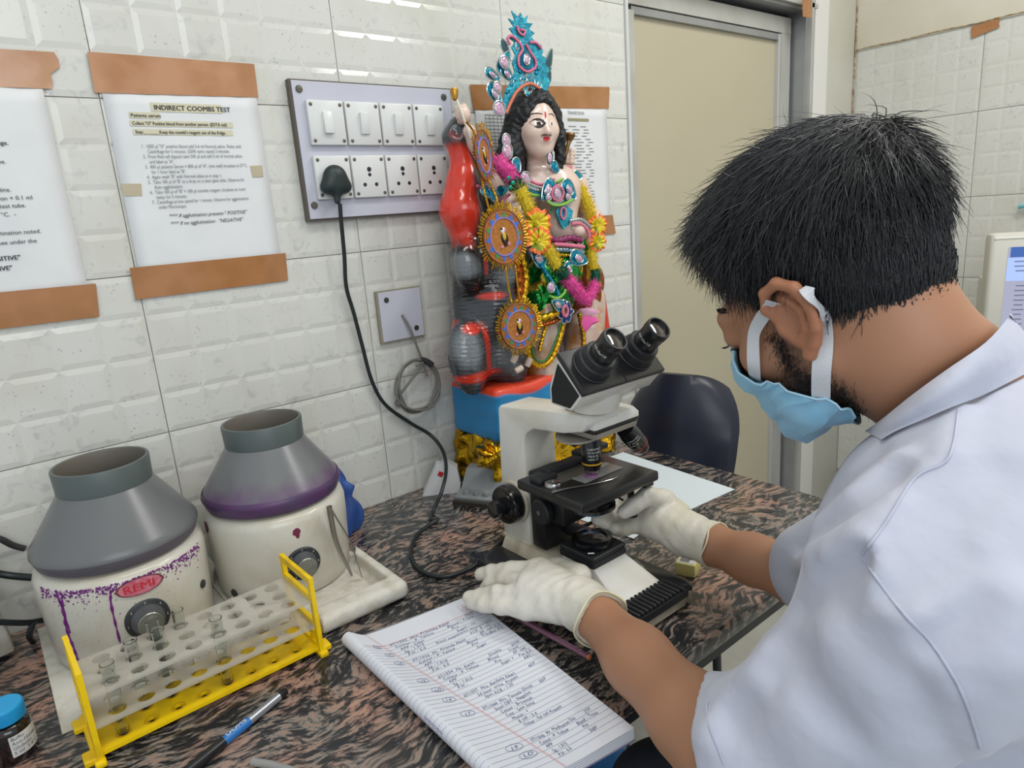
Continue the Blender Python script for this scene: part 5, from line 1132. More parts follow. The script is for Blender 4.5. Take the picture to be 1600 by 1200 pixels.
# arm bands and bows
for pix in ([(868, 262), (880, 262), (893, 262)], [(745, 290), (760, 298), (778, 312)], [(782, 320), (790, 308), (797, 304)]): cord(pix, -.130, .0034, 'arm_band', pinkr)
for cx, cy, a in ((903, 275, .2), (760, 300, .7), (785, 298, -.2), (770, 305, .9), (808, 258, 1.2), (868, 262, .9)):
    petal(cx, cy, .014, .009, a, -.140, tealg, False)
cord([(893, 350), (908, 350), (918, 360), (921, 372)], -.165, .0034, 'wrist_band', pinkr); cord([(890, 345), (908, 343), (923, 355)], -.165, .004, 'wrist_band', silver)
stroke([(903, 358), (902, 366)], .0008, 'palm_mark', lip)
# ---- lower garments
greenf = M('green_foil', '1F8A3A', .2, .8, noise=(34, 'C9B040', .60, .06), bump=(70, .9, .004)); mag = M('magenta_sash', '7E2A58', .4); wrapm = M('sheer_wrap', 'CBB3A4', .25, coat=.6, noise=(14, 'C08A3A', .56, .1), bump=(40, .5, .003)); redc = M('red_cloak', 'CF3A2A', .35)
def skirt(P):
    d = chain(P, [(S(880, 388, -.10), .050), (S(858, 430, -.105), .060), (S(848, 470, -.105), .062)], .02)
    return d + .003 * np.sin(P[:, 0] * 190 + P[:, 2] * 40) + .0015 * np.sin(P[:, 0] * 400 - P[:, 2] * 100)
fsdf(skirt, (.24, -.19, 1.14), (.56, -.01, 1.37), .0034, 'skirt', greenf)
def drape(P): return chain(P, [(S(888, 392, -.09), .046), (S(908, 440, -.08), .044), (S(912, 490, -.08), .044)], .02) + .003 * np.sin(P[:, 0] * 190 + P[:, 2] * 40)
fsdf(drape, (.36, -.19, 1.14), (.58, -.01, 1.37), .0034, 'side_drape', M('copper_drape', '9A5426', .3, .6, noise=(30, 'C99A2C', .55, .1), bump=(70, .9, .004)))
def legs(P):
    d = chain(P, [(S(850, 470, -.11), .052), (S(842, 520, -.12), .046), (S(845, 570, -.125), .036), (S(850, 583, -.135), .026)], .015)
    d = np.minimum(d, chain(P, [(S(915, 470, -.08), .046), (S(912, 520, -.09), .042), (S(900, 562, -.10), .032)], .015)); return d + .0022 * np.sin(P[:, 0] * 160 + P[:, 2] * 25)
o = fsdf(legs, (.24, -.19, 1.045), (.56, -.01, 1.24), .0034, 'leg_wrap', wrapm)
def cloak(P): return chain(P, [(S(920, 470, -.045), .040), (S(930, 530, -.045), .038), (S(920, 585, -.05), .04)], .01)
fsdf(lambda P: np.maximum(cloak(P), 1.055 - P[:, 2]), (.36, -.11, 1.05), (.60, -.004, 1.25), .005, 'cloak', redc)
goldf = M('gold_ribbon', 'D8A828', .2, .9, bump=(160, .8, .003))
def band(pix, y, r, name, mat): return cord(pix, y, r, name, mat, beads=True)
band([(820, 488), (838, 497), (858, 494), (876, 486)], -.178, .0085, 'gold_hem', goldf); band([(822, 502), (840, 508), (862, 504), (878, 494)], -.176, .005, 'gold_hem', M('copper_ribbon', 'A8551E', .25, .8))
band([(823, 520), (828, 560), (845, 572), (862, 560), (874, 530), (880, 505)], -.172, .0065, 'gold_ribbon', goldf); band([(829, 520), (834, 556), (846, 565), (858, 555), (870, 527), (876, 505)], -.180, .0022, 'green_ribbon', M('green_bead'))
band([(905, 490), (912, 530), (908, 560)], -.125, .006, 'gold_ribbon', goldf); band([(925, 480), (936, 520), (932, 560)], -.115, .006, 'gold_ribbon', M('copper_ribbon')); band([(858, 500), (850, 520), (843, 548)], -.172, .0045, 'gold_ribbon', goldf)
band([(805, 400), (812, 450), (806, 500)], -.150, .011, 'gold_side_ribbon', M('copper_ribbon')); band([(815, 395), (822, 440), (812, 490)], -.155, .008, 'gold_side_ribbon', goldf)
# waist
band([(858, 372), (872, 376), (890, 372), (908, 376)], -.158, .007, 'sash', mag); band([(866, 382), (885, 383), (912, 386)], -.166, .0045, 'belt', pinkr); band([(868, 390), (888, 391), (912, 394)], -.164, .005, 'belt', M('blue_beads', '3A7F9C', .25, .5, noise=(300, 'B9C4C4', .5, .1))); band([(870, 397), (885, 399), (900, 398)], -.162, .004, 'belt', goldf)
petal(905, 404, .026, .015, .35, -.168); petal(842, 404, .020, .014, -2.6, -.178); petal(890, 420, .016, .010, 1.0, -.166); petal(872, 476, .018, .011, -2.6, -.186)
cord([(846, 415), (852, 425), (860, 437), (868, 450), (872, 460)], -.182, .005, 'feather_cord', tealg); gemo(861, 449, .0085, .0085, -.190); cord([(858, 462), (870, 466), (880, 460), (884, 452)], -.184, .003, 'feather_cord', green_b)
nav = M('navy_foil', '28407A', .3, .5)
for k in range(7): petal(883 + 8 * math.cos(k * .9), 487 + 11 * math.sin(k * .9), .010, .007, -k * .9, -.184, nav, False)
P = [S(883 + 4 * math.cos(a), 486 + 8 * math.sin(a), -.190) for a in np.linspace(0, math.tau, 22)[:-1]]; fl(MB().tube(P, .0030, 6, closed=True), 'rosette_ring', pinkr, fg, 60)
for cx, cy in ((804, 560), (811, 577), (826, 566)):
    c = S(cx, cy, -.178); fl(MB().lathe([(0, -.008), (.006, -.008), (.0065, 0), (.006, .008), (0, .008)], 14, c, R=rotm(.3, .4 if cy < 570 else 1.2)), 'toe_bead', M('clay_bead', 'D2C0B0', .5))

# ---------------------------------------------------------------- tinsel garland round the figure
tg = thing('tinsel_garland', 'fluffy pink, green and yellow tinsel garland hung around the painted figure', 'garland', tuple(S(870, 380, -.17)))
TO = np.array(tg.location)
def fuzz(pix, y, r, name, mat, dens=9000, parent=tg, origin=None):
    r = r * 1.22; ys = y if hasattr(y, '__len__') else [y] * len(pix); P = np.array(spline([S(*q, yy) for q, yy in zip(pix, ys)], 8)); D = np.r_[0, np.cumsum(np.linalg.norm(np.diff(P, axis=0), axis=1))]; n = int(D[-1] * dens * r / .017); rg = np.random.default_rng(len(pix) * 7 + int(abs(pix[0][0])))
    t = rg.uniform(0, D[-1], n); c = np.stack([np.interp(t, D, P[:, i]) for i in range(3)], 1); v = rg.normal(size=(n, 3)); v /= np.linalg.norm(v, axis=1)[:, None]; s = rg.normal(size=(n, 3)); s = np.cross(v, s); s /= np.linalg.norm(s, axis=1)[:, None]
    tip = c + v * (r * rg.uniform(.75, 1.08, n))[:, None]; w = .0011; b = c + v * r * .3
    V = np.stack([b - s * w, b + s * w, tip], 1).reshape(-1, 3); F = np.arange(3 * n).reshape(-1, 3)
    core = MB().tube([p for p in P], r * .5, 8); o_ = len(V); V = np.r_[V, np.array(core.v)]; F2 = [tuple(f) for f in F] + [tuple(i + o_ for i in f) for f in core.f]
    return link(name, mesh_np(name, V - (TO if origin is None else origin), F2), mat, parent)
pk = M('pink_tinsel', 'E0479C', .45, sheen=.3); gn = M('green_tinsel', '0F5A44', .35, .2); yl = M('yellow_tinsel', 'D9BE10', .5, sheen=.3)
for pix, y, r, m_, nm in (([(776, 250), (790, 264), (802, 280)], -.165, .0195, pk, 'pink_tuft'), ([(800, 278), (812, 296)], -.168, .0165, gn, 'green_tuft'), ([(812, 294), (822, 318), (834, 345)], -.175, .0180, yl, 'yellow_tuft'), ([(852, 384), (862, 402), (870, 416)], -.180, .0180, yl, 'yellow_tuft'), ([(868, 412), (882, 430)], -.180, .0165, gn, 'green_tuft'), ([(886, 436), (900, 452), (915, 470)], -.180, .0185, pk, 'pink_tuft'), ([(916, 470), (926, 455), (930, 442)], -.165, .0150, pk, 'pink_tuft'), ([(930, 440), (931, 422)], -.155, .0140, gn, 'green_tuft'), ([(927, 420), (924, 400), (926, 384)], -.150, .0150, yl, 'yellow_tuft'), ([(925, 342), (918, 318), (905, 292)], -.140, .0160, yl, 'yellow_tuft')):
    fuzz(pix, y, r, nm, m_)
for cx, cy in ((795, 278), (802, 286), (798, 293)): 
    c = S(cx, cy, -.19) - TO; MB().blob(c, (.005, .0015, .004), 8, 5).build('sequin', M('emerald_foil', '1FA078', .15, .8), tg, 180)
ypet = M('petal_yellow', 'E2C21E', .5, noise=(60, 'C9C02C', .5, .3)); opet = M('petal_orange', 'F2763A', .5); leafm = M('petal_green', '7A8A1E', .5)
def flower(cx, cy, y, r, seed):
    rg = np.random.default_rng(seed); c = S(cx, cy, y) - TO
    for k in range(6):
        a = k * math.tau / 6 + rg.uniform(-.3, .3); mb = MB(); n = 8; V = []
        for i in range(5):
            u = i / 4
            for j in range(n + 1):
                v = j / n - .5; w = (.30 + .75 * u) * v * r * 1.15; rr = u * r * (1 + .10 * math.cos(j * 2.6 + seed)) ; z = -.010 * math.sin(u * 2.2) + .0030 * math.sin(j * 1.9 + k) * u
                p = np.array([rr * math.cos(a) - w * math.sin(a), z, (rr * math.sin(a) + w * math.cos(a)) * .8]); V.append(c + p)
        F = [(i * (n + 1) + j, i * (n + 1) + j + 1, (i + 1) * (n + 1) + j + 1, (i + 1) * (n + 1) + j) for i in range(4) for j in range(n)]
        mb.add(V, F); mb.mi = [1 if f[0] // (n + 1) >= 3 else 0 for f in mb.f]
        mb.build('petal', [ypet if k != 4 else leafm, opet], tg, 60)
    fuzz([(cx, cy), (cx + 3, cy + 1)], y - .01, r * .30, 'flower_centre', ypet, 14000)
flower(836, 349, -.180, .032, 1); flower(838, 376, -.182, .030, 2); flower(930, 352, -.150, .026, 3); flower(930, 378, -.150, .024, 4)
rgp = M('petal_pink', 'E05AA0', .5)
for pix, m_ in (([(905, 483), (920, 480), (938, 486), (936, 491), (915, 493)], M('petal_pale', 'DDA6C0', .5)), ([(912, 492), (930, 495), (937, 502), (925, 508), (915, 520), (908, 505)], rgp)):
    P = [S(*q, -.165) - TO for q in pix]; c = np.mean(P, 0); n = len(P); V = [c + np.array([0, -.008, 0])] + P + [p + np.array([0, .001, 0]) for p in P] + [c + np.array([0, -.006, 0])]
    MB().add(V, [(0, i + 1, (i + 1) % n + 1) for i in range(n)] + [(2 * n + 1, n + (i + 1) % n + 1, n + i + 1) for i in range(n)]).build('tail_petal', m_, tg, 60)

# ---------------------------------------------------------------- chain of three gold-fringed medallions
mg = thing('medallion_garland', 'gold chain carrying three round medallions with gold foil fringe', 'garland', tuple(S(787, 370, -.19)))
MO = np.array(mg.location)
mbase = M('medallion_card', 'A8672E', .35, .3, noise=(200, 'B97C38', .5, .2)); mrim = M('medallion_rim', '8A4A2A', .4); bluem = M('blue_print_foil', '3A6FC0', .35); purp = M('violet_print', '8A78B8', .4); gfr = M('fringe_foil', 'C9982A', .2, .9, bump=(200, .8, .002)); ylp = M('yellow_print', 'C9A93A', .5); gnp = M('green_print', '3E8A4A', .5)
def medallion(cx, cy, rx, y, Rm):
    c = S(cx, cy, y) - MO; T = lambda u, v, w=0: c + Rm @ np.array([u, -w, v]); r = rx; n = 48
    disc = lambda rr, w, th=.0012: MB().add([T(0, 0, w + th)] + [T(rr * math.cos(a), rr * 1.06 * math.sin(a), w + th) for a in np.linspace(0, math.tau, n + 1)[:-1]] + [T(rr * math.cos(a), rr * 1.06 * math.sin(a), w) for a in np.linspace(0, math.tau, n + 1)[:-1]], [(0, i + 1, (i + 1) % n + 1) for i in range(n)] + [(i + 1, n + i + 1, n + (i + 1) % n + 1, (i + 1) % n + 1) for i in range(n)] + [tuple(range(n + 1, 2 * n + 1))])
    md = disc(r * .80, 0).build('medallion', mbase, mg, 40)
    mb = MB(); rg = np.random.default_rng(int(cx))
    for k in range(64):
        a = k * math.tau / 64; ln = r * (1.02 + rg.uniform(-.06, .08)); da = .040; w0 = rg.uniform(-.002, .002)
        mb.add([T(r * .74 * math.cos(a - da), r * .78 * math.sin(a - da), -.0006), T(r * .74 * math.cos(a + da), r * .78 * math.sin(a + da), -.0006), T(ln * math.cos(a + da * .7), ln * 1.06 * math.sin(a + da * .7), w0), T(ln * math.cos(a - da * .7), ln * 1.06 * math.sin(a - da * .7), w0 + .0012)], [(0, 1, 2, 3)])
    mb.build('foil_fringe', gfr, md, None)
    ring = lambda rr, w, th, m_, nm: MB().tube([T(rr * math.cos(a), rr * 1.06 * math.sin(a), w) for a in np.linspace(0, math.tau, 41)[:-1]], th, 5, closed=True).build(nm, m_, md, 60)
    ring(r * .80, .0010, r * .030, mrim, 'rim'); ring(r * .56, .0016, r * .032, purp, 'printed_ring'); ring(r * .70, .0013, r * .012, mrim, 'printed_ring')
    for k in range(14):
        a = k * math.tau / 14; q = lambda rr, b: T(rr * math.cos(b), rr * 1.06 * math.sin(b), .0018)
        MB().add([q(r * .60, a - .17), q(r * .60, a + .17), q(r * .77, a)], [(0, 1, 2)]).build('printed_point', bluem if k % 3 else gnp, md)
    e = lambda u, v, ru, rv, m_, w=.0016: MB().blob(T(u * r, v * r, w), (ru * r, .0012, rv * r), 10, 6, R=Rm).build('print_figure', m_, md, 180)
    e(.0, .20, .11, .10, M('white_print')); e(-.06, .26, .04, .04, blkp, .0022); e(.07, .19, .05, .06, M('rose_print', 'C97F90', .5), .0022); e(.0, .02, .08, .13, ylp, .0022); e(-.07, -.04, .06, .15, blkp); e(.10, -.06, .05, .13, blkp); e(-.03, -.20, .04, .13, blkp); e(.05, -.22, .03, .11, blkp); e(.16, -.26, .06, .07, M('rose_print')); e(-.14, -.30, .08, .05, M('rose_print'))
Rm1 = rotm(0, -.35, .55); Rm2 = rotm(0, -.12, .0); Rm3 = rotm(0, .0, -.12)
medallion(756, 243, .049, -.185, Rm1); medallion(787, 370, .056, -.195, Rm2); medallion(811, 510, .0495, -.195, Rm3)
def chn(pix, y):
    P = [p - MO for p in spline([S(*q, y) for q in pix], 20)]; m = len(P); MB().tube(P, [.0024 if i % 2 else .0014 for i in range(m)], 6).build('chain', gfr, mg, 60)
chn([(752, 278), (757, 300), (765, 330)], -.195); chn([(762, 278), (772, 300), (779, 322)], -.195); chn([(790, 415), (794, 445), (799, 472)], -.197); chn([(805, 412), (808, 440), (812, 468)], -.197); chn([(742, 208), (735, 198), (728, 190)], -.165)
# ---------------------------------------------------------------- ruled register, folded back on itself
page = M('page', 'D9DCE4', .6, sss=0); rule = M('rule_line', '8B93A3', .7); redl = M('margin_line', 'D9A0A0', .7); biro = M('biro_ink', '566088', .6); redink = M('red_ink', 'D48A94', .6)
bk = thing('register_book', 'open ruled register filled with blue handwriting under the gloved left hand', 'book')
ZP = CZ + .018
TL = H(545, 990, 2, ZP); TR = H(732, 929, 2, ZP); BR = H(990, 1134, 2, ZP); BL = np.array([-.2828, -.7405, ZP]); MT = H(570, 992, 2, ZP); MBm = H(888, 1200, 2, ZP); MBm = MBm + (MBm - MT) * -.01
Wd = .171; Hd = .335; ux = np.array([.98, -.19, 0.]); ux /= np.linalg.norm(ux); uy = np.array([0., 1, 0])
def base2(s, y):
    v = y / Hd; l2 = BL + (TL - BL) * v; r2 = BR + (TR - BR) * v; m2 = MBm + (MT - MBm) * v
    if s >= .033: p = m2 + (r2 - m2) * (s - .033) / (Wd - .033)
    else: p = m2 + (l2 - m2) * (.033 - max(s, 0)) / .033
    if s < 0: p = p + ux * s
    return p
def bump_z(x, y):      # the page rises from the folded edge on the left and flattens to the right
    e = (x + .012) / .012
    return .0165 + .0035 * math.exp(-((x - .03) / .05) ** 2)
def BT(v):
    x, y, z = v; p = base2(x, y); return np.array([p[0], p[1], CZ + z])
RF = .0105
def roll(s):
    """profile of the folded spine: s<0 runs down round the fold"""
    if s >= 0: return s, .0210 - .0055 * (1 - math.exp(-s / .035)) - .0006 * math.sin(s * 26)
    a = -s / RF; return -RF * math.sin(min(a, math.pi)), RF * 1.0 + RF * math.cos(min(a, math.pi)) + .0002
def surf(s, y, h=0.):
    x, z = roll(s)
    if s < 0:
        a = min(-s / RF, math.pi); return BT((x - h * math.sin(a), y, z + h * math.cos(a)))
    return BT((x, y, z + h))
ss = [-math.pi * RF * k / 12 for k in range(12, 0, -1)] + list(np.linspace(0, Wd, 26)); ys = np.linspace(0, Hd, 20)
V = [surf(s, y) for s in ss for y in ys]; V += [BT((Wd, y, .0006)) for y in ys]; n = len(ys); m = len(ss)
F = [(i * n + j, (i + 1) * n + j, (i + 1) * n + j + 1, i * n + j + 1) for i in range(m) for j in range(n - 1)]
F += [tuple(i * n for i in range(m, -1, -1)), tuple(i * n + n - 1 for i in range(m + 1))]; F.append((0, n - 1, m * n + n - 1, m * n)) if False else None
V2 = V; mbk = MB(); mbk.add(V2, F, 0); mbk.build('page_block', page, bk, 30)
mb = MB(); mb.add([BT((0, -.0004, z)) for z in (0,)] , [])
for k in range(5):
    z = .0022 + .0028 * k; mb.add([BT((.0, -.0003, z)), BT((Wd, -.0003, z)), BT((Wd, -.0003, z + .0005)), BT((.0, -.0003, z + .0005))], [(0, 1, 2, 3)])
    mb.add([BT((Wd + .0003, 0, z)), BT((Wd + .0003, Hd, z)), BT((Wd + .0003, Hd, z + .0005)), BT((Wd + .0003, 0, z + .0005))], [(0, 1, 2, 3)])
mb.build('leaf_edges', M('leaf_shadow', '9BA0AE', .7), bk)
MB().prism([(-.004, -.001), (Wd + .001, -.001), (Wd + .001, Hd + .001), (-.004, Hd + .001)], .0010, lambda v: BT((v[0], v[1], v[2] + .0001))).build('cover', M('cover_purple', '6F6C86', .5), bk)
LS = .0079; lines = []; y = Hd - .045
mb = MB(); sl = [-math.pi * RF * k / 8 for k in range(7, 0, -1)] + list(np.linspace(0, Wd, 16))
k = 0
while y > .006:
    w = .00022; A = [surf(s, y + w, .00018) for s in sl] + [surf(s, y - w, .00018) for s in sl]; q = len(sl); mb.add(A, [(i, i + 1, q + i + 1, q + i) for i in range(q - 1)]); lines.append(y); y -= LS; k += 1
mb.build('ruled_lines', rule, bk)
mb = MB()
def strip(mb, P0, P1, w):  # thin print line on the page from (s,y) to (s,y)
    n = 14; q = [(P0[0] + (P1[0] - P0[0]) * i / n, P0[1] + (P1[1] - P0[1]) * i / n) for i in range(n + 1)]
    if abs(P1[0] - P0[0]) > abs(P1[1] - P0[1]): A = [surf(s, y + w, .0002) for s, y in q] + [surf(s, y - w, .0002) for s, y in q]
    else: A = [surf(s - w, y, .0002) for s, y in q] + [surf(s + w, y, .0002) for s, y in q]
    mb.add(A, [(i, i + 1, n + 2 + i, n + 1 + i) for i in range(n)])
strip(mb, (.033, 0), (.033, Hd), .0004); strip(mb, (.0348, 0), (.0348, Hd), .0002); strip(mb, (-.012, Hd - .040), (Wd, Hd - .040), .0003); strip(mb, (-.012, Hd - .0385), (Wd, Hd - .0385), .0002)
mb.build('margin_lines', redl, bk)
def hand(s, y, t, size=.0072, mat=biro):
    rg = np.random.default_rng(abs(hash(t)) % 1000 if False else sum(map(ord, t)) + int(y * 1e4)); ph = rg.uniform(0, 6)
    def T(v):
        return surf(s + v[0], y + .0009 + v[1] + .0006 * math.sin(v[0] * 170 + ph), .0004)
    return text('handwriting', t, size, T, mat, bk, shear=.35, space=1.08, sx=.86)
rows = [(0, .040, '07/1032  Mrs. Priyanka Kayal'), (0, .142, '20/F'), (1, .042, 'Colour - P. Yellow'), (1, .112, 'Blood - Trace'), (2, .044, 'APP - Clear'), (2, .114, 'Pro'), (3, .044, 'Sg - 1.015'), (3, .116, 'Sugar - nil'), (4, .044, 'P.H - 6.0'), (4, .082, 'Stool suspension microscopic'),
 (6, .040, '07/1033  Mr. Ananda Maity'), (7, .042, 'Colour - P. Yellow'), (7, .110, 'Blood - Trace'), (8, .044, 'APP -'), (8, .112, 'Pro'), (9, .044, 'Sg - 1.010'), (9, .114, 'Sugar'), (10, .044, 'P.H - 6.0'), (5, .125, '31/F  R cell'), (6, .135, 'EP. cell 2-3'), (7, .145, 'Pus 4-6'),
 (12, .040, '07/1034  Mr. Karan'), (12, .115, 'Double'), (13, .042, 'Colour - P. Yellow'), (13, .108, 'Blood'), (13, .140, 'Trace'), (14, .044, 'APP'), (14, .112, 'Pro'), (15, .044, 'Sg - 1.015'), (15, .116, 'Sugar +'), (16, .044, 'P.H -'), (12, .150, '37/M'), (14, .142, 'EP. cell'), (15, .144, 'Pus 2-3'), (16, .146, 'RBC -'),
 (18, .038, '07/1037  Mrs. Ranibala Sikari'), (18, .140, '60/F'), (19, .052, '24 hour  urine  Protein'), (20, .056, 'Spot ACR - 1.20'),
 (22, .038, '07/1044  Mrs. Tanusla Ghosh'), (22, .130, '50/F'), (23, .048, 'Stool OBT - Negative'), (24, .050, 'Colour - Brownish'), (25, .050, 'Cyst - Semi Solid'), (26, .052, 'Mucus - +'), (27, .054, 'R cell - 3-4'), (28, .054, 'Other - Fat cell Present'),
 (31, .038, '07/1046  Mr. Madhusree Das'), (31, .135, '27/F'), (32, .042, 'Colour - P. Yellow'), (32, .110, 'Blood  - Trace'), (33, .044, 'APP'), (33, .112, 'Pro'), (34, .044, 'Sg - 1.015'), (34, .114, 'Sugar'), (35, .044, 'P.H - 6.0')]
for r, s, t in rows:
    if r < len(lines): hand(s, lines[r], t)
for r, s, t in ((0, .018, '12'), (3, .020, '13'), (6, .018, '14'), (12, .018, '15'), (15, .02, 'LD'), (18, .018, '16'), (22, .018, '17'), (31, .018, '19'), (33, .02, 'LD')):
    if r < len(lines):
        hand(s, lines[r], t, .0068)
        P = [surf(s + .004 + .0062 * math.cos(a), lines[r] + .003 + .0052 * math.sin(a), .0004) for a in np.linspace(0, math.tau, 22)[:-1]]
        MB().tube(P, .00022, 3, closed=True).build('ink_ring', biro, bk)
hand(.150, Hd - .024, 'Date: 12/03', .0055, redink); hand(.150, Hd - .033, 'Page', .0055, redink)
P = [surf(.146 + x, Hd - y, .0004) for x, y in ((0, .016), (.044, .016), (.046, .035), (0, .036))]; MB().tube(P, .0002, 3, closed=True).build('stamp_box', redink, bk)
P = [(surf(-.012 + .0011 * math.sin(i * 2.1), Hd * .42 - i * .0016, .0004)) for i in range(22)]; MB().tube(P, .00035, 3).build('scribble', M('violet_ink', '7A6AA8', .6), bk)
pn = thing('pencil', 'purple pencil with orange end lying on the register under the left wrist', 'pencil')
A = H(921, 1027, 2, CZ + .0215); B = H(845, 985, 2, CZ + .0215); d = B - A; Lp = .15; d /= np.linalg.norm(d)
B = A + d * Lp
MB().tube([A + d * .001, B], .0036, 6).build('barrel', M('pencil_purple', '70465C', .35, coat=.3), pn, 20)
MB().tube([A - d * .0005, A + d * .001], [.0034, .0036], 12).build('end', M('pencil_orange', 'D87A45', .4), pn, 40)
side = np.cross(d, [0, 0, 1]); side /= np.linalg.norm(side)
text('lettering', 'MASTER WRITING HB', .0034, lambda v: A + d * (.055 - v[0]) + np.array([0, 0, .0037]) - side * (v[1] - .0012) * 1.0, M('pencil_print', 'B99AA8', .5), pn, sx=1.3)
# ---------------------------------------------------------------- chair behind the worktop
ch = thing('chair', 'dark blue moulded plastic chair behind the far end of the worktop', 'chair', (.665, -.175, 0), math.radians(-75))
nv = M('navy_plastic', '1A1E2C', .35, noise=(6, '1F2434', .5, .4))
def shell_mesh(fn, nu, nv_, th):
    V = []; F = []
    for s in (0, 1):
        for i in range(nu + 1):
            for j in range(nv_ + 1):
                p, nn = fn(i / nu, j / nv_); V.append(p + nn * th * s)
    k = (nu + 1) * (nv_ + 1); q = lambda i, j, s: s * k + i * (nv_ + 1) + j
    for i in range(nu):
        for j in range(nv_): F += [(q(i, j, 0), q(i, j + 1, 0), q(i + 1, j + 1, 0), q(i + 1, j, 0)), (q(i, j, 1), q(i + 1, j, 1), q(i + 1, j + 1, 1), q(i, j + 1, 1))]
    for i in range(nu): F += [(q(i, 0, 0), q(i + 1, 0, 0), q(i + 1, 0, 1), q(i, 0, 1)), (q(i, nv_, 0), q(i, nv_, 1), q(i + 1, nv_, 1), q(i + 1, nv_, 0))]
    for j in range(nv_): F += [(q(0, j, 0), q(0, j, 1), q(0, j + 1, 1), q(0, j + 1, 0)), (q(nu, j, 0), q(nu, j + 1, 0), q(nu, j + 1, 1), q(nu, j, 1))]
    return V, F
def backrest(u, v):
    # superellipse-ish outline mapped from a disc-like grid
    a, b = 2 * u - 1, 2 * v - 1; x = a * (.146 - .012 * b * b) * (1 - .20 * max(0, b) ** 3); z = .835 + .145 * b - .012 * a * a * (b > 0) - .030 * a ** 4 * b; y = .055 * a * a + .10 * b * .3 + .02 * b * b
    return np.array([x, y, z]), np.array([0, 1., 0])
V, F = shell_mesh(backrest, 20, 14, .016); o = MB().add(V, F).build('backrest', nv, ch, 60)
def seat(u, v):
    a, b = 2 * u - 1, 2 * v - 1; return np.array([a * (.17 - .015 * b * b), -.20 + b * .18, .455 + .02 * a * a + .015 * b * b]), np.array([0, 0, -1.])
V, F = shell_mesh(seat, 14, 14, .014); MB().add(V, F).build('seat', nv, ch, 60)
for sx in (-1, 1):
    MB().tube(spline([(sx * .10, .0, .44), (sx * .11, .045, .55), (sx * .11, .055, .70), (sx * .10, .060, .78)], 5), .011, 10).build('back_support', blk, ch, 60)
    for sy in (-.38, -.04): MB().tube([(sx * .12, sy + .02, .442), (sx * .14, sy, .0)], .011, 10).build('leg', blk, ch, 60)
# ---------------------------------------------------------------- analyser with screen, right edge
cream_p = M('cream_casing', 'CBC9BE', .45)
an = thing('analyser', 'cream laboratory analyser with lit results screen at right edge', 'analyser', (1.63, -.72, -.025), math.radians(-60))
MB().box((0, .11, .97), (.34, .16, .34), bev=.012).build('casing', cream_p, an, 40)
cas = np.array([0, 0, 0])
MB().box((0, 0, 1.09), (.40, .06, .36), bev=.012).build('screen_housing', cream_p, an, 40)
MB().box((0, -.001, 1.258), (.385, .061, .006), bev=.002).build('top_lip', M('cream_light', 'DAD8CF', .4), an)
SX0, SZ1 = -.158, 1.235
sc_ = MB().box((0, -.0305, 1.09), (.320, .002, .290)).build('screen', M('screen_glow', '20222A', .2, emit=('C9CCE6', .75)), an)
mb = MB().box((0, -.0318, 1.178), (.320, .0006, .060)); mb.build('screen_header', M('screen_blue', '8FA4D8', .3, emit=('9CB0E4', .7)), sc_)
MB().box((.02, -.0322, 1.223), (.25, .0006, .022), bev=0).build('screen_title', M('screen_pale', 'C0C4E0', .3, emit=('D4D6F0', .75)), sc_)
MB().box((-.138, -.0324, 1.222), (.034, .0008, .026)).build('screen_icon', M('screen_icon', '2A4A8A', .3, emit=('4468AC', .6)), sc_)
mb = MB(); rg = np.random.default_rng(2)
for r in range(11):
    z = 1.135 - r * .0125
    for x, w in ((-.140, .026), (-.095, .022), (-.055, .018), (-.01, .03), (.05, .02)): mb.box((x + w / 2, -.0312 - .0006, z), (w * rg.uniform(.6, 1), .0005, .0032))
for z in (1.198, 1.186, 1.174):
    for x, w in ((-.145, .03), (-.09, .04)): mb.box((x + w / 2, -.0325, z), (w * rg.uniform(.6, 1), .0005, .0028))
mb.build('screen_text', M('screen_text', '7A7A9A', .5), sc_, kind='stuff')
MB().box((0, .06, .385), (.34, .26, .77), bev=.01).build('cabinet_below', M('bench_white', 'B9B8B0', .5), None)
o = bpy.data.objects['cabinet_below']; o.name = 'bench_cabinet'; o.location = (1.62, -.74, 0); o.rotation_euler = (0, 0, math.radians(-60)); tag(o, 'pale cabinet carrying the cream analyser by the right wall', 'cabinet')
cy = M('cyan_plastic', '7FC4D2', .4)
hk = MB().tube(spline([H(1592, 324, 0, WX - .012), H(1600, 321, 0, WX - .016), H(1615, 320, 0, WX - .012)], 5), .006, 8).build('cyan_clip', cy, None, 60); tag(hk, 'pale cyan plastic tip on the right wall tiles at the picture edge', 'clip')
# ---------------------------------------------------------------- under the worktop
bt = thing('detergent_bottle', 'blue bottle with red swirl standing under the worktop behind the register', 'bottle', tuple(H(950, 1245, 2, 0.0) * np.array([1, 1, 0]) + np.array([0, 0, 0])))
bt.location = (.36, -.21, 0)
sh = thing('low_shelf', 'grey shelf board below the worktop', 'shelf', (.22, -.34, 0)) if False else None
MB().lathe([(.040, 0), (.050, .006), (.052, .12), (.050, .20), (.030, .235), (.022, .245), (.022, .27), (0, .27)], 40).build('body', M('bottle_blue', '2A6CA6', .3), bt, 50)
P = [np.array([.0525 * math.cos(a), .0525 * math.sin(a), .12 + .035 * math.sin(2 * (a + 2.2))]) for a in np.linspace(-2.9, -.6, 20)]
MB().tube(P, .006, 6, flat=1).build('red_swirl', M('bottle_red', 'A83440', .4), bt, 60)
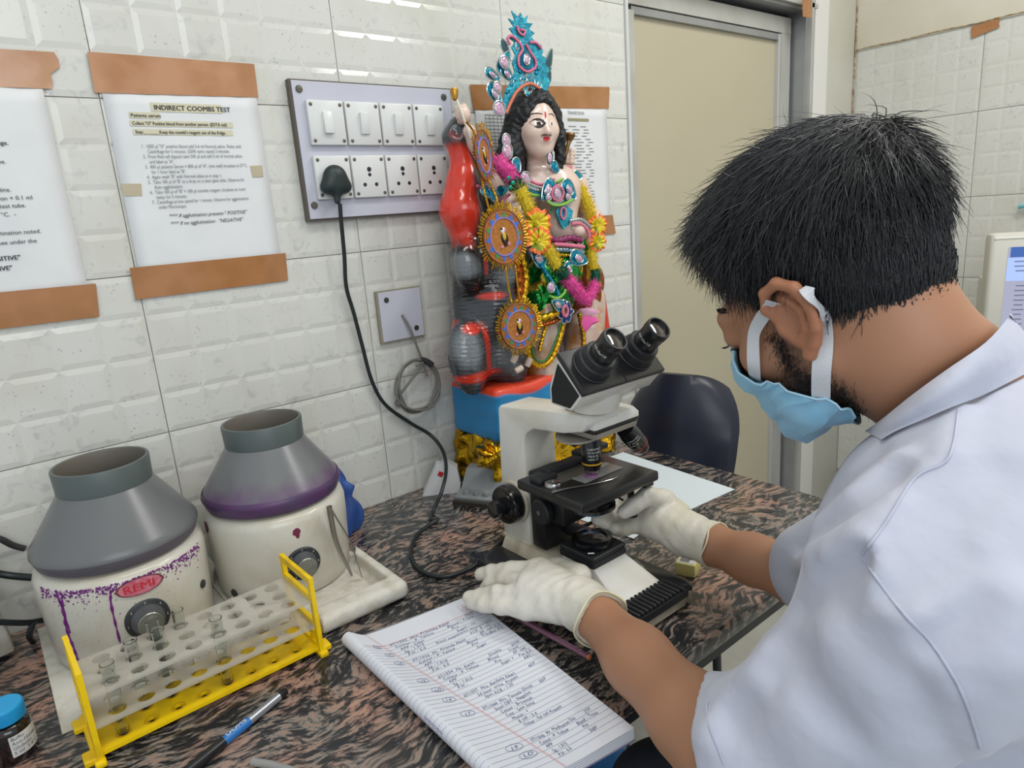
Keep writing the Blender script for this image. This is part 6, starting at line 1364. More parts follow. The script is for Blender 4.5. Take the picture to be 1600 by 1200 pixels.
# ---------------------------------------------------------------- the seated person
ps = thing('person', 'person in white coat, blue face mask and pale gloves bending over the microscope', 'person', (.07, -1.05, 0))
PO = np.array([.07, -1.05, 0.])
def psdf(f, lo, hi, h, name, mat, parent=ps): 
    V, Q = sdf_mesh(f, lo, hi, h); return link(name, mesh_np(name, V - PO, Q), mat, parent, 180)
def pl(mb_or, name, mat, parent=ps, smooth=60):
    mb_or.v = [tuple(np.array(v) - PO) for v in mb_or.v]; return mb_or.build(name, mat, parent, smooth)
HA, HP, HR = -.0153, .4588, .0682
_F = np.array([-math.sin(HA) * math.cos(HP), math.cos(HA) * math.cos(HP), -math.sin(HP)]); _U = np.array([-math.sin(HA) * math.sin(HP), math.cos(HA) * math.sin(HP), math.cos(HP)]); _R = np.cross(_F, _U)
_R, _U = _R * math.cos(HR) + _U * math.sin(HR), _U * math.cos(HR) - _R * math.sin(HR)
HB = np.array([_R, _F, _U]).T; HC = W(1235.4, 503.6, .5734) + _R * .076
def hl(x, y, z): return HC + HB @ np.array([x, y, z])
def skull(q):
    d = sd_ell(q, (0, -.010, .046), (.0755, .091, .084)); d = smin(d, sd_ell(q, (0, .036, -.014), (.058, .053, .076)), .03)
    for s in (-1, 1):
        d = smin(d, chain(q, [((s * .056, .002, -.040), .016), ((s * .043, .038, -.070), .015), ((s * .012, .070, -.086), .017)], .01), .022)
        d = smin(d, sd_ell(q, (s * .044, .058, -.018), (.022, .020, .018)), .02)
        d = smax(d, -sd_ell(q, (s * .031, .103, .010), (.018, .014, .010)), .012)
        d = smin(d, sd_ell(q, (s * .031, .084, .008), (.0135, .0125, .0115)), .006)
    d = smin(d, chain(q, [((-.038, .080, .028), .011), ((0, .089, .027), .012), ((.038, .080, .028), .011)], .01), .014)
    d = smin(d, chain(q, [((0, .090, .016), .008), ((0, .101, -.016), .010), ((0, .104, -.026), .0120)], .01), .014)
    d = smin(d, sd_ell(q, (0, .080, -.056), (.026, .016, .018)), .014)
    d = smin(d, chain(q, [((0, -.036, -.010), .054), ((0, -.036, -.060), .054)], .02), .03)
    return d
def ear(q, s):
    e = lambda x, y, z: (s * x, y, z)
    d = sd_ell(q, e(.0800, -.010, .001), (.0055, .019, .029)); d = smax(d, -sd_ell(q, e(.0880, -.007, .002), (.0085, .012, .020)), .003)
    H_ = [(e(.0775, .008, .004), .0036), (e(.0825, .012, .018), .0042), (e(.0870, .004, .031), .0046), (e(.0910, -.012, .034), .0050), (e(.0935, -.026, .024), .0050), (e(.0930, -.031, .006), .0046), (e(.0885, -.025, -.012), .0042), (e(.0830, -.015, -.024), .0045), (e(.0800, -.006, -.031), .0062)]
    d = smin(d, chain(q, H_, .003), .004)
    d = smin(d, chain(q, [(e(.0850, -.010, .020), .0036), (e(.0870, -.020, .006), .0040), (e(.0845, -.016, -.010), .0040), (e(.081, -.004, -.018), .0042)], .003), .003)
    d = smin(d, sd_ell(q, e(.0800, .007, -.003), (.0048, .0040, .0065)), .004)
    return smin(d, sd_ell(q, e(.0745, .0, .0), (.006, .012, .020)), .006)
NB = W(1470, 598, .605)
def headw(P):
    q = (P - HC.astype(np.float32)) @ HB.astype(np.float32); d = skull(q)
    d = smin(d, chain(P, [(hl(0, -.034, -.045), .055), (NB, .058), (NB + np.array([.0, -.05, -.07]), .050)], .02), .025)
    return smin(smin(d, ear(q, -1), .005), ear(q, 1), .005)
WL = H(928, 958, 2, .912); EL = W(1135, 1178, .605); SL = np.array([-.085, -1.0, 1.095])
WR_ = W(1112, 850, .925); ER = W(1262, 905, .83); SR = np.array([.235, -.985, 1.09])
def armf(P):
    d = chain(P, [(WL + (WL - EL) * .08, .023), (WL, .0250), (WL * .6 + EL * .4 + np.array([0, 0, .0]), .0345), (EL * .8 + WL * .2, .0395), (EL, .041), (SL, .048)], .02)
    d = np.minimum(d, chain(P, [(WR_ + (WR_ - ER) * .08, .023), (WR_, .0245), (WR_ * .55 + ER * .45, .0300), (ER, .036), (SR, .048)], .02)); return d
skinm = vc_mat('skin', .48, 0, bump=(260, .12, .0008)); skinm.node_tree.nodes['Principled BSDF'].inputs['Subsurface Weight'].default_value = .08; skinm.node_tree.nodes['Principled BSDF'].inputs['Subsurface Radius'].default_value = (.012, .005, .003); skinm.node_tree.nodes['Principled BSDF'].inputs['Subsurface Scale'].default_value = 1
V1, Q1 = sdf_mesh(headw, HC - np.array([.15, .19, .19]), HC + np.array([.15, .17, .19]), .0019)
V2, Q2 = sdf_mesh(armf, (-.26, -1.07, .82), (.31, -.52, 1.16), .0032)
body = link('body', mesh_np('body', np.r_[V1, V2] - PO, np.r_[Q1, Q2 + len(V1)]), skinm, ps, 180)
fb = lambda P: headw(P)
def normal(f, p, e=.0012):
    P = np.array([p + d for d in np.r_[np.eye(3), -np.eye(3)] * e], np.float32); v = f(P); g = v[:3] - v[3:]; return g / np.linalg.norm(g)
def onh(px, py, lift=0.): p = march(headw, px, py, .3, .9, 700); return p + normal(headw, p) * lift
def sk_col(V):
    P = V + PO; q = (P - HC) @ HB
    C = np.tile(np.array(lin('A8795C')[:3]), (len(P), 1))
    n = .5 + .5 * np.sin(P[:, 0] * 61 + 2 * np.sin(P[:, 1] * 47)) * np.sin(P[:, 2] * 53); C = C * (1 - .06 * n[:, None])
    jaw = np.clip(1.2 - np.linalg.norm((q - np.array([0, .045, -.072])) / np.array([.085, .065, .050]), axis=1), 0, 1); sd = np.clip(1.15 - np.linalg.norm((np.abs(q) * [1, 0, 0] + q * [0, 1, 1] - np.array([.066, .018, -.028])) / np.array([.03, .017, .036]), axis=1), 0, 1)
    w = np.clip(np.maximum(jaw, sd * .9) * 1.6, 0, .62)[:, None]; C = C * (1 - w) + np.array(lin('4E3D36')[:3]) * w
    ear_ = (np.abs(q[:, 0]) > .079)[:, None] & (np.abs(q[:, 2:3]) < .04); C = np.where(ear_, C * np.array([1.06, .93, .90]), C)
    return np.clip(C, 0, 1)
paint(body, sk_col)
for s in (-1, 1):
    e = MB().blob(hl(s * .031, .0865, .0085), (.0118, .0118, .0118), 20, 14); pl(e, 'eyeball', M('eyeball', 'DDD6CC', .15))
    rgl = np.random.default_rng(3); mb = MB()
    for k in range(26):
        x = s * (.020 + .024 * k / 26); r0 = hl(x, .0925 - .35 * abs(abs(x) - .031), .0035); mb.tube([r0, r0 + HB @ np.array([s * .001, .006, -.0015]), r0 + HB @ np.array([s * .0015, .0095, .0005])], [.0004, .0003, .0001], 3)
    o = pl(mb, 'eyelashes', blkp); o['kind'] = 'stuff'
    mb = MB()
    for k in range(120):
        u = rgl.uniform(0, 1); x = s * (.014 + .036 * u); r0 = hl(x, .0945 - .9 * max(0, u - .35) ** 2 * .03 - .012 * u, .0300 + .006 * math.sin(u * 2.4) + rgl.uniform(-.003, .003)); mb.tube([r0 - HB @ np.array([0, .002, 0]), r0 + HB @ np.array([s * .005, .0012, .002])], [.0005, .0002], 3)
    o = pl(mb, 'eyebrow', M('hair_black', '1B1B1D', .42)); o['kind'] = 'stuff'
# ---- hair
def hline(q):
    """height of the hairline at each place round the head (local y), positive above it"""
    y = q[:, 1]; zl = np.interp(y, [-.13, -.10, -.075, -.045, -.025, -.008, .006, .018, .032, .055, .075, .10], [-.030, -.040, -.046, -.030, .002, .040, .044, .022, .046, .070, .082, .090]); return q[:, 2] - zl
def thick(q):
    hh = hline(q); t = np.clip(hh / .040, 0, 1); top = np.clip((q[:, 2] - .03) / .09, 0, 1); back = np.clip((-q[:, 1] - .03) / .09, 0, 1)
    return .0028 - .006 * np.clip(-hh / .008, 0, 1) + t * (.0035 + .025 * top ** 1.1 + .002 * back)
def capf(P):
    q = (P - HC.astype(np.float32)) @ HB.astype(np.float32); d = sd_ell(q, (0, -.010, .046), (.0755, .091, .084)); d = smin(d, sd_ell(q, (0, .036, .010), (.061, .056, .060)), .03); d = smin(d, chain(q, [((0, -.036, -.010), .054), ((0, -.036, -.040), .054)], .02), .03)
    w = .0016 * np.sin(q[:, 0] * 210 + q[:, 1] * 60) * np.sin(q[:, 1] * 120 + q[:, 2] * 40) * np.clip(q[:, 2] / .05, .3, 1)
    ear_c = sd_ell(q * np.array([1, 1, 1]), (-.084, -.010, .0), (.016, .026, .036)); ear_r = sd_ell(q, (.084, -.010, .0), (.016, .026, .036))
    return np.maximum(np.maximum(d - thick(q) + .003 + w, -ear_c), -ear_r)
hairp = M('hair_black', '1B1B1D', .42)
hair = psdf(capf, HC - np.array([.13, .15, .12]), HC + np.array([.13, .16, .18]), .0026, 'hair', M('hair_base', '17181A', .6, bump=(300, .8, .003)))
def tubes(Pn, rad, sides=3):
    """many thin strands at once: Pn (n, k, 3), rad (k,)"""
    n, k, _ = Pn.shape; T = np.gradient(Pn, axis=1); T /= np.linalg.norm(T, axis=2, keepdims=True) + 1e-9; ref = np.tile([.3, .2, .93], (n, k, 1)); u = np.cross(T, ref); u /= np.linalg.norm(u, axis=2, keepdims=True) + 1e-9; w = np.cross(T, u)
    A = [Pn + (u * math.cos(math.tau * s / sides) + w * math.sin(math.tau * s / sides)) * rad[None, :, None] for s in range(sides)]
    V = np.stack(A, 2).reshape(-1, 3); base = np.arange(n)[:, None, None] * k * sides; i = np.arange(k - 1)[None, :, None] * sides; s = np.arange(sides)[None, None, :]; s2 = (s + 1) % sides
    Fq = np.stack([base + i + s, base + i + s2, base + i + sides + s2, base + i + sides + s], -1).reshape(-1, 4); return V, Fq
def grow(n, seed, L0, L1, steps, sel, lift, messy, rad=.00045):
    rg = np.random.default_rng(seed); Vh = np.empty(len(hair.data.vertices) * 3, np.float32); hair.data.vertices.foreach_get('co', Vh); Vh = Vh.reshape(-1, 3) + PO
    q = (Vh - HC) @ HB; ok = (hline(q) > -.002) & sel(q) & (np.abs(q[:, 0]) < .2); idx = np.flatnonzero(ok); c = q[rg.choice(idx, n)] + rg.normal(0, .0012, (n, 3))
    whorl = np.array([.01, -.085, .125]); L_ = rg.uniform(L0, L1, n); pts = [c]; ctr = np.array([0, -.018, .046])
    for s in range(steps - 1):
        p = pts[-1]; nn = (p - ctr) / np.array([.0755, .099, .084]) ** 2; nn /= np.linalg.norm(nn, axis=1)[:, None]
        g = p - whorl; g = g - nn * (g * nn).sum(1)[:, None]; g /= np.linalg.norm(g, axis=1)[:, None] + 1e-6
        fw = np.array([-.25, .8, -.35]); top = np.clip((p[:, 2] - .05) / .06, 0, 1)[:, None]; g = g * (1 - .5 * top) + fw * .5 * top; g[:, 2] -= .35 * (1 - top[:, 0])
        if s == 0: rnd = rg.normal(0, messy, (n, 3))
        g = g + rnd + rg.normal(0, messy * .35, (n, 3)); g = g - nn * np.minimum((g * nn).sum(1), 0)[:, None]; g = g + nn * (lift * (1 - s / steps)); g /= np.linalg.norm(g, axis=1)[:, None]
        pts.append(p + g * (L_ / (steps - 1))[:, None])
    Pn = np.stack(pts, 1) @ HB.T + HC; return tubes(Pn, rad * np.array([1, 1, .9, .7, .35, .2][:steps] if steps <= 6 else np.linspace(1, .2, steps)))
VV = []; FF = []; o_ = 0
for args in ((10500, 1, .010, .019, 5, lambda q: q[:, 2] < .07, .03, .14), (6200, 2, .026, .046, 6, lambda q: (q[:, 2] >= .045), .07, .22), (1600, 5, .016, .030, 5, lambda q: (q[:, 1] < -.012) & (hline(q) < .020), .02, .22, .0003), (120, 3, .025, .045, 6, lambda q: (q[:, 2] > .08), .45, .55, .0003), (900, 4, .020, .036, 6, lambda q: (q[:, 1] > .055) & (q[:, 2] > .05), .18, .45, .0004)):
    v, f = grow(*args); VV.append(v); FF.append(f + o_); o_ += len(v)
o = link('hair_strands', mesh_np('hair_strands', np.concatenate(VV) - PO, np.concatenate(FF)), M('hair_strand', '2A2B2E', .34, spec=.6), ps, 180); o['kind'] = 'stuff'
# beard stubble along the jaw
rg = np.random.default_rng(8); R0 = []
for k in range(1500):
    t = rg.uniform(0, 1); 
    if t < .45: px, py = 1212 + 52 * (u := rg.uniform(0, 1)) + rg.normal(0, 8), 520 + 100 * u + rg.normal(0, 6)
    elif t < .8: u = rg.uniform(0, 1); px, py = 1230 + 60 * u + rg.normal(0, 12), 590 + 18 * u + rg.normal(0, 12)
    else: u = rg.uniform(0, 1); px, py = 1300 + 40 * u + rg.normal(0, 9), 600 + 45 * u + rg.normal(0, 9)
    p = onh(px, py); nn = normal(headw, p)
    if np.linalg.norm(p - HC) < .2 and ((p - HC) @ HB)[0] > -.082: R0.append((p, nn))
Pn = []
for p, nn in R0:
    g = -HB[:, 2] * .8 + HB[:, 1] * rg.uniform(-.1, .5) + nn * .35 + rg.normal(0, .2, 3); g /= np.linalg.norm(g); L_ = rg.uniform(.003, .007); Pn.append([p - nn * .0005, p + g * L_ * .5, p + g * L_ + nn * .0002])
v, f = tubes(np.array(Pn), np.array([.00022, .00018, .0001])); o = link('beard', mesh_np('beard', v - PO, f), hairp, ps, 180); o['kind'] = 'stuff'
# ---- face mask
bluem2 = M('mask_blue', '93C8E3', .7, noise=(50, '86BDDA', .5, .3), sheen=.2); strapm = M('mask_strap', 'C9CCD0', .7, bump=(700, .5, .001))
nu, nv_ = 28, 22; V = []; 
def lerp_list(L_, t): x = t * (len(L_) - 1); i = min(int(x), len(L_) - 2); return np.array(L_[i]) * (1 - (x - i)) + np.array(L_[i + 1]) * (x - i)
EDGE = [(-.047, .072, -.008), (-.051, .064, -.020), (-.054, .050, -.036), (-.056, .034, -.050), (-.058, .018, -.060), (-.054, .004, -.072), (-.044, .002, -.088), (-.036, .002, -.094)]
MID = [(0, .100, .004), (0, .117, -.016), (0, .118, -.032), (0, .104, -.056), (0, .098, -.078), (0, .086, -.093), (0, .055, -.105), (0, .022, -.108)]
for j in range(nv_ + 1):
    v = j / nv_; E = lerp_list(EDGE, v); Md = lerp_list(MID, v)
    for i in range(-nu, nu + 1):
        t = abs(i) / nu; s = -1 if i < 0 else 1; a = t * math.pi / 2
        x = -E[0] * math.sin(a); y = E[1] + (Md[1] - E[1]) * math.cos(a) ** .9; z = Md[2] + (E[2] - Md[2]) * (1 - math.cos(a)) 
        V.append([s * x, y, z])
V = np.array(V); Pw = V @ HB.T + HC
for it in range(4):
    d = headw(Pw.astype(np.float32)); pl_ = .0040 + .0040 * ((np.repeat(np.arange(nv_ + 1), 2 * nu + 1) % 6) / 5.)
    G_ = np.stack([headw((Pw + e).astype(np.float32)) - headw((Pw - e).astype(np.float32)) for e in np.eye(3) * .0015], 1); G_ /= np.linalg.norm(G_, axis=1)[:, None] + 1e-9
    push = np.clip(pl_ - d, 0, .03); Pw = Pw + G_ * push[:, None]
n = 2 * nu + 1; k = len(Pw)
_o = Pw - hl(0, .03, -.04); _o /= np.linalg.norm(_o, axis=1)[:, None]; _j = np.repeat(np.arange(nv_ + 1), n); _s = np.where((_j > 3) & (_j < 19), ((_j - 4) % 5) / 4., 0.); Pw = Pw + _o * (.0042 * _s)[:, None]
G_ = Pw - hl(0, .03, -.04); G_ /= np.linalg.norm(G_, axis=1)[:, None]; A = np.r_[Pw, Pw - G_ * .0012]
F = [(j * n + i, j * n + i + 1, (j + 1) * n + i + 1, (j + 1) * n + i) for j in range(nv_) for i in range(n - 1)]; F += [(k + j * n + i, k + (j + 1) * n + i, k + (j + 1) * n + i + 1, k + j * n + i + 1) for j in range(nv_) for i in range(n - 1)]
bd = [i for i in range(n)] + [j * n + n - 1 for j in range(1, nv_ + 1)] + [nv_ * n + i for i in range(n - 2, -1, -1)] + [j * n for j in range(nv_ - 1, 0, -1)]
F += [(bd[i], k + bd[i], k + bd[(i + 1) % len(bd)], bd[(i + 1) % len(bd)]) for i in range(len(bd))]
mk_ = pl(MB().add(A, F), 'face_mask', bluem2, ps, 50); mk_['label'] = 'pleated light blue surgical face mask'
pl(MB().tube([Pw[b] + G_[b] * .0004 for b in bd], .0011, 5, closed=True), 'mask_hem', M('mask_hem', 'A9D2E6', .7), mk_)
def ribbon(P, N, w, th, name, mat, parent):
    P = np.array(P); m = len(P); T = np.gradient(P, axis=0); T /= np.linalg.norm(T, axis=1)[:, None]; N = np.array(N); S_ = np.cross(T, N); S_ /= np.linalg.norm(S_, axis=1)[:, None]; ww = np.array(w if hasattr(w, '__len__') else [w] * m)[:, None] / 2
    V = np.concatenate([P - S_ * ww, P + S_ * ww, P + S_ * ww + N * th, P - S_ * ww + N * th]); F = [(c * m + i, c * m + i + 1, ((c + 1) % 4) * m + i + 1, ((c + 1) % 4) * m + i) for c in range(4) for i in range(m - 1)] + [(0, m, 2 * m, 3 * m), (m - 1, 4 * m - 1, 3 * m - 1, 2 * m - 1)]
    return pl(MB().add(V, F), name, mat, parent, 60)
def strap(pix, lifts, w):
    Q = spline([onh(*q, l) for q, l in zip(pix, lifts)], 6); N = [normal(headw, p) for p in Q]
    N = np.array(N)
    for _ in range(4): N = np.concatenate([N[:1], (N[:-2] + N[1:-1] + N[2:]) / 3, N[-1:]]); 
    N /= np.linalg.norm(N, axis=1)[:, None]; P = np.array(Q)
    for _ in range(3): P = np.concatenate([P[:1], (P[:-2] + 2 * P[1:-1] + P[2:]) / 4, P[-1:]])
    ww = [w * min(1, .45 + .10 * i) for i in range(len(P))] if pix[0][0] > 1240 else w
    return ribbon(P, N, ww, .0008, 'ear_strap', strapm, ps)
strap([(1190, 604), (1182, 575), (1184, 535), (1190, 505), (1202, 468)], [.004, .006, .007, .007, .004], .0120)
strap([(1250, 452), (1268, 470), (1287, 500), (1290, 530), (1284, 575), (1280, 618)], [.003, .004, .003, .003, .004, .006], .0150)
# ---- coat
coatm = M('coat_cotton', 'B9BCCA', .85, sheen=.2, bump=(26, .45, .006), noise=(5, 'B3B7C6', .5, .4))
HEM = W(1110, 1172, .600); hemn = -CR * .88 - CU * .14 + CF * .42; hemn = hemn / np.linalg.norm(hemn); SE = W(1184, 1172, .575)
def coat0(P):
    d = sd_ell(P, (.070, -1.000, 1.085), (.185, .125, .120)); d = smin(d, sd_ell(P, (.066, -1.045, 1.120), (.150, .105, .105)), .06)
    d = smin(d, chain(P, [((.070, -1.000, 1.02), .145), ((.078, -1.030, .84), .150), ((.085, -1.070, .60), .175)], .05), .06)
    d = smin(d, chain(P, [((-.02, -1.00, 1.13), .075), (SL, .074)], .03), .05); d = smin(d, chain(P, [((.16, -.99, 1.13), .075), (SR, .080), (ER + np.array([0, -.02, .02]), .062)], .03), .05)
    sl = chain(P, [(SL + np.array([-.005, -.005, -.010]), .080), (SL * .5 + SE * .5 + np.array([.0, -.012, -.006]), .064), (SE, .056), (HEM + CF * .02, .049), (HEM + CF * .02 + hemn * .04, .047)], .03)
    sl = np.maximum(sl, (P - HEM) @ hemn.astype(np.float32)); inner = chain(P, [(SE + hemn * .02, .043), (HEM + CF * .02 + hemn * .05, .0445)], .01)
    sl = smax(sl, -inner, .006)
    d = smin(d, sl, .035)
    return d
FOLD = []
def fold(pix, r, hgt, groove=False):
    P = [march(coat0, *q, .25, .95, 500) for q in pix]; N = [normal(coat0, p, .004) for p in P]; FOLD.append(([p + n_ * ((r - hgt) if groove else (hgt - r)) for p, n_ in zip(P, N)], r, groove))
fold([(1345, 868), (1275, 945), (1205, 1020), (1140, 1100), (1106, 1150)], .012, .0050)
fold([(1330, 905), (1270, 985), (1205, 1060), (1150, 1130)], .016, .0035, True)
fold([(1345, 868), (1400, 945), (1455, 1005), (1500, 1080), (1530, 1170)], .009, .0035)
fold([(1497, 640), (1482, 715), (1432, 745), (1385, 815), (1345, 865)], .008, .0030)
fold([(1250, 885), (1298, 864), (1345, 858)], .011, .0060); fold([(1338, 878), (1290, 915), (1248, 955)], .013, .0070, True)
fold([(1402, 722), (1335, 775), (1282, 815)], .010, .0040); fold([(1400, 742), (1335, 795), (1275, 840)], .012, .0035, True); fold([(1395, 790), (1335, 830), (1270, 860)], .010, .0035)
fold([(1370, 705), (1330, 745), (1300, 775)], .008, .003, True)
fold([(1455, 1005), (1500, 985), (1545, 950)], .014, .003, True); fold([(1500, 870), (1440, 900), (1400, 925)], .015, .003, True); fold([(1590, 940), (1570, 1040), (1545, 1150)], .016, .004); fold([(1230, 1000), (1260, 1070), (1330, 1150)], .018, .0035, True); fold([(1300, 1000), (1370, 1080), (1420, 1160)], .018, .003)
fold([(1120, 1075), (1150, 1066), (1185, 1062)], .010, .004); fold([(1430, 880), (1500, 800), (1560, 740)], .02, .003, True)
def coatf(P):
    d = coat0(P); near = np.abs(d) < .04
    if near.any():
        Pn = P[near]; dn = d[near]
        for pts, r, g in FOLD:
            c = chain(Pn, [(p, r) for p in pts], .004); dn = smax(dn, -c, .010) if g else smin(dn, c, .014)
        q = Pn; dn = dn + .0016 * np.sin(q[:, 0] * 38 + q[:, 2] * 31 + 2 * np.sin(q[:, 1] * 23)) * np.sin(q[:, 1] * 35 - q[:, 2] * 22)
        d = d.copy(); d[near] = dn
    return d
psdf(coatf, (-.28, -1.30, .46), (.36, -.76, 1.26), .0042, 'coat', coatm)
def onc(px, py, lift=0.): p = march(coatf, px, py, .25, 1.0, 600); return p + normal(coatf, p, .003) * lift
seamm = M('coat_seam', 'B4B8C8', .9)
for pix in ([(1498, 640), (1482, 716), (1430, 747), (1384, 817), (1347, 866)], [(1347, 870), (1402, 947), (1457, 1007), (1503, 1082), (1533, 1170)]):
    dn = [p for p in spline([np.array([*q, 0.]) for q in pix], 12)]; pl(MB().tube([onc(p[0], p[1], .0002) for p in dn], .0011, 6), 'seam', seamm)
P = spline([onc(*q, .0004) for q in [(1108, 1092), (1104, 1110), (1110, 1140), (1122, 1170), (1132, 1195)]], 8); pl(MB().tube(P, .0006, 5), 'hem_stitching', seamm)
# collar
_near = lambda P: np.minimum(coatf(P), headw(P) - .004)
cu = [(1356, 668), (1378, 650), (1424, 612), (1476, 574), (1532, 536), (1598, 480), (1628, 458)]; cl = [(1382, 690), (1404, 678), (1442, 662), (1492, 640), (1540, 622), (1606, 588), (1640, 570)]
U_ = [march(lambda P: np.minimum(coatf(P), headw(P) - .004), *q, .25, .9, 500) for q in cu]; U_ = [p + normal(headw, p) * .004 - ray(*q) * .006 for p, q in zip(U_, cu)]
for _i in range(len(U_)):
    for _k in range(30):
        _d = float(_near(np.array([U_[_i]], np.float32))[0])
        if _d > .010: U_[_i] = U_[_i] - normal(_near, U_[_i], .004) * min(_d - .008, .01)
L_ = [onc(*q, .003) for q in cl]; U_ = spline(U_, 5); L_ = spline(L_, 5); m = len(U_); V = []
for a, b in zip(U_, L_):
    v = CAM - a; v /= np.linalg.norm(v)
    for k in range(7): t = k / 6; V.append(a * (1 - t) + b * t + v * .010 * math.sin(math.pi * min(1, t * 1.15 + .0)) * 1.0)
Vb = [v - (CAM - v) / np.linalg.norm(CAM - v) * .004 for v in V]
F = [(i * 7 + j, (i + 1) * 7 + j, (i + 1) * 7 + j + 1, i * 7 + j + 1) for i in range(m - 1) for j in range(6)]; o_ = len(V); F += [tuple(o_ + x for x in f[::-1]) for f in F]
bd = [i * 7 for i in range(m)] + [(m - 1) * 7 + j for j in range(1, 7)] + [i * 7 + 6 for i in range(m - 2, -1, -1)] + [j for j in range(5, 0, -1)]; F += [(bd[i], bd[(i + 1) % len(bd)], o_ + bd[(i + 1) % len(bd)], o_ + bd[i]) for i in range(len(bd))]
pl(MB().add(V + Vb, F), 'collar', coatm, ps, 50)
# ---- gloves
glovem = M('latex_glove', 'D6D2C9', .40, spec=.5, bump=(55, .6, .004), noise=(12, 'C9C4B0', .55, .3), sss=.1)
def Z(px, py, z): return H(px, py, 2, z)
PALM = [(842, 890, .926), (830, 908, .922), (820, 928, .912), (824, 951, .900)]
def gloveL(P):
    wr = Z(915, 948, .914); d = None
    for (px, py, z), r in zip(PALM, (.0165, .0165, .016, .015)):
        e = sd_cap(P, wr + (Z(px, py, z) - wr) * .12, Z(px, py, z), .021, r); d = e if d is None else smin(d, e, .014)
    d = smin(d, sd_ell(P, Z(868, 912, .912), (.036, .036, .017)), .02)
    fing = [[(842, 890, .926, .0125), (797, 890, .918, .0112), (768, 894, .905, .0105), (752, 897, .896, .0098)], [(830, 908, .922, .0125), (788, 906, .908, .0112), (765, 914, .893, .0100), (759, 921, .884, .0092)], [(820, 928, .912, .0125), (778, 927, .905, .0112), (750, 931, .892, .0100), (732, 934, .886, .0090)], [(824, 951, .900, .0125), (785, 947, .898, .0110), (755, 945, .890, .0095), (737, 942, .885, .0085)], [(905, 900, .912, .0170), (872, 887, .905, .0140), (845, 890, .895, .0120), (825, 895, .887, .0105)]]
    for fg_ in fing: d = smin(d, chain(P, [(Z(*f[:3]), f[3]) for f in fg_], .004), .006)
    ax = (WL - EL) / np.linalg.norm(WL - EL); c0 = WL - ax * .016
    cuff = chain(P, [(WL + ax * .03, .0290), (WL, .0310), (c0 - ax * .01, .0370)], .006); d = smin(d, cuff, .014)
    t = (P - c0) @ ax.astype(np.float32); wob = .004 * np.sin(np.arctan2((P - c0) @ np.array([0, 0, 1], np.float32), (P - c0) @ np.cross(ax, [0, 0, 1]).astype(np.float32)) * 3)
    s = (P - wr) @ ax.astype(np.float32); d = d + .0005 * np.sin((P @ np.array([190, -120, 90], np.float32)) + 2 * np.sin(P @ np.array([60, 90, -40], np.float32))) + .0003 * np.sin(s * 420) * np.clip((.05 - np.abs(s - .03)) / .03, 0, 1)
    d = np.maximum(d, -(t + wob)); ins = chain(P, [(WL + ax * -.004, .0262), (c0 - ax * .03, .0345)], .004); return np.maximum(d, -ins)
psdf(gloveL, (-.22, -.70, .866), (.06, -.38, .965), .0019, 'glove', glovem)
axL = (WL - EL) / np.linalg.norm(WL - EL); c0 = WL - axL * .016
def cuff_ring(c, ax, r, seed):
    u = np.cross(ax, [0, 0, 1]); u /= np.linalg.norm(u); w = np.cross(u, ax); return [c + ax * (-.004 * math.sin(3 * a)) * .0 + (u * math.cos(a) + w * math.sin(a)) * r - ax * (.004 * math.sin(3 * math.atan2(math.sin(a), math.cos(a)))) for a in np.linspace(0, math.tau, 49)[:-1]]
pl(MB().tube(cuff_ring(c0, axL, .0352, 1), .0013, 6, closed=True), 'glove_rim', M('glove_rim', 'DDD8B4', .4))
axR = (WR_ - ER) / np.linalg.norm(WR_ - ER)
def gloveR(P):
    d = None; MC = [(992, 772, 1.03), (986, 787, 1.02), (988, 803, 1.01), (998, 818, .995)]; wr = W(1085, 838, .945)
    for (px, py, t), r in zip(MC, (.016, .016, .0155, .0145)):
        e = sd_cap(P, wr + (W(px, py, t) - wr) * .1, W(px, py, t), .022, r); d = e if d is None else smin(d, e, .014)
    d = smin(d, sd_ell(P, W(1040, 806, .985), (.036, .034, .026)), .02)
    for fg_ in ([(992, 772, 1.03, .012), (965, 778, 1.03, .011), (948, 792, 1.01, .010), (942, 800, .99, .0095)], [(986, 787, 1.02, .012), (958, 795, 1.015, .011), (940, 806, 1.0, .010), (934, 812, .985, .0092)], [(988, 803, 1.01, .012), (962, 812, 1.0, .011), (948, 818, .985, .010)], [(998, 818, .995, .0115), (975, 826, .985, .0105), (962, 826, .975, .0095)], [(1040, 782, .98, .016), (1012, 775, .96, .0135), (990, 790, .945, .0115), (975, 800, .94, .0100)]):
        d = smin(d, chain(P, [(W(*f[:3]), f[3]) for f in fg_], .004), .006)
    c0 = WR_ - axR * .004; cuff = chain(P, [(WR_ + axR * .04, .0290), (WR_, .0300), (c0 - axR * .02, .0350)], .006); d = smin(d, cuff, .014)
    s = (P - wr) @ axR.astype(np.float32); d = d + .0005 * np.sin(P @ np.array([170, 110, -120], np.float32) + 2 * np.sin(P @ np.array([50, -70, 60], np.float32))) + .0003 * np.sin(s * 380)
    d = np.maximum(d, -((P - c0) @ axR.astype(np.float32))); return np.maximum(d, -chain(P, [(WR_ + axR * .01, .0265), (c0 - axR * .03, .0320)], .004))
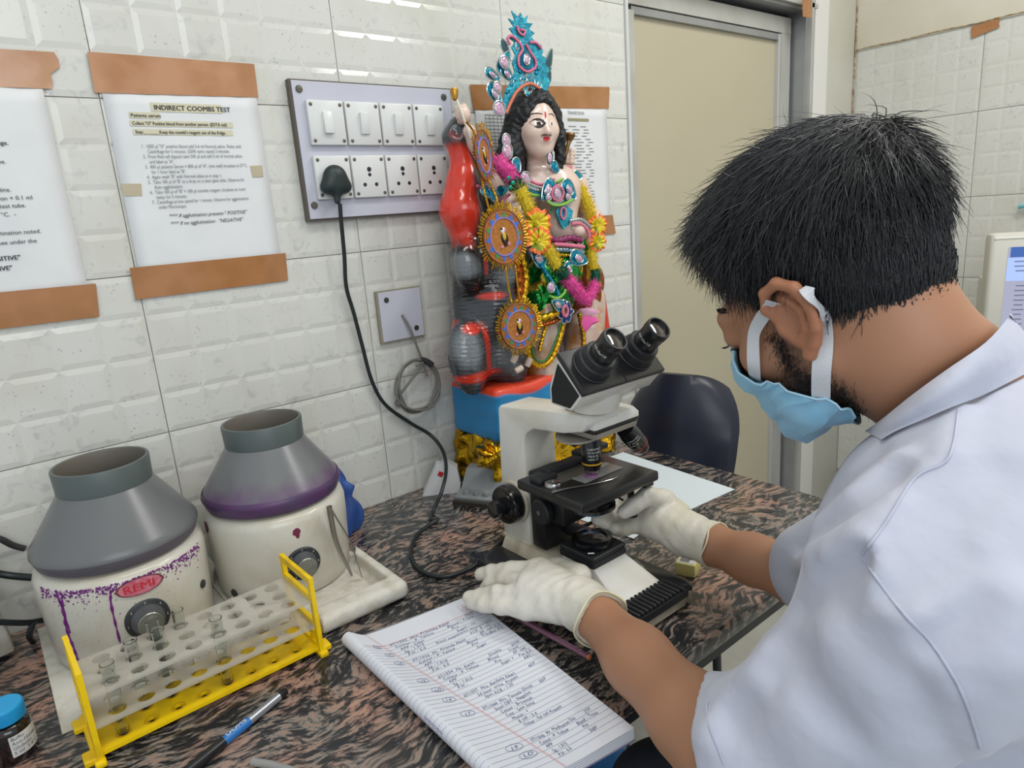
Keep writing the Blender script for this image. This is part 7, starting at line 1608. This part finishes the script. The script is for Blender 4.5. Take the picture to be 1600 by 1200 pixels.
psdf(gloveR, (.02, -.74, .875), (.26, -.42, 1.02), .0020, 'glove', glovem)
pl(MB().tube(cuff_ring(WR_ - axR * .004, axR, .0312, 2), .0012, 6, closed=True), 'glove_rim', M('glove_rim'))
# ---- trousers, shoes, stool
trm = M('trousers', '20242E', .8, noise=(30, '282C38', .5, .3))
def trf(P):
    d = chain(P, [((.085, -1.08, .62), .135), ((.085, -1.05, .58), .13)], .02)
    for sx in (-1, 1):
        x = .090 + sx * .070; dy = -.13 if sx > 0 else 0; dz = -.035 if sx > 0 else 0; d = smin(d, chain(P, [((x, -1.02, .575), .088), ((x, -.66 + dy, .595 + dz), .066), ((x, -.64 + dy, .52 + dz), .060), ((x + sx * .02, -.69 + dy, .12), .048), ((x + sx * .02, -.69 + dy, .09), .050)], .02), .03)
    return d + .0025 * np.sin(P[:, 1] * 60 + P[:, 2] * 40) * np.sin(P[:, 0] * 50)
psdf(trf, (-.20, -1.26, .05), (.34, -.54, .78), .007, 'trousers', trm)
for sx in (-1, 1):
    x = .090 + sx * .090; dy = -.13 if sx > 0 else 0
    def sf(P, x=x, dy=dy): d = chain(P, [((x, -.70 + dy, .052), .042), ((x, -.61 + dy, .040), .036), ((x, -.56 + dy, .034), .028)], .02); return np.maximum(d, .004 - P[:, 2])
    psdf(sf, (x - .06, -.76 + dy, 0), (x + .06, -.51 + dy, .11), .005, 'shoe', M('shoe_black', '1A1A1C', .35))
so = thing('stool', 'dark round lab stool under the person in the white coat', 'stool', (.085, -1.08, 0))
MB().lathe([(0, .405), (.165, .405), (.175, .412), (.175, .440), (.165, .450), (0, .450)], 40).build('seat', nv, so, 40)
for k in range(4):
    a = math.pi / 4 + k * math.pi / 2; MB().tube([(.11 * math.cos(a), .11 * math.sin(a), .404), (.19 * math.cos(a), .19 * math.sin(a), 0)], .012, 10).build('leg', blk, so, 60)
MB().tube([(.155 * math.cos(a), .155 * math.sin(a), .18) for a in np.linspace(0, math.tau, 33)[:-1]], .007, 8, closed=True).build('foot_ring', blk, so, 60)
